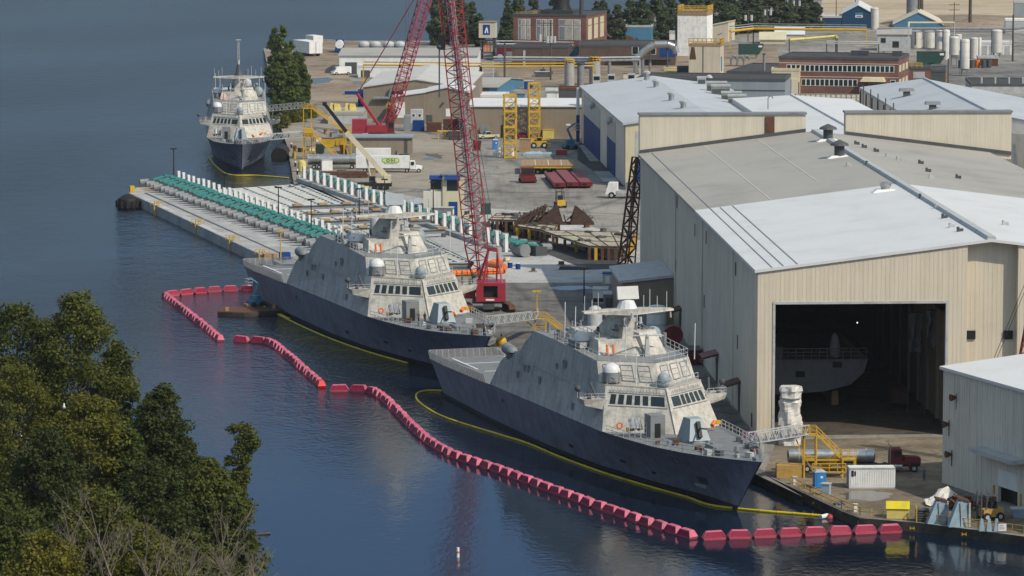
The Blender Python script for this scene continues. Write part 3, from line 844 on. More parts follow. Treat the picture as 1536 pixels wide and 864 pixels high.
def facpt(px, py, dy=0.0):
    """hit on the facade plane: (x, z)"""
    o = hl(0, dy); d = ray(px, py); nx, ny = -math.sin(HRZ), math.cos(HRZ)
    t = (o[0]*nx+o[1]*ny)/(d[0]*nx+d[1]*ny)
    p = (d[0]*t, d[1]*t, H+d[2]*t)
    return (p[0]-o[0])*math.cos(HRZ)+(p[1]-o[1])*math.sin(HRZ), p[2]
ox0, zo = facpt(1162, 456); ox1, _ = facpt(1420, 452)
rx0, _ = facpt(1450, 500); rx1, _ = facpt(1526, 500)
HW = 2*HALF
hall = T('shipyard_hall', 'huge beige gabled shipbuilding hall with its tall door open', 'hall', HC, HRZ)
roofz = lambda x: zE + (zR-zE)*(1-abs(x-HALF)/HALF)
b = MB(); tk = .6
def wallpiece(x0, x1, z0, y0=0.0, zt=None):
    b.xprism([(x0,z0),(x1,z0),(x1,(zt(x1) if zt else roofz(x1))-.1)] + ([(HALF,zR-.1)] if x0 < HALF < x1 else []) + [(x0,(zt(x0) if zt else roofz(x0))-.1)], y0, y0+tk)
wallpiece(0, ox0, 0); wallpiece(ox0, ox1, zo); wallpiece(ox1, rx0, 0); wallpiece(rx1, HW, 0)
RD = 1.7
wallpiece(rx0-.3, rx1+.3, 0, RD)
b.box(rx0-.4, .6, 0, rx0-.02, RD, roofz(rx0)-.12); b.box(rx1+.02, .6, 0, rx1+.4, RD, roofz(rx1)-.12)
b.ribs(.2, ox0-.1, 0, 0, 0, .62, top=lambda x: roofz(x)-.25); b.ribs(ox0, ox1, 0, zo+.3, 0, .62, top=lambda x: roofz(x)-.25)
b.ribs(ox1+.1, rx0-.1, 0, 0, 0, .62, top=lambda x: roofz(x)-.25); b.ribs(rx1+.1, HW, 0, 0, 0, .62, top=lambda x: roofz(x)-.25)
b.ribs(rx0, rx1, RD, 0, 0, .62, top=lambda x: roofz(x)-.25)
fw = b.build('facade', m_tan, hall)
b = MB(); b.box(ox0-.25,-.12,0,ox0+.1,.7,zo+.3); b.box(ox1-.1,-.12,0,ox1+.25,.7,zo+.3); b.box(ox0-.25,-.14,zo-.05,ox1+.25,.7,zo+.3)
b.build('door_frame', m_lgrey, fw)
b = MB(); b.box(0,.62,0,.5,HLEN,zE-.05); b.ribs(0,0,0,0,0,1)
for i in range(int(HLEN/1.2)): b.box(-.05,1+i*1.2,0,.01,1.2+i*1.2,zE-.3)
lw = b.build('side_wall', m_grey_wall, hall)
b = MB(); b.box(HW-.5,.62,0,HW,HLEN,zE-.05); b.build('side_wall', m_grey_wall, hall)
b = MB(); b.xprism([(0.5,0),(HW-.5,0),(HW-.5,zE-.1),(HALF,zR-.1),(0.5,zE-.1)], HLEN-.5, HLEN); b.build('back_wall', m_grey_wall, hall)
yb = hlocal(at(1047,318,zE))[1]; 
def roofpart(name, y0, y1, mat):
    b = MB(); ov = .45
    b.xprism([(-ov,zE-.05-.06),(HALF,zR-.05),(HALF,zR+.35),(-ov,zE+.3)], y0, y1)
    b.xprism([(HALF,zR-.05),(HW+ov,zE-.11),(HW+ov,zE+.3),(HALF,zR+.35)], y0, y1)
    return b.build(name, mat, hall)
rw = roofpart('white_roof', -.3, yb, m_roof_w); rw['label'] = 'bright white front part of the roof'
rg = roofpart('grey_roof', yb, HLEN+.3, m_roof_g); rg['label'] = 'weathered grey rear part of the roof'
b = MB(); b.xprism([(HALF-.7,zR+.3),(HALF+.7,zR+.3),(HALF+.5,zR+.75),(HALF-.5,zR+.75)], -.2, HLEN); b.build('ridge_vent', m_lgrey, hall)
for k,(xo) in enumerate((2.0,3.6,5.6)):
    b = MB(); zz = roofz(xo)+.42; b.box(xo-.08, 0, zz-.1, xo+.08, yb-1 if k else HLEN-2, zz); b.build('roof_seam', m_mgrey, rw if k else rg)
for xo,y0_,y1_ in ((12,yb+1,HLEN-1),(22,yb+20,HLEN-1)):
    b = MB(); zz = roofz(xo)+.36; b.hexa([(xo-.1,y0_,zz),(xo+.1,y0_,zz),(xo+.1,y1_,zz),(xo-.1,y1_,zz)],[(xo-.1,y0_,zz+.03),(xo+.1,y0_,zz+.03),(xo+.1,y1_,zz+.03),(xo-.1,y1_,zz+.03)]); b.build('roof_seam', m_roof_s, rg)
for (px,py) in ((1016,303),(1060,356),(1104,403),(1057,452),(1014,398),(1107,513),(1128,630),(1043,345)):
    y,z = wallpt(px,py); b = MB(); b.box(-.12,y-.45,z-1.0,.02,y+.45,z+1.0); b.build('wall_louvre', m_dgrey, lw)
for (px,py,ww,dp,mm,lab) in ((1021,463,2.2,2.0,m_rust,0),(1076,530,2.6,2.6,m_redd,0),(1109,572,2.2,2.2,m_rust,0)):
    y,z = wallpt(px,py); b = MB()
    b.hexa([(-dp,y-ww,z-.6),(-.05,y-ww,z),(-.05,y+ww,z),(-dp,y+ww,z-.6)],[(-dp,y-ww,z-.35),(-.05,y-ww,z+.35),(-.05,y+ww,z+.35),(-dp,y+ww,z-.35)])
    aw = b.build('door_awning', mm, hall)
    b = MB(); b.box(-.1,y-1.1,0,.02,y+1.1,z-.9); b.build('side_door', m_dgrey, hall)
for yy in (30, 75, 120):
    b = MB(); b.cyl((-.25,yy,0),(-.25,yy,zE-.2),.16); b.build('downspout', m_grey_wall, lw)
b = MB(); b.box(-.15,.15,zE-.45,.0,HLEN,zE-.1); b.build('gutter', m_lgrey, lw)
for (px,py) in ((1456,502),(1512,502)):
    x,z = facpt(px,py,RD); b = MB(); b.box(x-.65,RD-.3,z-.6,x+.65,RD+.05,z+.6); b.build('wall_vent', m_black, hall)
def roofvent(px, py, kind, lab, r=.9, h=2.2):
    # base on the roof: try depths until the ray meets the roof slope
    d = ray(px, py); best = None
    for i in range(4000):
        t = 450 + i*.15; p = (d[0]*t, d[1]*t, H+d[2]*t); x,y = hlocal(p)
        if p[2] <= roofz(x)+.3: best = (x,y,p[2]); break
    x,y,z = best; z = roofz(x)+.1
    t = T('roof_ventilator', lab, 'ventilator', hl(x,y,z), HRZ)
    b = MB(); b.hexa([(-2.2,-1.1,.0),(2.2,-1.1,.0),(2.2,1.1,.0),(-2.2,1.1,.0)],[(-1.4,-.8,.55),(1.4,-.8,.55),(1.4,.8,.55),(-1.4,.8,.55)])
    b.build('curb', m_white, t)
    b = MB(); b.cyl((0,0,.5),(0,0,h),r,n=14); b.build('stack', m_dgrey if kind else m_lgrey, t, True)
    b = MB()
    if kind: b.lathe([(r*1.9,h+.1),(r*1.6,h+.5),(.1,h+1.1)],(0,0,0),14)
    else: b.lathe([(r*1.25,h),(r*1.35,h+.6),(r*.9,h+.8)],(0,0,0),14)
    b.build('cap', m_dgrey if kind else m_steel, t)
roofvent(1242,211,1,'dark hooded ventilator nearest the roof ridge top at the back of the hall')
roofvent(1259,236,1,'dark hooded ventilator standing second down the grey roof slope')
roofvent(1328,287,0,'round metal ventilator at the top of the white roof part',.7,.9)
rnd = random.Random(3)
for (px,py) in ((1283,217),(1294,222),(1312,228),(1330,236),(1346,241),(1379,246),(1390,258),(1395,268),(1435,268),(1300,248),(1271,250),(1380,298),(1404,313),(1414,328),(1425,342),(1437,348),(1505,338),(1190,198)):
    d = ray(px,py)
    for i in range(5000):
        t = 450+i*.15; p = (d[0]*t,d[1]*t,H+d[2]*t); x,y = hlocal(p)
        if p[2] <= roofz(x)+.3: break
    z = roofz(x)+.25; b = MB(); b.cyl((x,y,z),(x,y,z+.8),.22); b.cbox((x+.3,y,z+.3),(.9,.5,.5)); b.build('roof_stub', m_dgrey if rnd.random()<.6 else m_lgrey, hall)
m_cream2 = M('pale_siding', (.6,.55,.44), .6, var=.06, scale=.1, streak=.12)
# raised panels at the back of the hall
def parapet(pxl, pxr, pyt, lab):
    x0 = facpt(pxl, 190, HLEN)[0]; x1 = facpt(pxr, 190, HLEN)[0]
    zt = facpt(pxl, pyt, HLEN)[1]
    t = T('parapet_wall', lab, 'wall', hl(0,HLEN), HRZ)
    lo = [(x0,roofz(x0)-.5)] + ([(HALF,zR-.5)] if x0<HALF<x1 else []) + [(x1,roofz(x1)-.5)]
    b = MB(); b.xprism(lo+[(x1,zt),(x0,zt)], .5, 3.0); b.ribs(x0+.1,x1-.1,.5,min(l[1] for l in lo),zt-.1,.55,.25,.03); b.build('panel', m_cream2, t)
    b = MB(); b.box(x0-.2,.2,zt,x1+.2,3.3,zt+.35); b.build('cap', m_mgrey, t)
    b = MB(); b.hexa([(x0,0.2,roofz(x0)+.3),(x1,.2,roofz(x1)+.3),(x1,.45,roofz(x1)+.3),(x0,.45,roofz(x0)+.3)],[(x0,0.2,roofz(x0)+1),(x1,.2,roofz(x1)+1),(x1,.45,roofz(x1)+1),(x0,.45,roofz(x0)+1)]); b.build('flashing', m_dgrey, t)
    return t
pl = parapet(960,1209,173,'long beige raised wall panel behind the left slope of the hall roof, with a rusty gap')
x = facpt(1155,190,HLEN)[0]; b = MB(); b.box(x-.9,.3,roofz(x)+.2,x+.9,.5,facpt(960,176,HLEN)[1]); b.build('rusty_gap', m_rust, pl)
parapet(1269,1518,170,'beige raised wall panel behind the right slope of the hall roof, past the ridge')
# interior
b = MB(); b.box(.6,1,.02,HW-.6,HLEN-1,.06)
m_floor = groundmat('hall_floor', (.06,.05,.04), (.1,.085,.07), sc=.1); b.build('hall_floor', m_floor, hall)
for k in range(6):
    b = MB(); y_ = 12+k*9; b.lattice((1.5,y_,zo+1.5),(ox1+6,y_,zo+1.5),1.6,1.6,14,.12,.08); b.build('roof_truss', m_mgrey, hall)
b = MB(); b.box(ox1-3,30,.07,ox1-.5,33,2.2); b.build('inner_staging', m_rust, hall)
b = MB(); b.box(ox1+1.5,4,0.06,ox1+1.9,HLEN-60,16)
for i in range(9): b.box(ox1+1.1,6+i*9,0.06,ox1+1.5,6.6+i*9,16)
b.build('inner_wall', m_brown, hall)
blk = T('hull_block', 'pale unfinished ship section standing in the dark hall', 'ship section', hl(facpt(1302,560,27)[0]-13.6,27), HRZ)
b = MB(); pf=[(-3.2,4.6),(-3.2,2.2),(0,2.0),(7,2.4),(11,3.4),(13,5.2),(13.6,7.2),(-3.2,7.2)]
b.xprism([(x,z) for x,z in pf], 0, 30); b.build('hull_shell', m_mgrey, blk)  # mid grey on a pale hull: the hall's dimness put into the colour
b = MB(); b.box(-3,1,7.2,1,6,9.0); b.build('deckhouse', m_mgrey, blk); b = MB(); b.lathe([(.7,7.2),(.8,8.6),(.5,10.2),(.1,10.8)],(9,3,0),10); b.build('shrouded_mast', m_lgrey, blk)
b = MB(); b.rail([(-3,.2,7.2),(13.4,.2,7.2)],1.6,1.2,.05,3); b.build('guard_rail', m_mgrey, blk)
for x in (-2,3,9):
    b = MB(); b.box(x-.5,2,0.07,x+.5,26,2.2); b.build('keel_block', m_wood, blk)
for (x,z) in ((3.5,5.0),(-1.5,5),(9,6.4),(-2,6.6)):
    b = MB(); b.box(x-.7,-.08,z-.45,x+.7,.01,z+.45); b.build('opening', m_black, blk)
for (px,py) in ((1370,493),(1286,484),(1384,503),(1393,511)):
    x,z = facpt(px,py,34)
    t = T('work_lamp', 'tiny lit work lamp hanging in the dark hall doorway', 'lamp', hl(x,34,z), HRZ, 'work lamps in the hall')
    m_lamp = bpy.data.materials.get('lamp_glow')
    if not m_lamp:
        m_lamp,_t,_b = newmat('lamp_glow'); _b.inputs['Emission Color'].default_value=(1,.9,.75,1); _b.inputs['Emission Strength'].default_value=1.2
    b = MB(); b.ball((0,0,0),.1,8); b.build('bulb', m_lamp, t); b = MB(); b.cyl((0,0,.12),(0,0,zo-z+4),.04); b.build('cable', m_black, t)
def drape(px0,px1,py0,py1,dy,lab,seed):
    x0,z1 = facpt(px0,py0,dy); x1,z0 = facpt(px1,py1,dy)
    b = MB(); rr = random.Random(seed); nx,nz = 10,14
    vs=[];
    for i in range(nx+1):
        for j in range(nz+1):
            u=i/nx; v=j/nz; wd=.6+.4*abs(math.sin(v*4+seed))
            vs.append(((x0+x1)/2+(u-.5)*(x1-x0)*wd, .6*math.sin(u*9+v*3+seed)+.4*rr.random(), z1+(z0-z1)*v))
    b.add(vs,[(i*(nz+1)+j,(i+1)*(nz+1)+j,(i+1)*(nz+1)+j+1,i*(nz+1)+j+1) for i in range(nx) for j in range(nz)])
    t = T('plastic_drape', lab, 'tarpaulin', hl(0,dy), HRZ)
    b.build('sheet', m_mgrey, t, True)  # white plastic coloured mid grey, interior shade put into the colour
    b = MB(); b.bar((x0,.9,z1),(x1,.9,z1),.06); b.bar((x0,.9,z1),(x0,.9,.06),.06); b.bar((x1,.9,z1),(x1,.9,.06),.06); b.build('scaffold', m_dgrey, t)
drape(1364,1384,470,528,20,'long ragged white plastic hanging inside the hall door, left of the two',1)
drape(1390,1408,466,522,16,'short ragged white plastic hanging inside the hall door, right of the two',2)
# wrapped column at the door
c = at(1185, 667); t = T('wrapped_column', 'tall column wrapped in crumpled white tarpaulin by the hall door', 'column', c, HRZ)
b = MB(); rr = random.Random(4); vs=[]; nz=26; nn=20; hh=hat(c,579)
for j in range(nz+1):
    z=hh*j/nz
    for k in range(nn):
        a=2*math.pi*k/nn; r=1.45*(1-.16*math.sin(j*.5)*.5)+.18*math.sin(a*5+j*.35)+.12*rr.random()-(.25 if .75<j/nz<.9 else 0)
        vs.append((r*math.cos(a),r*math.sin(a)*.8,z))
fs=[(j*nn+k,j*nn+(k+1)%nn,(j+1)*nn+(k+1)%nn,(j+1)*nn+k) for j in range(nz) for k in range(nn)]+[tuple(range(nz*nn,nz*nn+nn))]
b.add(vs,fs); b.build('tarpaulin', m_tarp, t)
b = MB()
for z in (1.2,hh*.8): b.cyl((0,0,z),(0,0,z+.12),1.5,n=16)
b.build('tie_rope', m_lgrey, t)

# lean-to against the hall's left wall
y0,_ = wallpt(1003,450); y1 = y0
y0 = hlocal(at(1003,487))[1]
t = T('lean_to_shed', 'tan lean-to shed with grey roof against the long side of the hall', 'shed', hl(0,y0), HRZ)
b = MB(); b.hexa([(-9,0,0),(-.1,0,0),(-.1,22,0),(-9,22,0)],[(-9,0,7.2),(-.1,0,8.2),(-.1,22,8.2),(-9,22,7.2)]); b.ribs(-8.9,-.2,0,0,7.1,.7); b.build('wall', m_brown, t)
b = MB(); b.hexa([(-9.5,-.5,7.25),(-.1,-.5,8.25),(-.1,22.5,8.25),(-9.5,22.5,7.25)],[(-9.5,-.5,7.7),(-.1,-.5,8.7),(-.1,22.5,8.7),(-9.5,22.5,7.7)]); b.build('roof', m_lgrey, t)
# ------------------------------------------------------------------ building at the right edge
RC = at(1413, 724); _r2 = at(1498, 753)
RRZ = math.atan2(_r2[1]-RC[1], _r2[0]-RC[0]) + math.pi/2     # local y away from camera, -y towards it
zr = hat(RC, 553)
t = T('quay_building', 'smaller grey-beige metal building with white roof at the right edge', 'building', RC, RRZ)
def rl(x,y,z=0.0): return Vector((RC[0]+x*math.cos(RRZ)-y*math.sin(RRZ), RC[1]+x*math.sin(RRZ)+y*math.cos(RRZ), z))
dy_, dz_ = wallpt(1498, 697, RC, RRZ); dy2,_ = wallpt(1527, 697, RC, RRZ)
dzt = wallpt(1498, 703, RC, RRZ)[1]
b = MB(); b.box(0,dy_,0,.4,0,zr); b.box(0,-60,0,.4,dy2,zr); b.box(0,dy2,dzt,.4,dy_,zr)
for i in range(80): b.box(-.05,-.3-i*.7-.15,dzt+.6 if dy2-.2 < -.3-i*.7 < dy_+.2 else 0,.01,-.3-i*.7,zr-.3)
b.box(.4,-.4,0,40,0,zr)
wl = b.build('wall', m_grey_wall, t)
b = MB(); b.box(1.0,dy2-1,0,1.2,dy_+1,dzt); b.build('doorway', m_black, t)
b = MB(); b.box(-.06,dy2,dzt-2.2,.2,dy_,dzt); b.build('rolled_door', m_white, t)
b = MB(); b.hexa([(-.4,-60,zr-.1),(20,-60,zr+1.6),(20,.4,zr+1.6),(-.4,.4,zr-.1)],[(-.4,-60,zr+.3),(20,-60,zr+2),(20,.4,zr+2),(-.4,.4,zr+.3)])
b.hexa([(20,-60,zr+1.6),(40,-60,zr),(40,.4,zr),(20,.4,zr+1.6)],[(20,-60,zr+2),(40,-60,zr+.4),(40,.4,zr+.4),(20,.4,zr+2)]); b.build('roof', m_roof_w, t)
ya,za = wallpt(1475,672,RC,RRZ); yb2,_ = wallpt(1540,672,RC,RRZ)
b = MB(); b.box(-2.2,yb2,za-.3,0,ya,za+.25); b.build('canopy', m_lgrey, t)
for (px,py) in ((1435,596),(1424,636),(1428,681)):
    y,z = wallpt(px,py,RC,RRZ); b = MB(); b.cyl((-.9,y,z),(-.05,y,z),.5,.15); b.cyl((-.05,y,z+.5),(-.05,y,z-1.6),.07); b.build('wall_lamp', m_rust, t)
b = MB(); b.bar((-.1,dy_+1,0),(-.1,dy_+1,2),.12); b.bar((-.1,dy2-1,0),(-.1,dy2-1,2),.12); b.build('door_guard', m_yel, t)
t = T('lattice_boom', 'thin red lattice boom with guy wires rising behind the right-hand building', 'crane', at(1522,700), 0)
b = MB(); L0 = at(1522,700); z1_ = hat(L0,435)
b.lattice((-1.2,0,0),(3.2,0,z1_+4),1.5,1.2,22,.09,.05); b.build('boom', m_redd, t)
b = MB(); b.bar((-4.5,0,11),(4.2,0,z1_+9),.035); b.bar((-4.1,0,11),(4.6,0,z1_+9),.035); b.build('guy_wire', m_black, t)
b = MB(); b.cbox((-1.4,0,1.2),(3,3,2.4)); b.build('base', m_redd, t)

# ================================================================== BOOMS AND BARRIER FLOATS
def curve_pts(pts, n=8):
    out = []
    P_ = [pts[0]]+pts+[pts[-1]]
    for i in range(1,len(P_)-2):
        for k in range(n):
            t_=k/n; a,b_,c_,d_=P_[i-1],P_[i],P_[i+1],P_[i+2]
            out.append(.5*((2*b_)+(-a+c_)*t_+(2*a-5*b_+4*c_-d_)*t_*t_+(-a+3*b_-3*c_+d_)*t_**3))
    return out+[pts[-1]]
def boom(name, pxl, lab):
    pts = curve_pts([at(x,y,WZ+.12) for x,y in pxl])
    t = T(name, lab, 'boom', pts[0])
    b = MB(); o = pts[0]
    for i,(p,q_) in enumerate(zip(pts[:-1],pts[1:])): b.cyl(p-o,q_-o,.15,n=6)
    b.build('float_tube', m_boom, t, True)
    for p in pts[::4]: b = MB(); b.ball(p-o,.2,6); b.build('joint', m_yel, t)
_hp = [proj(loc(SHIP1,x,-interp(WB,x*121/108-4)-1.3)) for x in (52,66,80,92,101,108)]
boom('spill_boom',[(662,586),(640,586),(625,591),(630,604),(668,626),(750,652)]+_hp+[(1140,766),(1190,770),(1240,774)],'yellow oil boom looping along the nearest warship to a red buoy')
boom('spill_boom',[(434,478)]+[proj(loc(SHIP2,x,-interp(WB,x*121/108-4)-1.2)) for x in (16,35,52,66,80,92)],'yellow oil boom hugging the hull of the middle warship')
boom('spill_boom',[(313,236),(325,250),(345,262),(385,263),(433,267)],'thin yellow oil boom off the bow of the farthest warship')
c = at(1244,777,WZ); t = T('buoy', 'small red and white buoy at the end of the yellow boom', 'buoy', c)
b = MB(); b.dome((0,0,0),.6,zs=.9,base=.3); b.build('float', m_red, t); b=MB(); b.cyl((-.2,.1,.3),(-1.1,-.5,.2),.3); b.build('cushion', m_white, t)
c = at(687,836,WZ); t = T('channel_marker', 'slim white and orange marker buoy alone in the foreground water', 'buoy', c)
b = MB(); b.cyl((0,0,-.2),(0,0,1.2),.18,n=10); b.build('post', m_white, t); b=MB(); b.cyl((0,0,.5),(0,0,.75),.19,n=10); b.build('band', m_oran, t)
c = at(393,802,WZ); t=T('driftwood','dark log adrift in the foreground water beside the wooded island','log',c,.2); b=MB(); b.cyl((-1,0,.05),(1,.1,.12),.14); b.cyl((.3,0,.1),(.8,.1,.5),.05); b.build('trunk',m_bark,t)
def make_float(lab, top, side, rim):
    t = T('barrier_float', lab, 'barrier float', (0,0,0), 0, 'floats of the security barrier')
    b = MB(); b.hexa([(-1.38,-.54,.28),(1.38,-.54,.28),(1.38,.54,.28),(-1.38,.54,.28)],[(-.98,-.36,.98),(.98,-.36,.98),(.98,.36,.98),(-.98,.36,.98)]); b.build('body', side, t)
    b = MB(); b.hexa([(-1.04,-.4,.985),(1.04,-.4,.985),(1.04,.4,.985),(-1.04,.4,.985)],[(-.98,-.34,1.07),(.98,-.34,1.07),(.98,.34,1.07),(-.98,.34,1.07)])
    for s in (-1,1): b.hexa([(s*1.43,-.64,.3),(s*1.46,-.64,.3),(s*1.46,.64,.3),(s*1.43,.64,.3)][::s],[(s*.99,-.38,1.0),(s*1.05,-.38,1.0),(s*1.05,.38,1.0),(s*.99,.38,1.0)][::s])
    b.build('top_pad', top, t)
    b = MB(); b.hexa([(-1.2,-.5,-.3),(1.2,-.5,-.3),(1.2,.5,-.3),(-1.2,.5,-.3)],[(-1.42,-.6,.28),(1.42,-.6,.28),(1.42,.6,.28),(-1.42,.6,.28)]); b.build('keel_rim', rim, t)
    return t
fl0 = None; fl_red = None
def chain(pxl, lab, redlast=False, spacing=3.12):
    global fl0
    pts = curve_pts([at(x,y,WZ) for x,y in pxl], 10)
    d = [0]
    for p,q_ in zip(pts[:-1],pts[1:]): d.append(d[-1]+(q_-p).length)
    n = int(d[-1]/spacing); rope=[]
    for i in range(n+1):
        s_ = i*d[-1]/n
        k = max(j for j in range(len(d)) if d[j] <= s_+1e-6); k=min(k,len(pts)-2)
        u=(s_-d[k])/(d[k+1]-d[k]); p=pts[k].lerp(pts[k+1],u)
        g=pts[k+1]-pts[k]; rz=math.atan2(g[1],g[0])+rndf.uniform(-.09,.09)
        rope.append(p+Vector((0,0,.05)))
        if redlast and i==n:
            f=make_float('bright red unfaded float ending the second chain', m_redf, m_redf, m_redf); f.location=p; f.rotation_euler=(0,0,rz); continue
        if fl0 is None:
            fl0=make_float(lab,m_pink,m_pinkd,m_pinkr); f=fl0; f.location=p; f.rotation_euler=(0,0,rz)
        else: f=dup(fl0,p,rz,lab)
        f.rotation_euler=(rndf.uniform(-.07,.07),rndf.uniform(-.05,.05),rz)
    b=MB(); o=rope[0]; b.tube([r_-o for r_ in rope],.05,4)
    t=T('mooring_rope','rope joining the faded red '+lab.split('faded red ')[-1].replace('float','floats'),'rope',o); b.build('rope',m_dgrey,t)
rndf=random.Random(11)
m_redf = M('unfaded_red',(.6,.02,.02),.45,var=.1)
chain([(371,436),(320,438),(258,444)],'faded red float in the short row behind the raft')
chain([(249,447),(264,459),(300,487),(329,511)],'faded red float in the first slanting chain left of the raft')
chain([(362,513),(404,517),(436,540),(481,580)],'faded red float in the chain below the raft',True)
chain([(509,587),(543,588),(575,600),(655,673),(760,713),(860,750),(950,781),(1031,806)],'faded red float in the long slanting chain beside the nearest warship')
chain([(1071,809),(1145,806),(1240,802),(1335,799)],'faded red float in the straight row below the quay corner')
# work raft with a small blue lift
c=at(380,470,WZ); t=T('work_raft','dark timber work raft at the stern of the middle warship','raft',c,R(8))
b=MB(); b.prism([(-6.6,-3),(-2,-5.2),(7,-1.5),(6.8,2.2),(-5.5,4.5)],-.4,.7); b.build('hull',m_quay,t); b=MB(); b.prism([(-6.3,-2.8),(-2,-4.9),(6.7,-1.4),(6.5,2.0),(-5.3,4.2)],.7,.8); b.build('deck',m_rust,t)
for p in ((-4.8,-2),(-1,2.6),(4,.5)): b=MB(); b.cbox((*p,1.1),(1.0,.6,.6),rz=p[0]); b.build('crate',m_wood,t)
def boomlift(c,rz,lab,sc=1.0,up=True):
    t=T('boom_lift',lab,'lift',c,rz); t.scale=(sc,)*3
    b=MB(); b.box(-1.1,-.8,.35,1.1,.8,.95); b.build('chassis',m_lblue,t)
    for x in (-.75,.75):
        for y in (-.85,.85):
            b=MB(); b.cyl((x,y-.15,.4),(x,y+.15,.4),.4,n=12); b.build('wheel',m_tire,t)
    b=MB(); b.box(-.7,-.5,.95,.8,.5,1.7); b.build('turret',m_lblue,t)
    b=MB(); b.bar((-.4,0,1.6),(.5,0,3.6),.17); b.bar((.5,0,3.6),(-1.0,0,4.6),.13); b.build('boom_arm',m_lblue,t)
    b=MB(); b.rail([(-1.6,-.5,3.4),(-.8,-.5,3.4),(-.8,.5,3.4),(-1.6,.5,3.4),(-1.6,-.5,3.4)],1.0,.8,.035); b.box(-1.6,-.5,3.35,-.8,.5,3.42); b.build('basket',m_lgrey,t)
boomlift(at(383,466,WZ)+Vector((0,0,.8)),.6,'blue boom lift folded on the dark work raft',1.15)
# ================================================================== SHIPLIFT PLATFORM, WINCHES, POSTS
def V3(p, z=0.0): return Vector((p[0], p[1], z))
LA, LB = at(268,279.5,PZ), at(483,356,PZ)      # row of posts on the left pier
RA, RB = at(456,272), at(745,373)      # row on the right
ldir = (LB-LA).normalized(); rdir = (RB-RA).normalized()
LB2 = LA + ldir*((LB-LA).length*1.16)
t = T('lift_platform', 'ribbed steel shiplift platform between the two winch rows', 'platform', V3(LA), 0)
pA, pB, pC, pD = V3(LA+ldir*2), V3(LB+ldir*38), at(722,391), at(453,274.5)
o = V3(LA)
def pq(u, v): return (pA.lerp(pB,u)).lerp(pD.lerp(pC,u), v) - o
b = MB(); b.add([pq(0,0)+Vector((0,0,-.5)),pq(1,0)+Vector((0,0,-.5)),pq(1,1)+Vector((0,0,-.5)),pq(0,1)+Vector((0,0,-.5))],[(0,1,2,3)])
b.add([pq(1,0)+Vector((0,0,-.5)),pq(1,1)+Vector((0,0,-.5)),pq(1,1)+Vector((0,0,-2.0)),pq(1,0)+Vector((0,0,-2.0))],[(0,3,2,1)])
b.add([pq(0,0)+Vector((0,0,-.5)),pq(0,1)+Vector((0,0,-.5)),pq(0,1)+Vector((0,0,-2.0)),pq(0,0)+Vector((0,0,-2.0))],[(0,1,2,3)])
m_lift = M('lift_deck',(.24,.25,.24),.8,var=.2,scale=.4)
dk = b.build('deck_plate', m_lift, t)
m_rib = M('galvanised', (.50,.51,.50), .6, var=.15, scale=.5)
b = MB(); NR = 52
for i in range(NR+1):
    a, c = pq(i/NR,0), pq(i/NR,1); d = (c-a).normalized(); nn = Vector((-d.y,d.x,0))*.2
    b.hexa([a-nn+Vector((0,0,-.5)),a+nn+Vector((0,0,-.5)),c+nn+Vector((0,0,-.5)),c-nn+Vector((0,0,-.5))],[a-nn+Vector((0,0,-.22)),a+nn+Vector((0,0,-.22)),c+nn+Vector((0,0,-.22)),c-nn+Vector((0,0,-.22))])
b.build('cross_beam', m_rib, t)
b = MB()
for v in (.02,.12,.27,.40,.52,.64,.78,.9,.98):
    a, c = pq(0,v), pq(1,v); d=(c-a).normalized(); nn=Vector((-d.y,d.x,0))*.26
    b.hexa([a-nn+Vector((0,0,-.3)),a+nn+Vector((0,0,-.3)),c+nn+Vector((0,0,-.3)),c-nn+Vector((0,0,-.3))],[a-nn+Vector((0,0,-.12)),a+nn+Vector((0,0,-.12)),c+nn+Vector((0,0,-.12)),c-nn+Vector((0,0,-.12))])
b.build('rail_beam', m_rib, t)
def make_winch(lab, grp):
    t = T('winch', lab, 'winch', (0,0,0), 0, grp)
    b = MB(); b.cyl((-1.1,1.3,1.0),(1.1,1.3,1.0),.95,n=12); b.build('drum', m_mgrey, t, True)
    b = MB(); b.cbox((0,3.0,1.75),(1.3,2.0,.3),rx=R(-14)); b.cbox((0,1.0,2.1),(1.35,1.9,.3),rx=R(8)); b.build('cover', m_teal, t)
    b = MB(); b.cbox((0,4.2,.65),(2.0,2.0,1.3)); b.build('gearbox', m_dgrey, t); b=MB(); b.cyl((.0,4.8,1.1),(.0,6.4,1.0),.6,n=10); b.build('motor', m_mgrey, t)
    return t
def make_post(lab, grp):
    t = T('winch_post', lab, 'post', (0,0,0), 0, grp)
    b = MB(); b.box(-.55,-.3,0,.55,.3,3.6); b.build('column', m_white, t)
    b = MB(); b.cyl((0,-.3,2.75),(0,-.34,2.75),.22,n=10); b.cyl((0,.3,2.75),(0,.34,2.75),.22,n=10); b.build('pulley', m_teal, t)
    return t
w0 = make_winch('grey winch with teal cover in the long row on the outer pier', 'winches of the outer pier')
p0 = make_post('white hoist post in the row along the outer pier', 'hoist posts of the outer pier')
rj = random.Random(8); nL = 33; rzl = math.atan2(ldir.y, ldir.x)
for i in range(nL):
    p = LA.lerp(LB, i/26.0)
    side = Vector((ldir.y, -ldir.x, 0)); side = side if side.x < 0 else -side
    r_ = rzl if Vector((-math.sin(rzl), math.cos(rzl),0)).dot(side) > 0 else rzl+math.pi
    if i == 0:
        w0.location = p+side*1.0; w0.scale = (1.0,1.3,1.2); w0.rotation_euler=(0,0,r_); p0.location = p; p0.rotation_euler=(0,0,rzl)
    else:
        dup(w0, p+side*(1.0+rj.uniform(-.3,.3)), r_+rj.uniform(-.09,.09)); dup(p0, p, rzl+rj.uniform(-.05,.05), None, None, (1,1,rj.uniform(.94,1.05)))
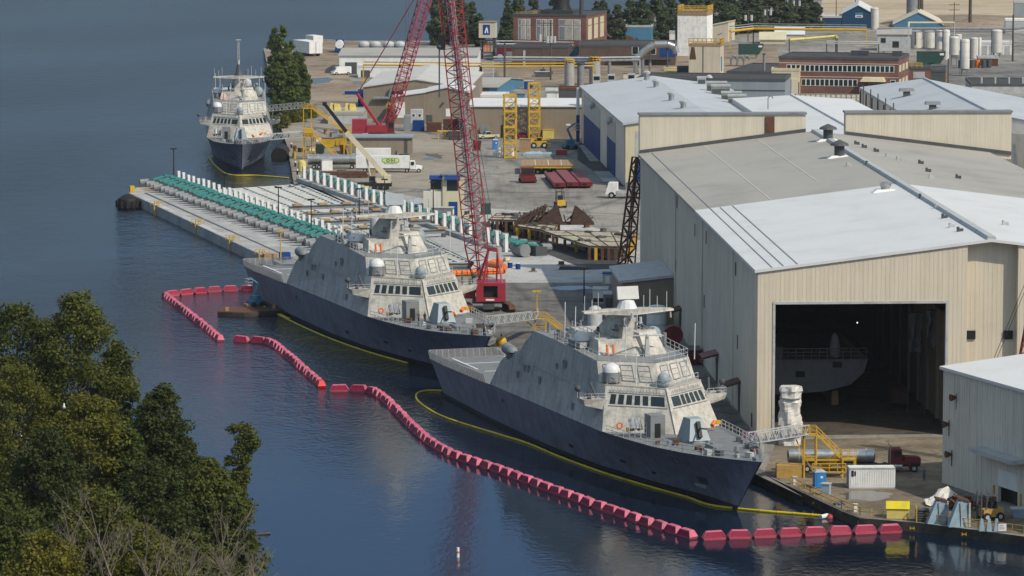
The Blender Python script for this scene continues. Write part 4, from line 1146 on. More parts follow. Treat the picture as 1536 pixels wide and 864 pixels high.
rzr = math.atan2(rdir.y, rdir.x); sideR = Vector((-rdir.y, rdir.x, 0)); sideR = sideR if sideR.x > 0 else -sideR
rr_ = rzr if Vector((-math.sin(rzr), math.cos(rzr),0)).dot(sideR) > 0 else rzr+math.pi
for i in range(27):
    p = RA.lerp(RB, i/25.0)
    dup(w0, p+sideR*.6, rr_, 'teal-covered winch in the row on the landward side of the platform', 'winches of the landward row',(1,.9,1.1))
    dup(p0, p, rzr, 'white hoist post in the row on the landward side of the platform', 'hoist posts of the landward row')
c = at(770,386); d_ = dup(w0, c, rr_+.3, 'big teal winch with grey skirt at the near end of the landward row', 'winches of the landward row', 1.4)
b = MB(); e1 = RA-sideR*1.2; e2 = RB+rdir*6-sideR*1.2
t = T('winch_beam','pale concrete curb beam under the landward winch row','kerb',e1)
v = e2-e1; nn = sideR*.7
b.hexa([-nn,v-nn,v+nn,nn],[-nn+Vector((0,0,.9)),v-nn+Vector((0,0,.9)),v+nn+Vector((0,0,.9)),nn+Vector((0,0,.9))]); b.build('beam', m_pier, t)
# transfer beams lying across the platform, timber blocks on top
for k,(x0,y0,x1,y1,lab) in enumerate(((433,322,560,317,'steel cradle beam with timber pads lying across the platform, farthest of the set'),(455,334,572,328,'steel cradle beam with timber pads, second from the far end of the platform'),(478,345,575,341,'steel cradle beam with timber pads, third from the far end of the platform'),(506,357,600,352,'steel cradle beam with timber pads behind the middle warship mast'),(615,344,668,341,'short steel cradle beam with a timber pad right of the mast'),(618,359,667,357,'short steel cradle beam on dark legs, nearest on the platform'))):
    a = at(x0,y0,-.2); c = at(x1,y1,-.2); L_ = (c-a).length; rz = math.atan2(c[1]-a[1],c[0]-a[0])
    t = T('cradle_beam', lab, 'beam', a, rz, 'cradle beams on the platform')
    b = MB(); b.box(0,-.35,1.0,L_,.35,1.15); b.box(0,-.08,1.15,L_,.08,1.75); b.box(0,-.35,1.75,L_,.35,1.9); b.build('girder', m_mgrey, t)
    for u in (.03,.97):
        b = MB(); b.box(u*L_-.4,-.4,0,u*L_+.4,.4,1.0); b.build('leg', m_dgrey, t)
    for u in ((.1,.4,.68,.93) if k < 4 else (.1,.9)):
        b = MB(); b.box(u*L_-1.0,-.5,1.9,u*L_+1.0,.5,2.35); b.build('timber_pad', m_wood, t)
# orange floating boom stored at the slip, and its coil
def hose(pxl, lab, r, z):
    pts=[at(x,y,z) for x,y in pxl]; o=pts[0]; t=T('stored_boom',lab,'boom',o)
    b=MB()
    for p,q_ in zip(pts[:-1],pts[1:]):
        n=max(1,int((q_-p).length/1.0))
        for i in range(n): b.cyl(p.lerp(q_,(i+.06)/n)-o,p.lerp(q_,(i+.94)/n)-o,r,n=8)
    b.build('float_segment',m_oran,t,True)
    b=MB(); b.tube([p-o for p in pts],r*.8,6); b.build('core',m_rust,t)
hose([(668,411),(754,407),(756,400),(735,396),(742,393),(755,393)],'bright orange ribbed boom lying at the slip edge behind the red crane',.62,.5)
# lamp posts
def lamp(px,py,pyt,lab,mm=m_black,head=True):
    c=at(px,py); h=hat(c,pyt); t=T('lamp_post',lab,'lamp post',c,0,'yard lamp posts')
    b=MB(); b.cyl((0,0,0),(0,0,h),.17,.1,n=8); b.build('pole',mm,t)
    b=MB(); b.cbox((0,0,h+.12),(1.5,.5,.28)); b.build('lamp_head',mm,t)
    b=MB(); b.cyl((0,0,0),(0,0,.8),.35,n=10); b.build('base',m_pier,t)
for px,py,pyt,lab in ((261,284,224,'tall dark lamp post at the far left end of the outer pier'),(337,310,262,'dark lamp post among the outer posts, second from the pier end'),(418,346,282,'tall dark lamp post third along the outer pier'),(467,364,300,'dark lamp post at the near end of the outer pier posts'),(539,331,284,'dark lamp post rising mid platform left of the radar'),(560,305,274,'slim lamp post beside the truck crane'),(650,337,274,'dark lamp post beside the cream control tower'),(876,462,404,'dark lamp post between the nearest warship mast and the crane'),(577,300,270,'short grey lamp post in front of the truck crane wheels')):
    lamp(px,py,pyt,lab)
for px,py,pyt,lab in ((805,470,438,'thin yellow lamp post by the stairs of the middle warship'),(421,398,348,'thin yellow mast post at the near end of the outer pier')):
    lamp(px,py,pyt,lab,m_yel)
for px,py,pyt,lab in ((235,309,302,0),(297,337,326,0),(348,361,348,0),(393,383,369,0)):
    c=at(px,py,PZ); t=T('pier_ladder','yellow ladder frame on the water side of the outer pier','ladder',c,0,'ladders of the outer pier'); b=MB()
    for x in (-.5,.5): b.bar((x,-.15,-2),(x,-.15,1.2),.14)
    for z in (-1.6,-1,-.4,.2,.8): b.bar((-.5,-.1,z),(.5,-.1,z),.06)
    b.build('frame',m_yel,t); b=MB(); b.rail([(-1.4,.4,0),(1.4,.4,0)],1.1,1.4,.05); b.build('guard_rail',m_yel,t)
c=at(192,312,WZ); t=T('pier_fender','big round black fender floating at the pier end','fender',c); b=MB(); b.lathe([(1.0,-1.2),(2.3,-.4),(2.7,.9),(2.3,2.2),(1.0,3.0),(.1,3.2)],(0,0,0),14); b.build('body',m_black,t,True)
b=MB()
for k in range(12):
    a=2*math.pi*k/12; b.cyl((2.5*math.cos(a),2.5*math.sin(a),.2),(2.5*math.cos(a),2.5*math.sin(a),1.7),.35,n=8)
b.build('tyre_net',m_tire,t)
c=at(196,289,PZ); t=T('pier_end_rail','yellow guard rail and post at the outer pier end','railing',c,rzl); b=MB(); b.rail([(0,0,0),(0,8,0),(2,14,0)],1.1,2,.05); b.build('rail',m_yel,t); b=MB(); b.cbox((0,.3,.8),(1,1,1.6)); b.build('end_post',m_yel,t)
c=at(416,389,PZ); t=T('pier_crate','stack of timber and blue boxes at the near end of the pier','crate',c,.3); b=MB(); b.cbox((-1.5,0,.6),(2.6,1.6,1.2)); b.build('timber_box',m_wood,t); b=MB(); b.cbox((1.4,-.4,.7),(2.0,1.6,1.4)); b.build('blue_box',m_blue,t)

# ================================================================== CRANES
def tracks(t,L_,W_,h,mat=m_rust):
    for s in (-1,1):
        b=MB(); b.yprism([],0,0) if False else b.xprism([(-L_/2+h/2,0),(L_/2-h/2,0),(L_/2,h*.5),(L_/2-h/2,h),(-L_/2+h/2,h),(-L_/2,h*.5)],s*W_/2-.6,s*W_/2+.6); b.build('crawler_track',mat,t)
c=at(733,466); t=T('crawler_crane','tall red lattice crawler crane standing on the asphalt by the middle warship','crane',c,R(0))
rot=R(62)
tt=T('x','','',(0,0,0)); bpy.data.objects.remove(tt)
b=MB()
for s in (-1,1): pass
def trk(t,rz,L_,W_,h):
    for s in (-1,1):
        ox,oy=-math.sin(rz)*s*W_/2,math.cos(rz)*s*W_/2
        b=MB(); m=Matrix.Translation((ox,oy,0))@Matrix.Rotation(rz,4,'Z')
        pf=[(-L_/2+h/2,0),(L_/2-h/2,0),(L_/2,h*.5),(L_/2-h/2,h),(-L_/2+h/2,h),(-L_/2,h*.5)]
        b.xprism(pf,-.55,.55); b.v=[tuple(m@Vector(v)) for v in b.v]; b.build('crawler_track',m_rust,t)
trk(t,R(100),8.0,7.2,1.25)
b=MB(); b.box(-2.9,-2.0,1.5,3.1,4.6,2.0); b.box(-1,-3,.6,1,3,1.5); b.build('carbody',m_dgrey,t)
b=MB(); b.box(-2.2,-2.6,1.9,-.9,3.8,5.2); b.box(1.6,-2.6,1.9,3.0,3.8,5.2); b.box(-.9,-1.7,1.9,1.6,3.8,5.15); b.box(-.9,-2.6,4.7,1.6,-1.7,5.2); b.box(-.9,-2.6,1.9,1.6,-1.7,2.6); hs=b.build('machinery_house',m_red,t)
b=MB(); b.box(-.9,-1.85,2.6,1.6,-1.72,4.7); b.build('engine_bay',m_black,hs); b=MB(); b.box(-.5,-2.66,2.1,1.0,-2.6,2.4); b.build('name_plate',m_white,hs)
b=MB(); b.box(-4.4,1.2,2.0,-2.4,3.6,4.5); cb=b.build('cab',m_red,t); b=MB(); b.box(-4.45,1.5,3.0,-4.38,3.3,4.3); b.box(-4.2,1.1,3.0,-2.8,1.18,4.3); b.build('cab_window',m_win,cb)
def topw(px,py,base,dy=0.0):
    g=Vector((base[0],base[1]+dy,0)); z=hat(g,py); 
    k=(px-768)/F; x=k*(g[1]*CP+(H-z)*SP); return Vector((x-base[0],dy,z))
p1=topw(722,438,c,3); p2=topw(668,-70,c,8)
b=MB(); b.lattice(p1+Vector((0,0,0)),p1.lerp(p2,.14),1.4,2.9,6,.11,.05); b.lattice(p1.lerp(p2,.14),p2,2.9,2.9,40,.12,.05); b.build('boom',m_red,t)
b=MB()
for k in range(5): b.bar(p1+Vector((.15*k-.3,.6,8)),p2+Vector((.15*k-.3,.3,0)),.06)
b.lattice(p1.lerp(p2,.25),p2,1.0,1.0,40,.06,.04); b.build('hoist_rope',m_lgrey,t)
b=MB(); q1=topw(733,374,c,0); q2=topw(746,374,c,0)
b.bar(Vector((-1.8,2,5)),q1,.16); b.bar(Vector((1.4,2,5)),q2,.16); b.bar(Vector((-1.0,-2,5)),q1,.14); b.bar(Vector((2.4,-2,5)),q2,.14); b.bar(q1,q2,.3); b.bar(Vector((-1.4,0,7)),Vector((1.8,0,7)),.08); b.build('gantry',m_red,t)
b=MB()
for s in (0,.5,1): b.bar(q1.lerp(q2,s),p2+Vector((s-.5,0,-1)),.035)
b.build('pendant_line',m_dgrey,t)
hb=topw(663,62,c,4); hb2=topw(659,70,c,4); hb3=topw(659,146,c,4)
b=MB(); b.cbox(hb+Vector((0,0,-.2)),(1.2,.7,2.6)); b.cyl(hb+Vector((0,0,1.2)),hb+Vector((0,0,12)),.05); b.build('hook_block',m_black,t)
b=MB(); b.cyl(hb2,hb3,.14); b.ball(hb2,.5); b.build('auxiliary_hook',m_dgrey,t)

c=at(575,206); t=T('crawler_crane','far red lattice crane behind the low grey shed near the tan workshops','crane',c,0)
trk(t,R(10),8,6.5,1.2)
b=MB(); b.box(-8.5,-1.5,1.2,-4.5,2,5.0); b.build('counterweight',m_red,t); b=MB(); b.box(-4.5,-1.8,1.4,1.2,1.8,3.4); b.build('machinery_house',m_red,t); b=MB(); b.box(1.2,-1.8,1.6,3.0,0,4.6); cb=b.build('cab',m_redd,t); b=MB(); b.box(1.5,-1.86,2.8,2.8,-1.78,4.2); b.build('cab_window',m_win,cb)
p1=Vector((1.5,1.0,2.8)); p2=topw(654,-60,c,6)
b=MB(); b.lattice(p1,p1.lerp(p2,.12),1.2,2.8,5,.14,.08); b.lattice(p1.lerp(p2,.12),p2,2.8,2.8,34,.12,.06); b.build('boom',m_red,t)
m2=topw(536,141,c,2)
b=MB()
for s in (-.7,.7): b.bar(Vector((-1,s,3)),m2+Vector((0,s,0)),.33)
b.bar(Vector((-1,0,3)),topw(600,136,c,2),.2); b.build('mast',m_red,t)
b=MB()
for s in (-.6,.6): b.bar(m2+Vector((0,s,0)),topw(632,-20,c,5)+Vector((0,s,0)),.14)
for px in (606,610): b.bar(topw(px,120,c,3),topw(px+4,-30,c,3),.04)
b.build('pendant_line',m_redd,t)
b=MB(); b.cbox(topw(596,139,c,2),(3.2,.8,.9)); b.build('sheave_block',m_redd,t)

c=at(566,284); t=T('truck_crane','cream and black telescopic truck crane beside the landward winch row','crane',c,0)
b=MB(); b.box(-6.5,-1.3,.8,3.4,1.3,1.6); b.build('carrier',m_black,t)
for x in (-5.4,-4.0,-.6,.8,2.2):
    for y in (-1.3,1.3):
        b=MB(); b.cyl((x,y-.2,.6),(x,y+.2,.6),.6,n=12); b.build('wheel',m_tire,t)
b=MB(); b.box(-.8,-1.2,1.6,3.2,1.2,2.6); b.box(1.6,-1.2,2.6,3.2,1.2,3.4); b.build('superstructure',m_yel2 if False else m_cream,t)
b=MB(); b.box(-1.9,-1.2,1.6,-.4,.0,3.2); cb=b.build('cab',m_dgrey,t); b=MB(); b.box(-1.85,-1.26,2.2,-.6,-1.2,3.1); b.build('cab_window',m_win,cb)
b0=Vector((1.9,.3,3.2)); bt=topw(487,156,c,0); bm=topw(519,198,c,0)
b=MB(); d=(bm-b0).normalized(); b.cyl(b0,bm,.85,.75,n=4); b.build('boom_base',m_cream,t); b=MB(); b.cyl(bm-d*1.0,bt,.62,.5,n=4); b.cbox(bt,(1.0,.8,.9)); b.build('boom_extension',m_black,t)
b=MB(); b.cyl(Vector((-1.5,.3,2.4)),b0.lerp(bm,.5),.22,n=8); b.build('lift_cylinder',m_cream,t)

# ================================================================== GANGWAYS AND STAIRS
def gangway(A,B,lab,wd=1.3,hh=1.25,n=14,mm=m_lgrey):
    t=T('gangway',lab,'gangway',A); v=B-A; d=v.normalized(); s=Vector((-d.y,d.x,0)).normalized()*wd/2
    up=Vector((0,0,hh))
    for k in (-1,1):
        b=MB(); a=s*k
        b.bar(a,a+v,.07); b.bar(a+up,a+v+up,.07)
        for i in range(n):
            p=a+v*(i/n); q_=a+v*((i+1)/n)
            b.bar(p,p+up,.04); b.bar(*( (p,q_+up) if i%2 else (p+up,q_)),.04)
        b.bar(a+v,a+v+up,.05); b.build('side_truss',mm,t)
    b=MB(); b.hexa([-s-Vector((0,0,.1)),v-s-Vector((0,0,.1)),v+s-Vector((0,0,.1)),s-Vector((0,0,.1))],[-s,v-s,v+s,s]); b.build('walkway',m_mgrey,t)
def stairs(t,p,q_,wd,mm):
    b=MB(); p,q_=Vector(p),Vector(q_); v=q_-p; h_=Vector((v.x,v.y,0)).normalized(); s=Vector((-h_.y,h_.x,0))*wd/2
    for k in (-1,1): b.bar(p+s*k,q_+s*k,.13)
    n=max(4,int(abs(v.z)/.22))
    for i in range(n+1):
        c_=p+v*(i/n); b.cbox(c_,(.28,wd,.05),rz=math.atan2(h_.y,h_.x))
    fl=b.build('stair_flight',mm,t)
    b=MB()
    for k in (-1,1):
        for z in (.5,1.0): b.bar(p+s*k+Vector((0,0,z)),q_+s*k+Vector((0,0,z)),.045)
        for i in range(5): b.bar(p+s*k+v*(i/4),p+s*k+v*(i/4)+Vector((0,0,1)),.04)
    b.build('handrail',mm,fl)
def landing(t,x0,y0,x1,y1,z,mm,legs=True,railsides='all'):
    b=MB(); b.box(x0,y0,z-.14,x1,y1,z); l=b.build('landing',mm,t)
    b=MB(); b.rail([(x0,y0,z),(x1,y0,z)],1.05,1.2,.045); b.rail([(x0,y1,z),(x1,y1,z)],1.05,1.2,.045); b.build('handrail',mm,l)
    if legs:
        for x in (x0+.1,x1-.1):
            for y in (y0+.1,y1-.1):
                b=MB(); b.bar((x,y,0),(x,y,z-.1),.11); b.build('leg',mm,t)
        b=MB()
        for y in (y0+.1,y1-.1):
            b.bar((x0+.1,y,z*.5),(x1-.1,y,z*.5),.07); b.bar((x0+.1,y,z*.5),(x1-.1,y,.1),.05)
        b.build('brace',mm,t)
c=at(1211,716); zt=hat(c,651)
t=T('stair_tower','yellow steel stair tower on the quay serving the nearest warship','stairs',c,R(2))
landing(t,-.6,-.7,1.2,.8,zt,m_yel); zm=2.5
stairs(t,(1.2,.05,zt),(4.5,.05,zm),1.2,m_yel); landing(t,4.5,-.8,6.4,.8,zm,m_yel); landing(t,.6,-.9,5.0,-.6,.9,m_yel,False)
stairs(t,(4.6,1.4,zm),(1.6,1.4,.1),1.0,m_yel)
b=MB(); b.box(-.6,-.6,zm-.2,4.6,-.45,zm); b.box(-.6,.65,zm-.2,4.6,.8,zm); b.bar((-.5,-.6,zm),(-1.6,-.6,zt-.6),.09); b.build('girder',m_yel,t)
gangway(Vector((c[0]-.4,c[1],zt)),loc(SHIP1,108,4.0,8.0),'pale truss gangway from the quay stair tower to the bow of the nearest warship')
c=at(807,500); zt=hat(c,478); t=T('stair_tower','short yellow stairs behind the nearest warship, serving the middle warship','stairs',c,0)
landing(t,-.6,-.7,1.4,.8,zt,m_yel); stairs(t,(1.4,.05,zt),(4.2,.05,.2),1.2,m_yel); b=MB(); b.bar((-.6,-.6,1),(-2.2,-.6,zt-.2),.1); b.build('brace',m_yel,t)
gangway(Vector((c[0]-.5,c[1],zt)),loc(SHIP2,107,4.6,7.6),'grey truss gangway from the short yellow stairs to the middle warship bow')
c=at(752,521); t=T('float_ball','yellow ball fender between the bow of the middle warship and the nearest stern','fender',Vector((c[0],c[1],0))); b=MB(); b.ball((0,0,.9),.95); b.build('ball',m_yel,t,True); b=MB(); b.cyl((0,0,1.8),(0,0,2.2),.15); b.build('eye',m_dgrey,t)
c=at(460,238); z1=hat(c,162); z2=hat(c,204)
t=T('stair_tower','tall yellow stair tower with two landings serving the farthest warship','stairs',c,0)
landing(t,-.8,-1,1.4,1,z1,m_yel); stairs(t,(1.4,0,z1),(9.5,0,z2+1.2),1.3,m_yel); landing(t,9.5,-1,11.5,1,z2+1.2,m_yel)
landing(t,-.8,-2.8,2.4,-1.2,z2,m_yel); stairs(t,(2.4,-2,z2),(8,-2,.4),1.3,m_yel)
b=MB(); b.box(-.6,-2.6,z2,1.8,-1.2,z2+2.2); b.build('shelter',m_yel,t)
gangway(Vector((c[0]-.7,c[1],z1)),loc(SHIP3,83,7.2,13.0),'upper grey truss gangway onto the farthest warship',1.4,1.5,10)
gangway(Vector((c[0]-.7,c[1]-2,z2)),loc(SHIP3,95,6.4,6.6),'lower grey truss gangway onto the farthest warship',1.4,1.4,10)
# ================================================================== GENERIC BUILDERS
def box_thing(name,lab,cat,px,py,wpx,hpx,dm,mat,rz=0,group=None,part='body',lid=None,ribs=False):
    """box whose front bottom-left corner stands at (px,py), sized in photo pixels"""
    c=at(px,py); s=ppm(c); w_=wpx/s; h_=hpx/s
    t=T(name,lab,cat,c,rz,group)
    b=MB(); b.box(0,0,0,w_,dm,h_)
    if ribs:
        n=max(3,int(w_/.35))
        for i in range(n): b.box(w_*(i+.3)/n,-.05,.15,w_*(i+.7)/n,.01,h_-.15)
        n=max(2,int(dm/.35))
        for i in range(n): b.box(-.05,dm*(i+.3)/n,.15,.01,dm*(i+.7)/n,h_-.15); b.box(w_-.01,dm*(i+.3)/n,.15,w_+.05,dm*(i+.7)/n,h_-.15)
    b.build(part,mat,t)
    if lid: b=MB(); b.box(-.1,-.1,h_,w_+.1,dm+.1,h_+.12); b.build('lid',lid,t)
    return t,w_,h_
def wheels(t,xs,ys,r=.5,w_=.3,name='wheel'):
    for x in xs:
        for y in ys:
            b=MB(); b.cyl((x,y-w_/2,r),(x,y+w_/2,r),r,n=14); wh=b.build(name,m_tire,t)
            b=MB(); b.cyl((x,y-w_/2-.02,r),(x,y+w_/2+.02,r),r*.5,n=10); b.build('rim',m_lgrey,wh)
def truck_tractor(t,x0,mat,day=True):
    """conventional tractor pointing +x starting at x0 (rear of frame)"""
    b=MB(); b.box(x0,-.5,.7,x0+6.6,.5,1.0); b.build('chassis',m_black,t)
    b=MB(); b.hexa([(x0+2.6,-1.1,1.0),(x0+4.4,-1.1,1.0),(x0+4.4,1.1,1.0),(x0+2.6,1.1,1.0)],[(x0+2.6,-1.05,3.1),(x0+4.0,-1.0,3.1),(x0+4.0,1.0,3.1),(x0+2.6,1.05,3.1)]); cb=b.build('cab',mat,t)
    b=MB(); b.hexa([(x0+4.4,-.95,1.0),(x0+6.6,-.8,1.0),(x0+6.6,.8,1.0),(x0+4.4,.95,1.0)],[(x0+4.4,-.85,2.1),(x0+6.5,-.7,1.95),(x0+6.5,.7,1.95),(x0+4.4,.85,2.1)]); b.build('hood',mat,t)
    for s in (-1,1):
        b=MB(); b.xprism([(x0+5.1,.7),(x0+5.3,1.25),(x0+6.2,1.25),(x0+6.5,.75),(x0+6.5,1.0),(x0+6.3,1.4),(x0+5.2,1.4),(x0+5.0,.8)],s*1.05-.2,s*1.05+.2); b.build('fender',mat,t)
        b=MB(); b.cyl((x0+2.5,s*1.0,.9),(x0+2.5,s*1.0,3.7),.09); b.build('exhaust',m_steel,t)
        b=MB(); b.cyl((x0+2.7,s*1.0,.75),(x0+4.1,s*1.0,.75),.3); b.build('fuel_tank',m_steel,t)
    b=MB(); b.add([(x0+4.03,-.9,3.0),(x0+4.42,-.95,2.15),(x0+4.42,.95,2.15),(x0+4.03,.9,3.0)],[(0,1,2,3)])
    for s in (-1,1): b.box(x0+3.0,s*1.09-.01,2.15,x0+3.9,s*1.09+.01,2.85)
    b.build('window',m_win,cb)
    b=MB(); b.box(x0+6.55,-.55,.9,x0+6.68,.55,1.8); b.build('grille',m_steel,t)
    wheels(t,(x0+.7,x0+2.0),(-.95,.95),.52,.5); wheels(t,(x0+5.7,),(-1.0,1.0),.52,.3)
# ================================================================== QUAY IN FRONT OF THE HALL
c=at(1186,707); t=T('tank_trailer_truck','maroon tractor with a long silver tank trailer parked before the hall door','truck',c,R(1))
s=ppm(c); L_=124/s
b=MB(); b.cyl((-.3,0,2.1),(L_,0,2.1),.95,n=18); b.cyl((-.5,0,2.1),(-.3,0,2.1),.7,.95,n=18); b.cyl((L_,0,2.1),(L_+.2,0,2.1),.95,.7,n=18); tk_=b.build('tank',m_steel,t,True)
b=MB()
for x in (1,3.4,5.8,8.2,10): b.cyl((x,0,2.1),(x+.1,0,2.1),.99,n=18)
b.build('band',m_lgrey,tk_)
b=MB(); b.box(0,-.9,.9,L_,.9,1.15); b.box(4,-1,.5,5,1,.9); b.build('trailer_frame',m_dgrey,t)
wheels(t,(.8,2.1),(-.95,.95),.5,.5); truck_tractor(t,L_-1.0+ (1340-1308)/s -2.2,m_redd)
m_ochre=M('ochre',(.42,.26,.07),.6,var=.2,scale=1.5)
box_thing('bin','ochre steel bin on the quay behind the blue toilet','bin',1165,717,40,19,2.2,m_ochre,group=None)
def toilet(px,py,pyt,lab,wpx):
    c=at(px,py); s=ppm(c); w_=wpx/s; h_=hat(c,pyt)
    t=T('portable_toilet',lab,'toilet',c,R(8)); b=MB(); b.box(-w_/2,-w_/2,0,w_/2,w_/2,h_*.88); b.build('cabin',m_toilet,t)
    b=MB(); b.hexa([(-w_/2-.05,-w_/2-.05,h_*.88),(w_/2+.05,-w_/2-.05,h_*.88),(w_/2+.05,w_/2+.05,h_*.88),(-w_/2-.05,w_/2+.05,h_*.88)],[(-w_*.3,-w_*.3,h_),(w_*.3,-w_*.3,h_),(w_*.3,w_*.3,h_),(-w_*.3,w_*.3,h_)]); b.build('roof',m_lgrey,t)
    b=MB(); b.box(-w_*.36,-w_/2-.04,.1,w_*.36,-w_/2,h_*.82); b.build('door',m_toilet,t); b=MB(); b.box(-.02,-w_/2-.06,h_*.55,.3,-w_/2-.04,h_*.68); b.build('sign',m_white,t)
toilet(1229,731,704,'blue portable toilet on the quay beside the yellow stairs',17)
box_thing('electrical_cabinet','grey-blue electrical cabinet at the quay edge railing','cabinet',1232,743,12,17,.9,m_sblue,R(-20),lid=m_lgrey)
c=at(1274,733); s=ppm(c); w_=69/s
t=T('shipping_container','white ribbed shipping container on the quay before the hall','container',c,R(2)); b=MB(); b.box(0,0,.15,w_,2.44,2.7)
for i in range(19): b.box(.2+i*w_/19.5,-.06,.35,.2+i*w_/19.5+.16,.01,2.5)
for i in range(7): b.box(-.06,.15+i*.33,.35,.01,.3+i*.33,2.5)
b.build('shell',m_white,t)
b=MB(); b.box(0,-.08,0,w_,.12,.18); b.box(0,-.08,2.6,w_,.12,2.75); b.box(-.08,0,0,.12,2.44,.18); b.build('corner_frame',m_lgrey,t)
b=MB(); b.box(.25,-.09,1.6,.55,-.07,2.4); b.box(.62,-.09,1.7,.85,-.07,2.3); b.build('marking',m_black,t)
for y in (.6,1.2,1.8):
    b=MB(); b.cyl((-.12,y,.3),(-.12,y,2.5),.03); b.build('lock_bar',m_mgrey,t)
for px,py,lab in ((1190,727,'white quay bollard box left of the blue toilet'),(1281,768,'white quay box at the bend of the railing')):
    t_,w_,h_=box_thing('mooring_box',lab,'bollard',px,py,5,11,.5,m_white,lid=m_lgrey)
c=at(1258,757); t=T('pallet','small blue pallet lying by the railing','pallet',c,.3); b=MB()
for i in range(5): b.box(-.6+.27*i,-.5,.12,-.4+.27*i,.5,.16)
b.build('boards',m_blue,t); b=MB(); b.box(-.6,-.5,0,.7,-.4,.12); b.box(-.6,.4,0,.7,.5,.12); b.build('bearer',m_blue,t)
def fence(pxl,lab,mm=m_yel,h=1.1,step=1.6,name='railing'):
    pts=[at(x,y) for x,y in pxl]; o=pts[0]; t=T(name,lab,'railing',o)
    b=MB(); b.rail([p-o for p in pts],h,step,.045); b.build('rail',mm,t)
fence([(1187,728),(1215,741),(1262,763),(1290,773),(1325,777)],'yellow railing along the quay edge from the stairs to the yellow shed')
fence([(1376,781),(1420,788),(1467,793),(1536,802)],'yellow railing along the quay edge below the blue steel blocks')
c=at(1330,778); s=ppm(c); w_=33/s
t=T('storage_shed','small bright yellow shed with pitched roof at the quay edge','shed',c,R(-6)); h_=hat(c,763)
b=MB(); b.box(0,0,0,w_,2.2,h_); b.build('wall',m_yel2,t); b=MB(); b.yprism([(-.15,h_),(2.35,h_),(1.1,h_+.8)],-.1,w_+.1); b.build('roof',m_boom,t); b=MB(); b.box(w_,.6,.1,w_+.04,1.5,h_*.85); b.build('door',m_yel,t)
c=at(1376,783); t=T('pallet_stack','dark stack of pallets in a yellow rack by the railing','pallets',c)
for k in range(5): b=MB(); b.box(0,0,.2+k*.3,1.5,1.2,.36+k*.3); b.build('pallet_board',m_dgrey,t)
b=MB(); b.rail([(-.1,-.1,0),(-.1,1.3,0)],1.9,1.4,.06); b.build('rack',m_yel,t)
def ablock(px0,px1,py,pyt,lab):
    c=at(px0,py); s=ppm(c); w_=(px1-px0)/s; h_=hat(c,pyt)
    t=T('steel_block',lab,'steel block',c,R(4),'pale blue steel blocks on the quay')
    b=MB(); b.hexa([(0,0,0),(w_,0,0),(w_,1.6,0),(0,1.6,0)],[(w_*.5,.2,h_),(w_*.95,.2,h_),(w_*.95,1.5,h_),(w_*.5,1.5,h_)]); b.build('plate',m_sblue,t)
    b=MB(); b.box(w_*1.0,-.1,0,w_*1.1,.15,h_*.93); b.box(w_*.62,-.1,0,w_*.66,0,h_); b.build('flange',m_lgrey,t)
    b=MB(); b.cbox((w_*.74,.8,h_+.12),(w_*.6,1.5,.2),ry=R(14)); b.build('rusty_cap',m_rust,t)
ablock(1391,1420,786,752,'pale blue sloped steel block on the quay, left of the pair'); ablock(1423,1453,791,752,'pale blue sloped steel block on the quay, right of the pair')
c=at(1418,757); t=T('crumpled_tarp','crumpled white tarpaulin heap behind the pale blue steel blocks','tarpaulin',c); rr=random.Random(9); b=MB(); n=9
g_=[(-2.6+5.2*i/n,-1.6+3*j/n,(1.7*math.exp(-((i-n/2)**2+(j-n/2)**2)/10)+.5*rr.random())*1.15) for i in range(n+1) for j in range(n+1)]
b.add(g_,[(i*(n+1)+j,(i+1)*(n+1)+j,(i+1)*(n+1)+j+1,i*(n+1)+j+1) for i in range(n) for j in range(n)]); b.build('sheet',m_tarp,t)
c=at(1462,766); t=T('scrap_heap','dark brown heap of scrap by the wall of the right-hand building','scrap',c); b=MB()
for k in range(40): b.cbox((rr.uniform(-3,2.6),rr.uniform(-1.2,1.6),rr.uniform(.2,1.6)),(rr.uniform(.4,1.6),rr.uniform(.3,.8),rr.uniform(.2,.7)),rr.random()*3,rr.random(),rr.random())
b.build('heap',m_rust,t)
def forklift(px,py,lab,rz,sc=1.0,mm=None):
    c=at(px,py); t=T('forklift',lab,'forklift',c,rz); t.scale=(sc,)*3
    b=MB(); b.hexa([(-1.2,-.6,.35),(.9,-.6,.35),(.9,.6,.35),(-1.2,.6,.35)],[(-1.1,-.55,1.15),(.8,-.55,1.0),(.8,.55,1.0),(-1.1,.55,1.15)]); b.build('body',mm or m_yel,t)
    b=MB()
    for x,y in ((-.5,-.5),(-.5,.5),(.6,-.5),(.6,.5)): b.bar((x,y,1.0),(x*.8,y,2.2),.05)
    b.box(-.55,-.55,2.2,.6,.55,2.28); b.build('roll_cage',m_dgrey,t)
    b=MB(); b.box(-.5,-.3,1.1,0,.3,1.7); b.build('seat',m_black,t)
    b=MB(); b.box(.95,-.45,.1,1.08,-.33,2.6); b.box(.95,.33,.1,1.08,.45,2.6); b.box(.95,-.4,1.2,1.05,.4,1.35); b.build('mast',m_dgrey,t)
    for y in (-.3,.3):
        b=MB(); b.box(1.08,y-.06,.15,2.2,y+.06,.22); b.build('fork',m_dgrey,t)
    wheels(t,(-.75,.55),(-.6,.6),.38,.28)
forklift(1484,780,'yellow-brown forklift parked on the quay by the building wall',R(200),1.4,m_ochre)
c=at(1473,797); t=T('steel_trestle','pair of pale blue trestles at the quay railing','trestle',c); 
for x in (0,.9,1.8):
    b=MB(); b.hexa([(x-.35,0,0),(x+.35,0,0),(x+.35,.6,0),(x-.35,.6,0)],[(x-.15,.1,1.5),(x+.15,.1,1.5),(x+.15,.5,1.5),(x-.15,.5,1.5)]); b.build('stand',m_sblue,t)
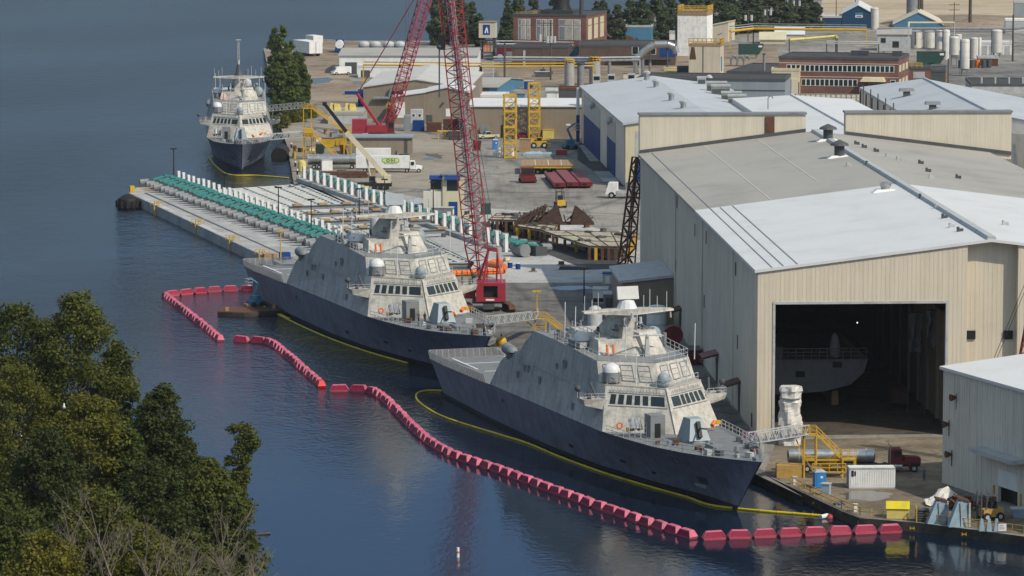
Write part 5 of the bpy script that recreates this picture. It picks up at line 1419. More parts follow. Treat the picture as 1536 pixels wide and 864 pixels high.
c=at(1503,799); t=T('notice_board','white notice board on the quay railing','sign',c); b=MB(); b.box(-.5,-.25,.25,.5,-.2,1.15); b.build('panel',m_white,t); b=MB(); b.box(-.4,-.21,0,-.33,-.15,.3); b.box(.33,-.21,0,.4,-.15,.3); b.build('post',m_mgrey,t); b=MB()
for k in range(3): b.box(-.38,-.262,.5+.2*k,.3-.1*k,-.252,.56+.2*k)
b.build('lettering',m_mgrey,t)
c=at(1528,776); t=T('steel_tub','pale blue steel tub by the doorway at the right edge','tub',c); b=MB(); b.hexa([(-.6,-.5,0),(1.2,-.5,0),(1.2,.8,0),(-.6,.8,0)],[(-1,-.8,1.1),(1.6,-.8,1.1),(1.6,1,1.1),(-1,1,1.1)]); b.build('shell',m_sblue,t); b=MB(); b.box(-1.05,-.85,1.1,1.65,1.05,1.2); b.build('rim',m_lgrey,t)
for k,(px,py) in enumerate(((1290,783),(1368,792),(1446,801),(1222,754),(1165,728))):
    c=at(px,py,-.6); t=T('quay_mark','small yellow steel ladder bracket on the dark quay wall','bracket',c+Vector((0,-.15,0)),R(-8),'brackets on the quay wall'); b=MB(); b.box(-.3,-.06,-.2,-.2,0,.2); b.box(.2,-.06,-.2,.3,0,.2); b.box(-.3,-.06,-.05,.3,0,.05); b.build('bracket',m_yel,t)
c=at(1140,652); t=T('purple_bin','small purple bin at the corner of the hall by the bow','bin',at(1124,668)); b=MB(); b.hexa([(-.8,-.6,.3),(.8,-.6,.3),(.8,.6,.3),(-.8,.6,.3)],[(-1,-.8,1.9),(1,-.8,1.9),(1,.8,1.9),(-1,.8,1.9)]); b.build('tub',M('purple',(.16,.06,.15)),t); b=MB(); b.bar((-.7,0,0),(-.7,0,.4),.1); b.bar((.7,0,0),(.7,0,.4),.1); b.build('stand',m_dgrey,t)

# ---- person: one skinned body, clothing coloured by height, head with face and cap
def person(px,py,lab,rz,shirt,trouser,cap):
    c=at(px,py); t=T('person',lab,'person',c,rz)
    V=[(0,0,.95),(0,0,1.2),(0,0,1.42),(0,0,1.54),(0,0,1.66),(0,.02,1.76),
       (.1,0,.9),(.12,0,.5),(.12,.02,.1),(.13,-.14,.05),(-.1,0,.9),(-.13,-.04,.5),(-.13,.03,.1),(-.14,-.12,.05),
       (.2,0,1.42),(.27,.03,1.13),(.27,-.08,.9),(.27,-.1,.8),(-.2,0,1.42),(-.27,.03,1.13),(-.26,-.1,.9),(-.25,-.14,.8)]
    E_=[(0,1),(1,2),(2,3),(3,4),(4,5),(0,6),(6,7),(7,8),(8,9),(0,10),(10,11),(11,12),(12,13),(2,14),(14,15),(15,16),(16,17),(2,18),(18,19),(19,20),(20,21)]
    rad=[.15,.15,.16,.06,.1,.09,.1,.075,.05,.05,.1,.075,.05,.05,.08,.05,.04,.035,.08,.05,.04,.035]
    me=bpy.data.meshes.new('body'); me.from_pydata(V,E_,[]); o=bpy.data.objects.new('body',me); COL.objects.link(o)
    sk=o.modifiers.new('skin','SKIN'); 
    for v,r_ in zip(me.skin_vertices[0].data,rad): v.radius=(r_,r_*.85)
    me.skin_vertices[0].data[0].use_root=True
    sb=o.modifiers.new('sub','SUBSURF'); sb.levels=1; sb.render_levels=1
    dg=bpy.context.evaluated_depsgraph_get(); dg.update(); m2=bpy.data.meshes.new_from_object(o.evaluated_get(dg)); bpy.data.objects.remove(o)
    m2.name='body'; m2.materials.clear()
    for mm in (m_skin,shirt,trouser,m_black): m2.materials.append(mm)
    for p in m2.polygons:
        z=p.center.z; x=abs(p.center.x)
        p.material_index=3 if z<.1 else (2 if z<.95 and x<.23 else (1 if z<1.48 and not (x>.2 and z<1.05) else 0)); p.use_smooth=True
    o=bpy.data.objects.new('body',m2); COL.objects.link(o); o.parent=t
    b=MB(); b.dome((0,.01,1.74),.115,zs=.75); b.box(-.09,-.2,1.735,.09,-.08,1.755); b.build('hard_hat',cap,t)
    b=MB(); b.cbox((0,-.1,1.68),(.03,.04,.05)); b.cbox((-.04,-.09,1.71),(.025,.02,.015)); b.cbox((.04,-.09,1.71),(.025,.02,.015)); b.cbox((0,-.09,1.62),(.05,.02,.01)); b.build('face',m_skin,t)
person(1386,721,'person standing alone on the quay in blue work clothes and red hard hat',R(30),M('work_shirt',(.1,.14,.2),.8),m_denim,m_red)
for k,(x,y,lab) in enumerate(((95,-3.2,'person in dark clothes by the gun on the middle warship, left of two'),(96,-2.5,'person in dark clothes by the gun on the middle warship, right of two'))):
    p=loc(SHIP2,x,y,interp(DZ,x)); q_=proj(p)
    person(100,600,lab,R(60+80*k),m_dgrey,m_black,m_dgrey); bpy.data.objects[[o.name for o in COL.objects if o.get('label')==lab][0]].location=p

# ================================================================== YARD
c=at(664,327); s=ppm(c); w_=wid(c,0,696); h_=hat(c,263)
t=T('control_tower','cream two-storey control tower with blue awnings and door above the winches','tower',c,0)
b=MB(); b.box(0,0,0,w_,5,h_); b.build('wall',m_cream,t); b=MB(); b.box(-.3,-.3,h_,w_+.3,5.3,h_+.3); b.box(-2.8,.8,h_-.3,0,4.6,h_); b.build('roof',m_mgrey,t)
b=MB(); b.box(-4.2,.3,0,-.02,5,h_*.62); an=b.build('annex',m_grey_wall,t); b=MB(); b.box(-2.6,1,h_*.62,-.02,4.4,h_-.35); an2=b.build('lookout_bay',m_cream,t)
b=MB(); b.box(-2.65,.95,h_*.66,-.3,1.0,h_*.93); b.box(-2.65,1,h_*.66,-2.58,4.2,h_*.93); b.build('window',m_win,an2)
b=MB(); b.box(w_*.2,-.06,h_*.64,w_*.72,.02,h_*.92); b.build('window',m_win,t)
for x0,x1,y in ((w_*.1,w_*.82,0),(-2.9,-.1,.95)):
    b=MB(); b.hexa([(x0,y-1.0,h_*.9),(x1,y-1.0,h_*.9),(x1,y,h_*.9),(x0,y,h_*.9)],[(x0,y-1.0,h_*.92),(x1,y-1.0,h_*.92),(x1,y,h_*1.0),(x0,y,h_*1.0)]); b.build('awning',m_blue,t)
b=MB(); b.box(w_*.28,-.06,.4,w_*.7,.02,h_*.38); b.build('door',m_blue,t); b=MB(); b.box(w_*.1,-2,0,w_*.9,-.02,.4); b.build('door_step',m_pier,t)
t_,w_,h_=box_thing('generator_unit','grey generator container left of the control tower, vents on its end','generator',647,332,32,20,3,m_mgrey,R(-6),lid=m_lgrey)
b=MB(); b.box(w_-.01,.4,h_*.5,w_+.05,2.4,h_*.85); b.box(w_*.75,-.04,h_*.4,w_*.92,.01,h_*.75); b.build('vent',m_white,t_)
for k,(px,py,lab) in enumerate(((614,318,'grey covered bundle farthest left in the row by the control tower'),(628,321,'grey covered bundle second in the row by the control tower'),(642,324,'grey covered bundle nearest the generator by the control tower'))):
    t_,w_,h_=box_thing('covered_bundle',lab,'bundle',px,py,17,12,2.4,m_mgrey,R(-10),'covered bundles by the control tower'); b=MB(); b.yprism([(-.1,h_),(2.5,h_),(1.2,h_+.5)],0,w_); b.build('cover',m_sblue if k!=1 else m_mgrey,t_)
t_,_,_=box_thing('power_pack','dark green power pack right of the control tower','generator',721,322,15,16,2,m_green,0,lid=m_dgrey)
box_thing('timber_crate','tan timber crate among the landward winches','crate',689,350,12,15,1.4,m_wood,.2,lid=m_wood)
t_,w_,h_=box_thing('fuel_tank','yellow-orange box tank beside the landward posts by the truck crane','tank',530,293,22,12,2.2,m_yel,0,lid=m_yel2)
# red modular trailers
def spmt(px,py,lab,L_=28):
    c=at(px,py); t=T('modular_trailer',lab,'trailer',c,R(4),'red modular trailers in the yard')
    b=MB(); b.box(-1.42,0,.75,1.42,L_,1.35); b.build('bed',m_redd,t); b=MB(); b.box(-1.45,-1.4,.55,1.45,-.02,1.5); pp=b.build('power_unit',m_redd,t); b=MB(); b.box(-1.0,-1.46,.8,-.1,-1.39,1.25); b.build('grille',m_black,pp)
    b=MB(); b.box(-1.3,.5,1.36,1.3,L_-.5,1.42); b.build('deck_plate',m_pink if False else M('dusty_red',(.2,.055,.065),.7),t)
    for i in range(8):
        for x in (-1,1):
            b=MB(); b.cyl((x-.3,1.6+i*3.4,.38),(x+.3,1.6+i*3.4,.38),.38,n=10); b.build('wheel',m_tire,t)
spmt(839,283,'red modular trailer, leftmost of the three side by side'); spmt(859,282,'red modular trailer in the middle of the three, set farther back',33); spmt(879,282,'red modular trailer, rightmost and shortest of the three')
c=at(793,275); t=T('tow_tractor','squat maroon tow tractor with dark cab before the timber transporter','tractor',c,R(6)); 
b=MB(); b.box(-1.8,0,.5,1.8,5,1.6); b.box(-1.7,1.5,1.6,1.7,4.6,2.0); b.build('body',m_redd,t); b=MB(); b.box(-1.6,1.4,2.0,1.6,3.6,3.6); cb=b.build('cab',m_redd,t); b=MB(); b.box(-1.4,1.35,2.2,1.4,1.42,3.4); b.box(-1.65,1.6,2.3,-1.58,3.4,3.4); b.build('windscreen',m_win,cb); wheels(t,(-1.5,1.5),(.9,4.1),.55,.4)
c=at(783,262); s=ppm(c); w_=wid(c,0,862)
t=T('timber_transporter','low transporter platform decked with timber under the yellow mast sections','transporter',c,R(0)); b=MB(); b.box(0,0,1.6,w_,16,2.1); b.build('frame',m_yel,t)
b=MB()
for i in range(13): b.box(i*w_/13,-.1,2.1,(i+.93)*w_/13,16.2,2.28)
b.build('timber_deck',m_wood,t); b=MB()
for x in (.25,.5,.75): b.box(w_*x-.1,0,2.29,w_*x+.15,15.5,2.34)
b.build('pale_batten',m_cream,t)
for x in (.6,w_-.9):
    for y in (.8,14):
        b=MB(); b.box(x-.2,y,0,x+.2,y+.4,1.6); b.build('leg',m_dgrey,t)
wheels(t,(w_*.3,w_*.45,w_*.6),(1.5,8),.6,.5)
def mastsec(px,py,pyt,wm,lab,n,sec):
    c=at(px,py); h_=hat(c,pyt); t=T('tower_crane_section',lab,'mast section',c,R(5)); 
    for k in range(sec):
        z0,z1=h_*k/sec,h_*(k+1)/sec; b=MB(); b.lattice((0,0,z0),(0,0,z1),wm,wm,n,.17,.09); b.box(-wm/2-.2,-wm/2-.2,z1-.35,wm/2+.2,-wm/2+.1,z1); b.box(-wm/2-.2,wm/2-.1,z1-.35,wm/2+.2,wm/2+.2,z1); b.build('mast_frame',m_yel,t)
    b=MB(); b.box(-wm/2,-wm/2,.1,wm/2,wm/2,.4); b.build('foot',m_yel,t)
mastsec(765,237,142,3.0,'yellow tower crane mast section standing in the yard, nearer and left of two',2,4)
mastsec(801,209,124,2.9,'yellow tower crane mast section by the tan workshop, farther and right of two',2,4)
box_thing('timber_crate','tall tan timber crate between the yellow mast sections','crate',779,228,17,19,2.4,m_wood,0,lid=m_wood)
c=at(808,222); t=T('telehandler','yellow telehandler beside the tall timber crate','telehandler',c,R(5))
b=MB(); b.box(-2.2,-1,.7,2,1,1.8); b.build('body',m_yel,t); b=MB(); b.box(-.6,-1,1.8,.8,0,2.9); cb=b.build('cab',m_yel,t); b=MB(); b.box(-.5,-1.05,2,.7,-.98,2.8); b.build('window',m_win,cb); b=MB(); b.bar((-2,.5,2.0),(3.2,.5,2.4),.22); b.build('boom_arm',m_yel,t); wheels(t,(-1.4,1.4),(-1.05,1.05),.8,.5)
box_thing('fuel_tank','yellow box tank against the tan workshop wall','tank',814,208,17,13,2.5,m_yel2,0,lid=m_yel)
box_thing('insulation_roll','pale yellow wrapped pack on the yard by the telehandler','pack',810,222,16,6,1.5,m_yel2,0,lid=m_yel2)
boomlift(at(855,224),R(200),'blue boom lift parked by the blue doors of the tall workshop',1.5)
t_,_,_=box_thing('flat_rack','dull red flat rack beyond the timber transporter','rack',834,233,17,8,2.4,m_red,0)
c=at(790,233); t=T('folded_tarp','blue-grey folded tarpaulin heap behind the transporter','tarpaulin',c); b=MB(); g_=[(-1+8*i/9,-1+2.6*j/5,.5+.5*rr.random()*(0<i<9)*(0<j<5)) for i in range(10) for j in range(6)]; b.add(g_,[(i*6+j,(i+1)*6+j,(i+1)*6+j+1,i*6+j+1) for i in range(9) for j in range(5)]); b.box(-1,-1,0,7,1.6,.48); b.build('sheet',m_sblue,t)
toilet(743,224,208,'blue portable toilet in the middle yard left of the yellow mast section',8)
c=at(748,235); t=T('bucket_stack','white stacked buckets and pallets at the foot of the yellow mast section','stack',c); 
for k,(x,y,h_) in enumerate(((0,0,3),(1.1,.5,2.4),(-1,.3,1.6),(3.5,1,2))):
    b=MB(); b.cyl((x,y,0),(x,y,h_),.5,n=10); b.build('bucket',m_white,t)
def pickup(px,py,lab,rz,mat,sc=1.0,kind='pickup'):
    c=at(px,py); t=T('pickup_truck' if kind=='pickup' else 'van',lab,kind,c,rz); t.scale=(sc,)*3
    if kind=='pickup':
        b=MB(); b.hexa([(-2.7,-.95,.45),(2.7,-.95,.45),(2.7,.95,.45),(-2.7,.95,.45)],[(-2.7,-.95,1.1),(2.6,-.9,1.05),(2.6,.9,1.05),(-2.7,.95,1.1)]); b.build('body',mat,t)
        b=MB(); b.hexa([(-.7,-.88,1.1),(1.3,-.88,1.1),(1.3,.88,1.1),(-.7,.88,1.1)],[(-.5,-.75,1.8),(.6,-.75,1.8),(.6,.75,1.8),(-.5,.75,1.8)]); cb=b.build('cab',mat,t)
        b=MB(); b.add([(.66,-.72,1.76),(1.26,-.84,1.16),(1.26,.84,1.16),(.66,.72,1.76)],[(0,1,2,3)]); 
        for s in (-1,1): b.add([(-.45,s*.775,1.75),(.6,s*.775,1.75),(1.1,s*.885,1.15),(-.6,s*.885,1.15)],[(0,1,2,3)])
        b.build('window',m_win,cb); b=MB(); b.box(-2.6,-.8,1.0,-.8,.8,1.12); b.build('bed',m_dgrey,t)
    else:
        b=MB(); b.hexa([(-2.6,-.95,.4),(2.6,-.95,.4),(2.6,.95,.4),(-2.6,.95,.4)],[(-2.6,-.9,2.2),(1.5,-.85,2.2),(1.5,.85,2.2),(-2.6,.9,2.2)]); bb=b.build('body',mat,t)
        b=MB(); b.add([(1.55,-.8,2.1),(2.1,-.85,1.3),(2.1,.85,1.3),(1.55,.8,2.1)],[(0,1,2,3)]); b.box(.4,-.95,1.4,1.4,-.9,2.0); b.build('window',m_win,bb)
    wheels(t,(-1.7,1.7),(-.85,.85),.4,.28)
    for s in (-.65,.65):
        b=MB(); b.box(2.6,s-.2,.7,2.72,s+.2,.95); b.build('headlight',m_dome,t)
pickup(732,208,'cream pickup truck facing left before the tan workshop',R(200),m_cream,1.1)
c=at(783,207); 
pickup(783,208,'red pickup truck half hidden behind the yellow mast section',R(15),m_red,1.0)
c=at(940,297); t=T('utility_truck','white flatbed truck with grey gear beside the blue-doored workshop','truck',c,R(172)); t.scale=(1.5,)*3
b=MB(); b.box(-3.2,-1.2,.8,1.4,1.2,1.2); b.build('flatbed',m_lgrey,t); b=MB(); b.hexa([(1.4,-1.1,.6),(3.2,-1.1,.6),(3.2,1.1,.6),(1.4,1.1,.6)],[(1.4,-1,2.4),(2.7,-1,2.4),(2.7,1,2.4),(1.4,1,2.4)]); cb=b.build('cab',m_white,t); b=MB(); b.box(1.7,-1.1,1.5,2.6,-1.02,2.2); b.box(2.9,-.9,1.5,2.98,.9,2.2); b.build('window',m_win,cb); b=MB(); b.cbox((-1.2,0,1.8),(2.6,1.6,1.2)); b.build('load',m_mgrey,t); wheels(t,(-2,2.2),(-1.1,1.1),.5,.35)
forklift(840,311,'yellow forklift with black cage behind the rusty ribs',R(100),1.6)
# building platforms on trestles
def bench(pxl,z,lab,seed):
    pts=[at(x,y,z) for x,y in pxl]; o=V3(pts[0]); t=T('assembly_platform',lab,'platform',o); rr=random.Random(seed)
    q=[p-o for p in pts]; up=Vector((0,0,.35))
    b=MB(); b.hexa(q,[p+up for p in q]); b.build('deck',M('weathered_deck',(.36,.335,.26),.85,var=.4,scale=.5,dirt=(.2,.13,.08)),t)
    n=6; rows=[]
    b=MB()
    for v in (0,.33,.66,1): a=q[0].lerp(q[3],v)+Vector((0,0,.36)); c_=q[1].lerp(q[2],v)+Vector((0,0,.36)); b.bar(a,c_,.12)
    for u in (0,.25,.5,.75,1): a=q[0].lerp(q[1],u)+Vector((0,0,.36)); c_=q[3].lerp(q[2],u)+Vector((0,0,.36)); b.bar(a,c_,.1)
    b.build('deck_beam',m_rust,t)
    for u in [i/n for i in range(n+1)]:
        for v in (0,.5,1):
            p=q[0].lerp(q[1],u).lerp(q[3].lerp(q[2],u),v); b=MB(); b.box(p.x-.3,p.y-.3,0,p.x+.3,p.y+.3,p.z); b.build('leg',m_yel if (seed+int(u*10))%3==0 else m_rust,t)
    for k in range(9):
        p=q[0].lerp(q[1],rr.random()).lerp(q[3].lerp(q[2],rr.random()),rr.random()); b=MB(); b.cbox(p+Vector((0,0,.6)),(rr.uniform(.6,2.4),rr.uniform(.4,1),rr.uniform(.2,.5)),rr.random()*3); b.build('loose_plate',m_dgrey,t)
bench([(733,332),(800,335),(838,312),(750,317)][0:1]+[(812,334),(812,321),(745,323)],2.2,'weathered steel assembly platform on short legs behind the rusty ribs',1)
bench([(884,372),(943,373),(952,352),(812,348)],2.4,'large weathered assembly platform on posts, nearest in the yard',2)
bench([(776,342),(830,350),(838,337),(782,333)],2.0,'small yellow-legged assembly platform under the rusty ribs',3)
c=at(840,345,2.4); o_=V3(at(838,352)); t=T('hull_ribs','two rusty pointed hull ribs standing on the assembly platforms','hull ribs',o_)
zt=hat(o_,308)
m_drust=M('dark_rust',(.07,.04,.03),.85,var=.35,scale=1.2)
for (xx,dx,wd) in ((-1.6,1,1.0),(4.6,-1,.85)):
    for k in range(7):
        b=MB(); y=-2.4+k*.9; tip=zt-.25*abs(k-3)
        b.xprism([(xx-3.4*wd*dx,2.3),(xx+2.6*wd*dx,2.3),(xx+2.2*wd*dx,3.6),(xx+1.5*wd*dx,tip),(xx+.9*wd*dx,tip-.2),(xx-1.2*wd*dx,4.4)],y,y+.22); b.build('rib',m_drust,t)
    b=MB()
    for z in (3,4.0,5.0): b.bar((xx-.6*dx,-2.5,z),(xx-.6*dx,3.6,z),.13); b.bar((xx+1.6*wd*dx,-2.5,z),(xx+1.6*wd*dx,3.6,z),.13)
    b.build('stringer',m_rust,t)
for k in range(6):
    b=MB(); b.xprism([(-9.4+k*1.0,2.3),(-8.7+k*1.0,2.3),(-5.9+k*.7,4.4+k*.35),(-6.5+k*.7,4.5+k*.35),(-8.2+k*.9,3.4)],-1.5,2.8); b.build('curved_frame',m_drust,t)
for k in range(26):
    a_=Vector((rr.uniform(-8,7),rr.uniform(-2.5,3.5),rr.uniform(2.4,3.4))); b=MB(); b.bar(a_,a_+Vector((rr.uniform(-2.4,2.4),rr.uniform(-1.5,1.5),rr.uniform(0,2.2))),.12); b.build('loose_frame',m_drust if k%3 else m_rust,t)
b=MB(); b.bar((-2,1,2.3),(6.8,1,2.5),.3); b.bar((-8,-1,2.4),(7,-1,2.4),.25); b.build('sill',m_rust,t)
c=at(838,405); t=T('steel_plates','low stack of dark steel plates on the apron','plates',c,R(-4)); 
for k in range(3): b=MB(); b.box(.1*k,.1*k,k*.22,5.2,2.6,k*.22+.2); b.build('plate',m_dgrey,t)
c=at(745,444); t=T('traffic_cone','orange traffic cone on the asphalt right of the red crane','cone',c); b=MB(); b.cyl((0,0,.05),(0,0,1.2),.32,.05,n=10); b.build('cone',m_oran,t); b=MB(); b.box(-.4,-.4,0,.4,.4,.06); b.build('base',m_black,t)
for px,py,lab in ((765,402,'small blue barrel on the apron, left of two'),(777,404,'small blue barrel on the apron, right of two')):
    c=at(px,py); t=T('barrel',lab,'barrel',c); b=MB(); b.cyl((0,0,0),(0,0,1.1),.5,n=12); b.build('drum',m_blue,t,True); b=MB(); b.cyl((0,0,1.1),(0,0,1.18),.42,n=12); b.build('lid',m_white,t)
c=at(938,414); t=T('lattice_mast','rusty brown lattice mast leaning by the long side of the hall','mast',c); zt=hat(c,237)
b=MB(); b.lattice((0,0,0),(2.2,1.5,zt),2.4,1.3,12,.16,.1); b.build('lattice',m_rust,t); b=MB(); b.box(-1.6,-1.6,0,1.6,1.6,.4); b.build('foot',m_rust,t)
# office huts and equipment between lean-to and lot
t_,w_,h_=box_thing('office_hut','small site hut with blue roof at the corner of the lean-to','hut',904,426,26,15,3,m_lgrey,R(-3),part='wall',lid=m_blue); b=MB(); b.box(w_*.15,-.05,.1,w_*.4,.02,h_*.8); b.build('door',m_white,t_)
t_,w_,h_=box_thing('office_trailer','white office trailer with dark windows behind the nearest warship radar','trailer',889,455,22,20,5,m_white,R(-3),part='wall',lid=m_lgrey); b=MB(); b.box(.1,-.05,h_*.1,w_*.9,.02,h_*.4); b.build('window',m_win,t_)
t_,w_,h_=box_thing('office_trailer','dark grey equipment trailer next to the white office trailer','trailer',905,466,34,24,5,m_mgrey,R(-3),part='wall',lid=m_lgrey); b=MB(); b.box(.4,-.05,h_*.25,w_*.6,.02,h_*.8); b.build('door',m_dgrey,t_)
box_thing('boat_cover','low grey covered boat hull by the site hut','boat',925,430,32,8,3,m_sblue,R(-3),lid=m_lgrey)
t_,w_,h_=box_thing('equipment_box','steel blue equipment container below the tan lean-to','container',962,497,30,34,4,m_bgwall,R(-3),ribs=True)
c=at(985,500); h_=hat(c,462); t=T('dust_silo','white cylindrical silo between the nearest warship and the hall','silo',c); b=MB(); b.lathe([(1.7,0),(1.7,h_),(1.3,h_+.4),(.1,h_+.6)],(0,0,0),18); b.build('shell',m_white,t,True)
for z in (h_*.35,h_*.8): b=MB(); b.lathe([(1.76,z),(1.76,z+.15)],(0,0,0),18); b.build('band',m_lgrey,t)
c=at(962,470); t=T('access_frame','yellow scaffold frame against the lean-to wall','scaffold',c); h_=hat(c,430)
b=MB()
for x in (0,2.4,4.8):
    b.bar((x,0,0),(x,0,h_),.1); b.bar((x,1.2,0),(x,1.2,h_),.1)
for z in (h_*.4,h_*.7,h_): b.bar((0,0,z),(4.8,0,z),.08); b.box(0,0,z-.1,4.8,1.2,z-.05)
b.build('frame',m_yel,t)
c=at(1038,545); t=T('waste_skip','maroon waste skip between the nearest warship and the hall wall','skip',c); b=MB(); b.hexa([(-1,-2,.2),(1,-2,.2),(1,2,.2),(-1,2,.2)],[(-1.4,-2.6,2.4),(1.4,-2.6,2.4),(1.4,2.6,2.4),(-1.4,2.6,2.4)]); b.build('tub',m_redd,t); b=MB(); b.box(-1.45,-2.65,2.4,1.45,2.65,2.55); b.build('rim',m_dgrey,t)
c=at(1010,520); t=T('ventilation_fan','round maroon fan housing by the hall wall behind the nearest warship','fan',c); b=MB(); b.cyl((0,-.8,2.0),(0,.8,2.0),1.6,n=16); b.build('housing',m_redd,t,True); b=MB(); b.box(-1,-.6,0,1,.6,.6); b.build('base',m_dgrey,t)
# ---- beside the farthest warship
c=at(540,259); t=T('box_truck','white box truck with a green OSI logo in the middle yard','truck',c,R(-1)); s=ppm(c); W_=wid(c,R(-1),614)
b=MB(); b.box(-1,0,1.1,W_,2.5,4.1); bx=b.build('cargo_box',m_white,t); b=MB(); b.box(-1,.6,.75,W_+3.4,1.9,1.1); b.build('chassis',m_dgrey,t)
b=MB(); b.hexa([(W_+.15,.1,.9),(W_+1.6,.1,.9),(W_+1.6,2.4,.9),(W_+.15,2.4,.9)],[(W_+.15,.2,2.9),(W_+1.3,.25,2.9),(W_+1.3,2.25,2.9),(W_+.15,2.3,2.9)]); cb=b.build('cab',m_white,t)
b=MB(); b.hexa([(W_+1.6,.2,.8),(W_+3.2,.35,.8),(W_+3.2,2.15,.8),(W_+1.6,2.3,.8)],[(W_+1.6,.3,1.8),(W_+3.1,.45,1.6),(W_+3.1,2.05,1.6),(W_+1.6,2.2,1.8)]); b.build('hood',m_white,t)
b=MB(); b.box(W_+.4,.06,1.9,W_+1.2,.12,2.7); b.build('window',m_win,cb); wheels(t,(1.2,W_-.6),(.2,2.3),.52,.4); wheels(t,(W_+2.3,),(.35,2.15),.52,.3)
xm=wid(c,R(-1),586); b=MB(); b.xprism([(xm+2.2*math.copysign(abs(math.cos(a_))**.5,math.cos(a_)),3.05+.62*math.copysign(abs(math.sin(a_))**.5,math.sin(a_))) for a_ in [2*math.pi*i_/24+.01 for i_ in range(24)]],-.03,0); lg=b.build('logo_panel',M('logo_green',(.22,.42,.04)),bx)
b=MB(); b.xprism([(xm+1.95*math.copysign(abs(math.cos(a_))**.5,math.cos(a_)),3.05+.42*math.copysign(abs(math.sin(a_))**.5,math.sin(a_))) for a_ in [2*math.pi*i_/24+.01 for i_ in range(24)]],-.05,-.02); b.build('logo_field',M('logo_pale',(.55,.65,.3)),lg)
m4=Matrix.Translation((xm,-.07,3.05))@Matrix.Rotation(math.pi/2,4,'X'); text('lettering','O·S·I',1.0,m_black,bx,m4,.01,True)
m4=Matrix.Translation((xm,-.02,2.25))@Matrix.Rotation(math.pi/2,4,'X'); text('lettering','Environmental, Inc.',.42,m_dgrey,bx,m4,.005)
c=at(462,253); t=T('tank_trailer','long silver tank trailer by the quay of the farthest warship','trailer',c,R(0)); L_=wid(c,0,540); b=MB(); b.cyl((0,0,2.4),(L_,0,2.4),1.1,n=16); tk_=b.build('tank',m_steel,t,True); b=MB()
for k in range(6): b.cyl((k*L_/5.2,0,2.4),(k*L_/5.2+.12,0,2.4),1.15,n=16)
b.build('band',m_lgrey,tk_); b=MB(); b.box(0,-.6,1.0,L_,.6,1.3); b.build('frame',m_dgrey,t); wheels(t,(1.5,2.8,L_-2),(-.95,.95),.52,.45)
c=at(534,243); t=T('box_trailer','white box trailer behind the box truck','trailer',c,0); L_=wid(c,0,586); b=MB(); b.box(0,0,1.1,L_,2.5,3.4); b.build('cargo_box',m_white,t); b=MB(); b.box(0,.6,.7,L_,1.9,1.1); b.build('chassis',m_dgrey,t); wheels(t,(1.2,2.4),(.3,2.2),.5,.4)
for px,py,ln,lab,mm,dz in ((467,267,86,'stack of rust-brown beams along the yard edge by the truck crane',m_rust,1.6),):
    c=at(px,py); L_=ln/ppm(c); t=T('beam_stack',lab,'beams',c,R(-1))
    for k in range(6): b=MB(); b.box(rr.uniform(0,1),.4*(k%3),.2+.7*(k//3),L_-rr.uniform(0,1),.4*(k%3)+.3,.85+.7*(k//3)); b.build('beam',mm,t)
t_,w_,h_=box_thing('white_tote','white plastic tote box beside the silver tank trailer','box',483,256,16,16,1.8,m_white,.2,lid=m_lgrey)
c=at(453,258); t=T('mooring_float','upright rounded yellow tank at the quay of the farthest warship','tank',c); b=MB(); b.lathe([(1.0,0),(1.05,2),(.8,2.7),(.1,3.0)],(0,0,0),14); b.build('shell',m_yel2,t,True); b=MB(); b.lathe([(1.1,0),(1.1,.2)],(0,0,0),14); b.build('base',m_dgrey,t)
c=at(442,238); t=T('warning_post','yellow post with an orange top at the quay edge','post',c); b=MB(); b.cyl((0,0,0),(0,0,2.4),.4,n=10); b.build('post',m_yel,t); b=MB(); b.ball((0,0,2.9),.55); b.build('head',m_oran,t)
for k,(px,py) in enumerate(((437,222),(440,236),(443,250),(446,262),(449,272),(433,205),(430,190))):
    c=at(px,py); t=T('quay_bollard','short white-topped bollard along the quay edge of the farthest warship','bollard',c,0,'bollards at the far quay'); b=MB(); b.cyl((0,0,0),(0,0,1.0),.25,n=8); b.build('post',m_black,t); b=MB(); b.cyl((0,0,1.0),(0,0,1.4),.25,n=8); b.build('cap',m_white,t)
c=at(421,236,WZ); t=T('quay_fender','large black fenders hanging between the farthest warship and the quay','fender',c); b=MB(); b.cyl((0,-6,.8),(0,6,.8),2.2,n=14); b.build('body',m_black,t,True); b=MB(); b.cyl((-1,6,3),(1,6,5),.2); b.build('chain',m_dgrey,t)
def bin_(px,py,w_,h_,lab,mm,dm=2.4):
    c=at(px,py); s=ppm(c); W2=w_/s; H2=h_/s; t=T('waste_skip',lab,'skip',c,0)
    b=MB(); b.hexa([(.25,.25,.2),(W2-.25,.25,.2),(W2-.25,dm-.2,.2),(.25,dm-.2,.2)],[(0,0,H2),(W2,0,H2),(W2,dm,H2),(0,dm,H2)]); b.build('tub',mm,t); b=MB(); b.box(-.06,-.06,H2,W2+.06,dm+.06,H2+.14); b.build('rim',m_dgrey,t)
    b=MB()
    for i in range(int(W2/1.2)): b.box(.5+i*1.2,-.02,.3,.65+i*1.2,.2,H2)
    b.build('stiffener',mm,t)
bin_(482,222,20,14,'yellow skip under the tall yellow stair tower',m_yel); bin_(501,220,22,13,'yellow skip right of the stair tower skip',m_yel); bin_(509,229,21,10,'orange-brown skip before the yellow skips',m_oran); bin_(472,231,15,14,'dark green covered skip at the stair tower foot',m_green)
bin_(572,226,30,15,'olive green skip against the low grey shed',m_green2); bin_(552,222,19,11,'dark blue skip against the low grey shed',m_blue); bin_(575,229,9,5,'small light blue bin at the foot of the olive skip',m_lblue,1.2)
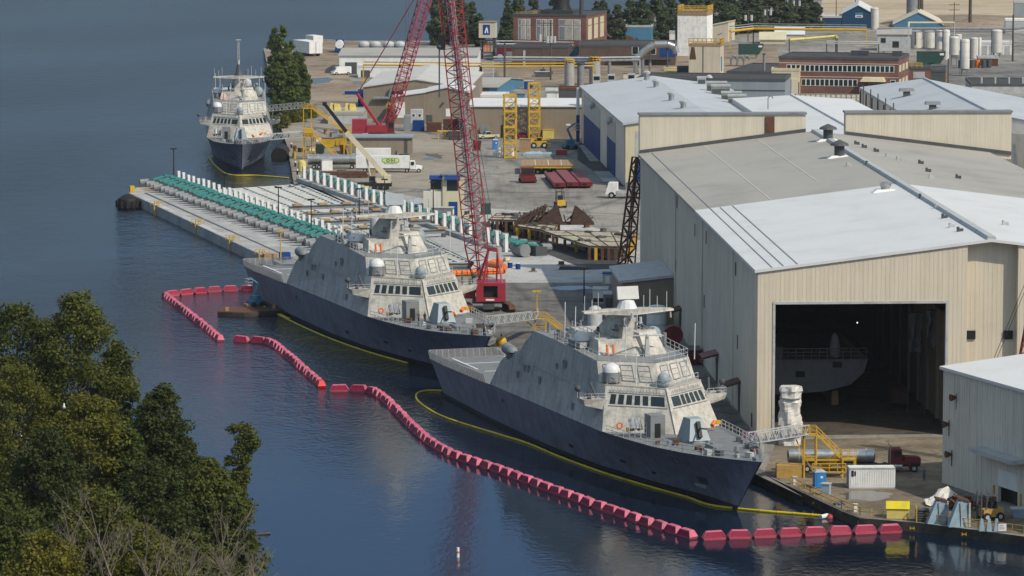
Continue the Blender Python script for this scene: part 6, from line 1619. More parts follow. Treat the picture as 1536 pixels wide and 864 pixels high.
# low grey shed, trestles etc
c=at(520,232); t=T('low_shed','low grey-brown shed with flat blue-grey roof below the far red crane','shed',c,0); W_=wid(c,0,618); h_=hat(c,207)
b=MB(); b.box(0,0,0,W_,8,h_); b.build('wall',m_brown,t); b=MB(); b.box(-.4,-.5,h_,W_+.4,8.4,h_+.4); b.build('roof',m_bgwall,t); b=MB(); b.box(W_*.88,-.05,.1,W_*.93,.02,h_*.9); b.build('door',m_dgrey,t)
box_thing('white_tank_box','white covered box on the ground before the far red crane body','box',538,204,26,14,3,m_white,0,lid=m_white)
c=at(656,209); t=T('work_trestle','yellow steel trestle bench by the tan workshop annex','trestle',c,0); b=MB(); b.box(0,0,2.0,6,2,2.3); b.build('top',m_yel,t)
for x in (.2,2,3.8,5.6):
    b=MB(); b.box(x,.2,0,x+.3,.5,2); b.box(x,1.5,0,x+.3,1.8,2); b.build('leg',m_yel,t)
bin_(672,210,20,12,'dark cluttered skip left of the main crane boom',m_dgrey)
c=at(690,206); t=T('scrap_heap','dark heap of rods and frames left of the main crane boom','scrap',c); b=MB()
for k in range(24): a=Vector((rr.uniform(-4,0),rr.uniform(-1,1),rr.uniform(.1,1.5))); b.bar(a,a+Vector((rr.uniform(-3,3),rr.uniform(-1,1),rr.uniform(-.2,2))),.12)
b.build('rods',m_dgrey,t)
for px,py,w_,h_,mm,lab in ((619,197,17,16,m_blue,'dark blue container beside the white double doors'),(640,198,22,14,m_rust,'rusty container left of the open shed'),(665,197,34,18,m_rust,'long rusty open-front shed box by the crane boom'),(606,197,10,24,m_bgwall,'tall grey electrical box beside the far red crane cab')):
    box_thing('storage_container',lab,'container',px,py,w_,h_,3,mm,0,ribs=True)
bin_(709,226,13,14,'dark maroon box skip right of the main crane boom',m_redd)
for k,(px,py) in enumerate(((490,200),(500,205),(512,200),(476,212),(530,214),(520,206),(505,240),(548,244),(470,246),(528,236),(560,262),(512,262),(452,228),(466,226),(536,222),(545,264),(598,232),(606,238))):
    c=at(px,py); t=T('crate','small weathered crate among the clutter near the tall yellow stair tower','crate',c,rr.random(),'small crates in the cluttered lot'); a_=rr.uniform(.5,1.3); b=MB(); b.cbox((0,0,.55),(a_*1.8,a_*1.3,1.1)); b.build('box',(m_wood,m_mgrey,m_rust,m_tan,m_sblue)[k%5],t); b=MB(); b.cbox((0,0,1.15),(a_*1.9,a_*1.4,.1)); b.build('lid',m_dgrey if k%2 else m_wood,t)
for k,(px,py) in enumerate(((700,322),(708,328),(726,345),(748,352),(757,338),(742,330),(930,352),(948,362),(905,348),(880,342),(760,392),(790,385),(800,408),(842,398),(860,404))):
    c=at(px,py); t=T('pallet','small timber pallet load on the concrete apron by the assembly platforms','pallet',c,rr.random(),'pallet loads on the apron'); b=MB(); b.cbox((0,0,.1),(1.4,1.2,.2)); b.build('base',m_wood,t); b=MB(); b.cbox((0,0,.5),(rr.uniform(.7,1.2),rr.uniform(.7,1.1),.6)); b.build('load',(m_dgrey,m_rust,m_tan,m_lgrey)[k%4],t)
# ================================================================== BACKGROUND BUILDINGS
def bldg(name,lab,cat,pxl,pyb,pxr,pyt,dm,rz,wall,roof,kind='flat',rise=2.0,over=.4):
    c=at(pxl,pyb); W_=wid(c,rz,pxr); h_=hat(c,pyt); t=T(name,lab,cat,c,rz)
    if kind=='flat':
        b=MB(); b.box(0,0,0,W_,dm,h_); wl=b.build('wall',wall,t)
        b=MB(); b.box(.35,.35,h_-.3,W_-.35,dm-.35,h_+.03); b.build('roof',roof,t)
        b=MB(); b.box(-.12,-.12,h_-.45,W_+.12,.3,h_+.35); b.box(-.12,dm-.3,h_-.45,W_+.12,dm+.12,h_+.35); b.box(-.12,.3,h_-.45,.3,dm-.3,h_+.35); b.box(W_-.3,.3,h_-.45,W_+.12,dm-.3,h_+.35); b.build('parapet',m_dgrey if roof is m_roof_d else roof,t)
    elif kind=='gx':
        b=MB(); b.yprism([(0,0),(dm,0),(dm,h_),(dm/2,h_+rise),(0,h_)],0,W_); b.build('wall',wall,t)
        b=MB(); o=over; b.yprism([(-o,h_-.05),(dm/2,h_+rise+.02),(dm/2,h_+rise+.35),(-o,h_+.28)],-o,W_+o); b.yprism([(dm/2,h_+rise+.02),(dm+o,h_-.05),(dm+o,h_+.28),(dm/2,h_+rise+.35)],-o,W_+o); b.build('roof',roof,t)
    elif kind=='gy':
        b=MB(); b.xprism([(0,0),(W_,0),(W_,h_),(W_/2,h_+rise),(0,h_)],0,dm); b.build('wall',wall,t)
        b=MB(); o=over; b.xprism([(-o,h_-.05),(W_/2,h_+rise+.02),(W_/2,h_+rise+.35),(-o,h_+.28)],-o,dm+o); b.xprism([(W_/2,h_+rise+.02),(W_+o,h_-.05),(W_+o,h_+.28),(W_/2,h_+rise+.35)],-o,dm+o); b.build('roof',roof,t)
    elif kind=='mono':
        b=MB(); b.xprism([(0,0),(W_,0),(W_,h_),(0,h_-rise)],0,dm); b.build('wall',wall,t)
        b=MB(); b.xprism([(-.3,h_-rise+.02),(W_+.3,h_+.02),(W_+.3,h_+.35),(-.3,h_-rise+.35)],-.3,dm+.3); b.build('roof',roof,t)
    return t,W_,h_
def win(t,x0,x1,z0,z1,y=0.0,fr=None,gl=None,name='window'):
    b=MB(); b.box(x0,y-.08,z0,x1,y+.05,z1); f=b.build(name,fr or m_lgrey,t)
    b=MB(); b.box(x0+.18,y-.12,z0+.15,x1-.18,y+.02,z1-.15); b.build('pane',gl or m_win,f); return f
def door(t,x0,x1,h_,mm,y=0.0,z0=.05):
    b=MB(); b.box(x0,y-.08,z0,x1,y+.05,h_); b.build('door',mm,t)
def sidewin(t,x,y0,y1,z0,z1):
    b=MB(); b.box(x-.02,y0,z0,x+.08,y1,z1); b.build('window',m_cream,t)
# --- tall workshop with blue doors behind the main hall
AC=at(938,280); AF=at(873,213); ARZ=math.atan2(AF[1]-AC[1],AF[0]-AC[0])-math.pi/2; AL=(AF-AC).length
ze=hat(AC,187); hw=19.0; _u=Vector((math.cos(ARZ),math.sin(ARZ),0)); zr2=hat(AF+_u*hw,116.5)
t=T('workshop','tall cream workshop with pale blue roof and deep blue doors along its side','workshop',AC,ARZ)
b=MB(); b.xprism([(0,0),(2*hw,0),(2*hw,ze),(hw,zr2),(0,ze)],0,AL); wl=b.build('wall',m_cream,t); 
b=MB(); b.box(-.12,2,0,-.01,AL,ze-.4); b.build('side_cladding',m_grey_wall,t)
b=MB(); b.xprism([(-.7,ze-.1),(hw,zr2+.02),(hw,zr2+.5),(-.7,ze+.4)],-.5,AL+.5); b.xprism([(hw,zr2+.02),(2*hw+.7,ze-.1),(2*hw+.7,ze+.4),(hw,zr2+.5)],-.5,AL+.5); b.build('roof',m_roof_b,t)
for px0,px1 in ((877,901),(912,924)):
    y0=wallpt(px1,240,AC,ARZ)[0]; y1=wallpt(px0,230,AC,ARZ)[0]; b=MB(); b.box(-.3,y0,0,-.1,y1,ze*.56); dd=b.build('blue_door',m_blue,t)
    b=MB(); b.box(-.28,y0,ze*.56,-.1,y1,ze*.9); b.build('upper_panel',m_lgrey,t)
    b=MB()
    for k in range(1,5): yy=y0+(y1-y0)*k/5; b.box(-.33,yy-.08,0,-.29,yy+.08,ze*.56)
    b.build('door_seam',m_dgrey,dd)
for px in (893,919):
    y0=wallpt(px,170,AC,ARZ)[0]; b=MB(); b.cyl((-1.6,y0,ze*.86),(-.2,y0,ze*.92),.9,.7,n=10); b.build('door_track_end',m_lgrey,t)
b=MB(); b.box(2.5,-.1,0,6,.02,ze*.45); b.build('front_door',m_blue,t); b=MB(); b.box(2.3,-.06,ze*.45,6.2,.02,ze*.9); b.build('front_panel',m_lgrey,t)
b=MB(); b.cyl((-1.2,AL-1,0),(-1.2,AL-1,ze*1.0),.45,n=8); b.build('door_post',m_white,t); b=MB(); b.cyl((-1.2,AL-1.0,.1),(-1.2,AL-1.0,ze*.5),.5,n=8); b.build('post_paint',m_blue,t)
def on_roof(px,py,z): return at(px,py,z)
def vent(px,py,z,lab,r=.9,h_=2.3):
    c=on_roof(px,py,z); t=T('roof_ventilator',lab,'ventilator',c); b=MB(); b.cyl((0,0,-.6),(0,0,h_),r*.8,n=12); b.build('stack',m_steel,t,True); b=MB(); b.lathe([(r,h_-.5),(r*1.15,h_),(r*.6,h_+.3)],(0,0,0),12); b.build('cap',m_lgrey,t); b=MB(); b.box(-1.1,-1.1,-.7,1.1,1.1,-.1+.2); b.build('curb',m_white,t)
zm_=(ze+zr2)/2
for px,py,z,lab in ((970,121,zr2,'silver roof ventilator farthest back on the pale blue workshop roof'),(984,134,zr2-.5,'silver roof ventilator second from the back on the pale blue workshop roof'),(1007,153,zr2-.4,'silver roof ventilator third from the back on the pale blue workshop roof'),(1025,166,zr2-.6,'silver roof ventilator nearest on the pale blue workshop roof')): vent(px,py,z,lab)
for k,(px,py,wp,hp,lab) in enumerate(((1046,126,13,9,'pale roof unit farthest back on the workshop roof'),(1060,138,30,13,'long green-grey air handler, farthest of the four on the workshop roof'),(1067,144,28,14,'long green-grey air handler, second of the four on the workshop roof'),(1082,153,30,13,'long green-grey air handler, third of the four on the workshop roof'),(1092,160,27,15,'long green-grey air handler, nearest of the four on the workshop roof'),(1111,167,14,5,'small flat roof hatch by the air handlers'))):
    z=zr2-1.0-.25*k; c=on_roof(px,py,z); s=ppm(c); t=T('air_handler',lab,'roof unit',c,R(-2),'air handlers on the workshop roof'); w_=wp/s; h_=hp/s*1.35
    b=MB(); b.box(0,0,-.8,w_,2.2,h_*.75); b.build('casing',M('unit_green',(.2,.23,.2),.6) if 1<=k<=4 else m_lgrey,t); b=MB(); b.box(-.1,-.1,h_*.75,w_+.1,2.3,h_*.9); b.build('hood',m_lgrey,t); b=MB(); b.box(.2,-.06,.1,w_-.2,.02,h_*.55); b.build('louvre',m_dgrey,t)
for k,(px,py,wp) in enumerate(((870,131,16),(887,128,0),)):
    pass
for px,py,lab in ((895,121,'pale boxed roof cowl on the workshop far edge, left of three'),(917,120,'pale boxed roof cowl on the workshop far edge, middle of three'),(947,119,'pale boxed roof cowl on the workshop far edge, right of three')):
    c=on_roof(px,py,ze+1.2); t=T('roof_cowl',lab,'roof unit',c); b=MB(); b.box(-1,-.8,-1.2,1,.8,1.6); b.build('casing',m_lblue if False else m_roof_b,t); b=MB(); b.box(-.8,-.86,.2,.8,-.78,1.2); b.build('grille',m_black,t)
c=on_roof(993,170,zr2-3); t=T('roof_box','small white box at the front edge of the pale blue workshop roof','roof unit',c); b=MB(); b.box(-1.0,0,-2,1.0,1.6,1.5); b.build('casing',m_white,t); b=MB(); b.box(-1.1,-.1,1.5,1.1,1.7,1.65); b.build('lid',m_lgrey,t)
# --- mid white roofs behind the hall
def polyhall(lab,A,B,Rf,C,zw,mat,wall,name='hall'):
    """roof with ridge parallel to AB: A far eave, B near eave, Rf far ridge, C far right eave"""
    t=T(name,lab,'hall',Vector((A.x,A.y,0))); o=Vector((A.x,A.y,0)); d=B-A
    Rn=Rf+d; Cn=C+d
    b=MB(); th=Vector((0,0,.4)); p=[A-o,B-o,Rn-o,Rf-o]; b.hexa(p,[q+th for q in p]); p=[Rf-o,Rn-o,Cn-o,C-o]; b.hexa(p,[q+th for q in p]); b.build('roof',mat,t)
    b=MB(); f=lambda v:Vector((v.x-o.x,v.y-o.y,0)); g=lambda v:v-o-Vector((0,0,.05))
    b.add([f(A),f(B),g(B),g(A)],[(0,1,2,3)]); b.add([f(B),f(Rn),f(Cn),g(Cn),g(Rn),g(B)],[(0,1,2,3,4,5)]); b.add([f(A),g(A),g(Rf),g(C),f(C),f(Rf)],[(0,1,2,3,4,5)]); b.add([f(C),g(C),g(Cn),f(Cn)],[(0,1,2,3)]); b.build('wall',wall,t)
    b=MB(); b.bar(Rf-o+Vector((0,0,.5)),Rn-o+Vector((0,0,.5)),.25); b.build('ridge_cap',mat,t)
    return t,o
nrm=lambda v:v.normalized()
dH=Vector((math.sin(HRZ),-math.cos(HRZ),0))
A=at(1098,150,17); t,o=polyhall('low white-roofed hall between the two raised wall panels',A,A+dH*130,at(1187,145,18.5),at(1278,151,17),0,m_roof_w,m_grey_wall)
c=at(1152,166,17.5); t=T('vent_hook','thin grey hooked vent pipe on the low white roof','pipe',c); b=MB(); b.tube([(0,0,-1),(0,0,3),(.4,0,3.5),(1.0,0,3.4),(1.1,0,2.9)],.14); b.build('pipe',m_mgrey,t); b=MB(); b.cyl((0,0,-1),(0,0,-.4),.4); b.build('collar',m_dgrey,t)
A=at(1289,133,16); B_=at(1345,167,16); t,o=polyhall('wide pale-roofed hall at the right with two square roof vents',A,A+(B_-A)*1.5,at(1386,120,19.5),at(1580,158,16),0,m_roof_b,m_grey_wall)
d=(B_-A)
for k in range(5):
    p=A-o+d*(.12+.2*k); b=MB(); b.box(p.x-.15,p.y-.15,p.z-7,p.x+.15,p.y+.15,p.z+1.6); b.build('wall_pipe',m_dgrey,t)
for k in range(7): p=A-o+d*(.05+.16*k); b=MB(); b.box(p.x-.3,p.y-.3,0,p.x-.02,p.y+.3,p.z-.2); b.build('downspout',m_rust,t)
for px,py,lab in ((1360,138,'square grey vent on the wide pale roof, farther of two'),(1399,158,'square grey vent on the wide pale roof, nearer of two')):
    c=at(px,py,18.8); t=T('roof_ventilator',lab,'ventilator',c); b=MB(); b.box(-.8,-.8,-1.2,.8,.8,.3); b.build('curb',m_dgrey,t); b=MB(); b.hexa([(-1.9,-1.2,.2),(1.9,-1.2,.2),(1.9,1.2,.2),(-1.9,1.2,.2)],[(-1.7,-1,.9),(1.7,-1,.9),(1.7,1,.9),(-1.7,1,.9)]); b.build('hood',m_mgrey,t)
c=at(1527,205,15); t=T('exhaust_pipe','fat grey exhaust pipe and ducts right of the hall roof','duct',c); b=MB(); b.cyl((0,0,-6),(0,0,4),1.0,n=12); b.build('stack',m_mgrey,t,True); b=MB(); b.box(-1.5,-3,-6,5,1,-1.5); b.build('duct_box',m_lgrey,t)
# --- rear rows, left to right
t,W_,h_=bldg('warehouse','long white warehouse with grey roof at the far water edge','warehouse',509,111,716,84,44,R(-1),m_white,m_roof_g,'gx',1.2); door(t,2,6,4,m_dgrey); 
for k in range(4):
    c=at(546+k*17+(k>1)*3,66,h_+.8); t2=T('roof_ventilator','pale domed roof ventilator in the row along the white warehouse ridge','ventilator',c,0,'domed ventilators on the white warehouse'); b=MB(); b.dome((0,0,0),2.0,zs=.55,base=.8); b.build('dome',m_lgrey,t2,True); b=MB(); b.cyl((0,0,-1.5),(0,0,-.6),2.1,n=12); b.build('curb',m_mgrey,t2)
t,W_,h_=bldg('annex','low white annex before the long white warehouse','annex',537,116,640,99,8,R(-1),m_white,m_roof_w,'flat'); door(t,1,4,2.4,m_dgrey)
t,W_,h_=bldg('workshop','yellow-cream block on the right end of the white warehouse','workshop',640,103,716,87,8,R(-1),m_yel2,m_roof_s,'flat')
for k in range(3): win(t,W_*(.35+.15*k),W_*(.45+.15*k),1,2.6,0,m_dgrey)
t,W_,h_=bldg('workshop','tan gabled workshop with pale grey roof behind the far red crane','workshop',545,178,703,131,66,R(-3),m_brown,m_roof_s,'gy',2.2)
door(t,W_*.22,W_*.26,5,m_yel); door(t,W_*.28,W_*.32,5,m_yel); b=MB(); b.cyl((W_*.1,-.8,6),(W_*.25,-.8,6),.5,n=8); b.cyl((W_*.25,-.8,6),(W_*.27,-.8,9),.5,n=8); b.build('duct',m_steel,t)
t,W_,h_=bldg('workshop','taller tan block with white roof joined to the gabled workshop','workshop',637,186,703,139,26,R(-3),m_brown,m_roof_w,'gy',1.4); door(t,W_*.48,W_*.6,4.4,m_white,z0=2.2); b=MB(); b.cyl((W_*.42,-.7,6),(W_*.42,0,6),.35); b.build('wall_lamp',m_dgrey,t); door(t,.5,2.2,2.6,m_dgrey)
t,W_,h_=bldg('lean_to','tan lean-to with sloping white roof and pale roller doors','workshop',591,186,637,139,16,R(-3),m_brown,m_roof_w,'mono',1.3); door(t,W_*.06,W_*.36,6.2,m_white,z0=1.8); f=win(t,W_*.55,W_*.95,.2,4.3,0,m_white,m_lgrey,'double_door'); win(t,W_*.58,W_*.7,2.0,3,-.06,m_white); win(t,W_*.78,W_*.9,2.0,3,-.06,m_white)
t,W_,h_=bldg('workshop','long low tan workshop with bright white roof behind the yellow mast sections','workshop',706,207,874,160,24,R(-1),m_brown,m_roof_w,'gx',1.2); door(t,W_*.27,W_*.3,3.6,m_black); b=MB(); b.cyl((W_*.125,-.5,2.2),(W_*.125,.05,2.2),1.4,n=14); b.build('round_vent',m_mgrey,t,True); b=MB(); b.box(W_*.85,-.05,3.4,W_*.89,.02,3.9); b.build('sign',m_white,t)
t,W_,h_=bldg('shed','grey-roofed shed with light blue end wall right of the gabled workshop','shed',703,142,746,131,40,R(-12),m_lblue,m_roof_g,'gx',1.6); door(t,W_*.4,W_*.7,2.6,m_dgrey)
t,W_,h_=bldg('shed','cluttered white shed with dark openings left of the yellow mast section','shed',721,158,762,144,14,R(-1),m_white,m_roof_w,'flat'); 
for k in range(4): door(t,W_*(.1+.22*k),W_*(.25+.22*k),1.9,m_dgrey if k!=1 else m_blue)
t,W_,h_=bldg('shed','small white double shed by the grey silo','shed',820,150,848,137,6,R(-2),m_white,m_lgrey,'gx',.6); b=MB(); b.box(W_*.5-.05,-.06,.1,W_*.5+.05,.02,h_*.9); b.build('door_joint',m_mgrey,t)
t,W_,h_=bldg('shed','open brown-roofed canopy shed beside the white double shed','shed',838,158,878,133,8,R(-1),m_dgrey,m_brown if False else m_rust,'flat')
# grey sheds near the waterside with wrapped bundles
t,W_,h_=bldg('low_shed','low concrete-grey shed at the waterside left of the far red crane','shed',492,186,545,170,20,R(-1),m_lgrey,m_roof_g,'flat')
for px,py,wp,lab in ((494,166,18,'pale yellow wrapped bundle on the low waterside shed, left'),(517,166,18,'pale yellow wrapped bundle on the low waterside shed, right')):
    c=at(px,py,h_); s=ppm(c); t2=T('wrapped_bundle',lab,'bundle',c); b=MB(); b.hexa([(0,0,0),(wp/s,0,0),(wp/s,3,0),(0,3,0)],[(.3,.3,2),(wp/s-.5,.3,1.7),(wp/s-.5,2.7,1.7),(.3,2.7,2)]); b.build('wrap',m_yel2,t2); b=MB(); b.box(1.2,-.05,0,1.4,3.05,1.9); b.build('strap',m_dgrey,t2)
t,W_,h_=box_thing('storage_container','tall dark blue container by the low waterside shed','container',537,160,8,26,3,m_blue,0,lid=m_bgwall)
t,W_,h_=box_thing('work_platform','low blue platform on the dirt lot near the waterside shed','platform',517,142,22,4,3,m_blue,0,lid=m_blue)
# vehicles at the far left lot
c=at(464,85); t=T('box_trailer','white box trailer parked by the tall green trees at the water','trailer',c,R(25)); b=MB(); b.box(0,0,1.1,5.2,16,5.4); b.build('cargo_box',m_white,t); b=MB(); b.box(2.5,-.05,1.2,2.7,.02,5.2); b.build('door_joint',m_mgrey,t); b=MB(); b.box(.6,1,.6,4.7,14,1.1); b.build('chassis',m_dgrey,t); wheels(t,(.9,4.4),(2,3.2),.5,.4)
c=at(470,68); t=T('box_trailer','small white box trailer behind the larger one at the water','trailer',c,R(25)); b=MB(); b.box(0,0,1,4,8,3.6); b.build('cargo_box',m_white,t); b=MB(); b.box(.4,.5,.6,3.6,7,1.0); b.build('chassis',m_dgrey,t); wheels(t,(.7,3.3),(1.5,),.45,.35)
c=at(509,79); t=T('tanker_truck','dark blue truck with white round tank seen from behind on the dirt lot','truck',c,0); b=MB(); b.cyl((0,0,3.0),(0,6,3.0),1.5,n=14); b.build('tank',m_white,t,True); b=MB(); b.box(-1.6,-.2,.6,1.6,6,1.6); b.build('chassis',m_blue,t); b=MB(); b.box(-1.5,5,1.5,1.5,7.5,4.6); b.build('cab',m_blue,t); wheels(t,(-1.3,1.3),(.8,2,6.4),.55,.45)
pickup(512,112,'white van parked at the corner of the long white warehouse',R(200),m_white,1.25,'van')
# pipe racks
def rack(pxl,h_,lab,pipes,post=None,postmat=None,step=14.0):
    pts=[at(x,y,h_) for x,y in pxl]; o=V3(pts[0]); t=T('pipe_rack',lab,'pipe rack',o)
    for k,(dz,r,mm,nm) in enumerate(pipes):
        b=MB(); b.tube([p-o+Vector((0,.6*k,dz)) for p in pts],r,8); b.build(nm,mm,t,True)
    if post:
        for p,q_ in zip(pts[:-1],pts[1:]):
            n=max(1,int((q_-p).length/step))
            for i in range(n+1):
                c_=p.lerp(q_,i/n)-o; b=MB(); b.box(c_.x-.2,c_.y-.2,0,c_.x+.2,c_.y+.2,h_); b.build('support',postmat or m_yel,t)
rack([(545,97),(720,99),(722,100),(890,99)],6.5,'yellow pipe rack running before the white warehouse and red building',[(0,.3,m_yel,'pipe'),(.9,.22,m_yel,'pipe')],True,m_yel,22)
rack([(740,90),(885,91),(960,90)],8,'silver pipes on tall supports before the brick powerhouse',[(0,.35,m_steel,'pipe'),(.9,.3,m_lgrey,'pipe')],True,m_lgrey,30)
rack([(745,66),(770,66),(860,68)],6,'grey pipes along the foot of the brick powerhouse',[(0,.3,m_lgrey,'pipe'),(1,.25,m_lgrey,'pipe')],True,m_dgrey,26)
rack([(1095,47),(1130,43),(1300,45)],6.5,'long yellow conveyor gantry before the dark trees',[(0,.5,m_yel,'girder'),(1.0,.2,m_lgrey,'pipe'),(1.8,.2,m_mgrey,'pipe')],True,m_yel,26)
rack([(1318,43),(1520,43),(1560,38)],8,'fat silver pipe on supports above the white tanks',[(0,.55,m_steel,'pipe'),(-1.2,.2,m_lgrey,'pipe')],True,m_rust,30)
rack([(1363,40),(1363,34),(1432,34)],11,'pale yellow raised pipe before the far blue gable',[(0,.4,m_cream,'pipe')],True,m_lgrey,40)
rack([(1184,60),(1254,54),(1256,57)],9,'pale yellow sloping conveyor over the office roof',[(0,.45,m_yel2,'conveyor'),(-1.0,.15,m_mgrey,'pipe')],True,m_dgrey,18)
rack([(1240,65),(1318,66)],8,'thin silver pipes behind the brick office roof',[(0,.25,m_lgrey,'pipe'),(.7,.2,m_cream,'pipe')],True,m_dgrey,20)
# tower with emblem
c=at(732,88); h_=hat(c,33); t=T('water_tower','square tan tower with a blue emblem standing on open legs','tower',c,R(-6)); s=ppm(c); w_=25/s/2; zb=hat(c,56)
b=MB(); b.box(-w_,-w_,zb,w_,w_,h_); b.build('tank_house',m_tan,t); b=MB(); b.box(-w_-.2,-w_-.2,h_,w_+.2,w_+.2,h_+.3); b.build('roof',m_brown,t)
for x in (-w_*.75,w_*.75):
    for y in (-w_*.75,w_*.75): b=MB(); b.box(x-.25,y-.25,0,x+.25,y+.25,zb); b.build('leg',m_dgrey,t)
b=MB(); b.box(-w_*.8,-w_*.8,2,w_*.8,w_*.8,2.4); b.box(-w_*.9,-w_*.9,6.4,w_*.9,w_*.9,6.7); b.build('platform',m_dgrey,t)
for x in (-1.2,-.2,.9): b=MB(); b.box(x-.25,-w_*.6,2.5,x+.25,-w_*.5,6); b.build('pipe',m_oran,t)
b=MB(); b.box(-w_*.5,-w_-.08,zb+(h_-zb)*.2,w_*.35,-w_,zb+(h_-zb)*.85); em=b.build('emblem',m_blue,t)
b=MB(); zz=zb+(h_-zb)*.3; b.xprism([(-.9,zz),(-.45,zz),(-.2,zz+1.3),(.1,zz),(.5,zz),(.25,zz+1.6),(-.1,zz+2.3),(-.55,zz+1.6)],-w_-.14,-w_-.06); b.build('emblem_figure',m_white,em)
# brick powerhouse
t,W_,h_=bldg('powerhouse','red brick powerhouse with tall windows and a dark boiler stack on its roof','building',770,88,879,22,34,R(-14),m_brick,m_roof_d)
m_pale=M('pale_window',(.4,.38,.33),.4,var=.25,scale=.6)
for a,bb in ((.06,.24),(.31,.55),(.62,.93)):
    for z0,z1 in ((h_*.56+.3,h_*.56+3.3),(h_*.8,h_*.8+2.1)):
        if z0>h_*.7: z0,z1=h_*.77,h_*.77+2.2
        else: z0,z1=h_*.44,h_*.44+5.0
        n=3
        for k in range(n): f=win(t,W_*(a+(bb-a)*k/n)+.15,W_*(a+(bb-a)*(k+1)/n)-.15,z0,z1,0,m_white,m_pale if (k+int(a*10))%3 else m_mgrey)
for k in range(3):
    sidewin(t,W_,3+k*10,9+k*10,h_*.44,h_*.44+5); sidewin(t,W_,3+k*10,9+k*10,h_*.77,h_*.77+2.2)
b=MB(); b.lathe([(4.2,h_),(3.0,h_+3),(2.8,h_+12)],(W_*.56,12,0),14); b.build('boiler_stack',m_black,t,True); b=MB(); b.cyl((W_*.93,1,h_*.4),(W_*.93,1,h_+12),.8,n=10); b.build('flue',m_dgrey,t,True); b=MB(); b.box(W_*.3,8,h_,W_*.75,20,h_+1.4); b.build('roof_plant',m_roof_d,t); b=MB(); b.rail([(1,1,h_),(W_*.25,1,h_),(W_*.25,9,h_)],1.1,2,.06); b.build('roof_rail',m_yel,t)
t,W_,h_=bldg('annex','low dark brick annex along the foot of the powerhouse','annex',768,98,852,70,14,R(-6),m_brick2,m_roof_d); door(t,W_*.78,W_*.93,h_*.5,m_black); door(t,W_*.2,W_*.24,h_*.8,m_lgrey)
t,W_,h_=bldg('annex','low red-walled shed left of the powerhouse with a pale door','annex',744,91,772,70,10,R(-6),m_redd,m_roof_d); door(t,W_*.55,W_*.95,h_*.65,m_mgrey)
toilet(750,92,82,'blue portable toilet far back before the red-walled shed',7)
t,W_,h_=bldg('plant_building','long dark brown brick plant building right of the powerhouse','building',868,98,1013,68,30,R(-3),m_brick2,m_roof_d); win(t,W_*.55,W_*.62,h_*.55,h_*.95,0,m_white); win(t,W_*.74,W_*.8,h_*.55,h_*.95,0,m_white); b=MB(); b.box(W_*.84,-.06,h_*.45,W_,.02,h_*.95); b.build('blue_panel',m_blue,t); b=MB(); b.box(W_*.32,-1.5,h_*.3,W_*.95,-.02,h_*.38); b.build('walkway',m_dgrey,t)
t,W_,h_=bldg('pump_house','small bright blue block beside the powerhouse annex','building',851,91,867,71,8,R(-6),m_lblue,m_roof_d)
t,W_,h_=bldg('pump_house','dark blue low block under the plant building','building',866,103,885,86,5,R(-3),m_blue,m_roof_d)
t,W_,h_=bldg('roof_house','teal-blue square block on the plant building roof','roof house',938,66,977,39,12,R(-6),m_lblue,m_lgrey); b=MB(); b.cyl((W_*.44,-.6,h_*.25),(W_*.44,.1,h_*.25),.7,n=10); b.build('vent_outlet',m_dgrey,t)
t,W_,h_=bldg('kiosk','small white kiosk left of the tall white tower building','kiosk',1004,62,1018,48,6,R(-6),m_white,m_lgrey)
c=at(905,67); t=T('roof_equipment','rusty tank and pipes on the plant building roof','equipment',at(890,68)); b=MB(); b.rail([(0,0,0),(9,0,0),(9,6,0)],1.8,2,.12); b.build('rail',m_yel,t); b=MB(); b.cyl((14,1,1.6),(14,5,1.6),1.8,n=12); b.build('tank',m_rust,t,True); b=MB(); b.tube([(-2,0,1),(-2,0,4),(4,0,4.4),(7,0,3)],.5,8); b.build('pipe',m_rust,t); b=MB(); b.cbox((23,1,1),(2.5,2.5,2.2)); b.build('box',m_wood,t)
# elbow pipe + stacks
c=at(975,102); t=T('exhaust_duct','fat silver elbow duct rising before the plant building','duct',c,0); s=ppm(c)
b=MB(); b.tube([(-6,0,2),(-1.2,0,6.5),(1.5,0,8.2),(6,0,8.3),(8.4,0,7.4),(9.2,0,5.2)],1.25,12); b.build('duct',m_steel,t,True); b=MB(); b.cyl((6,0,0),(6,0,7),.3); b.cyl((0,0,0),(0,0,6.5),.3); b.build('support',m_dgrey,t)
for k,(px,py,pyt,wp,lab,mm) in enumerate(((854,131,96,15,'grey silo left of two with yellow top rails','g'),(892,128,93,17,'grey silo right of two with yellow top rails','g'))):
    c=at(px,py); h_=hat(c,pyt); r=wp/ppm(c)/2; t=T('silo',lab,'silo',c); b=MB(); b.lathe([(r,0),(r,h_),(r*.6,h_+.6),(.1,h_+.8)],(0,0,0),16); b.build('shell',M('silo_grey',(.36,.35,.33),.5,streak=.2),t,True)
    b=MB()
    for q in range(10):
        a=2*math.pi*q/10; b.bar((r*math.cos(a),r*math.sin(a),h_),(r*math.cos(a),r*math.sin(a),h_+1.6),.1)
    b.lathe([(r*1.05,h_+.8),(r*1.05,h_+1.0)],(0,0,0),12); b.lathe([(r*1.05,h_+1.5),(r*1.05,h_+1.65)],(0,0,0),12); b.build('top_rail',m_yel,t)
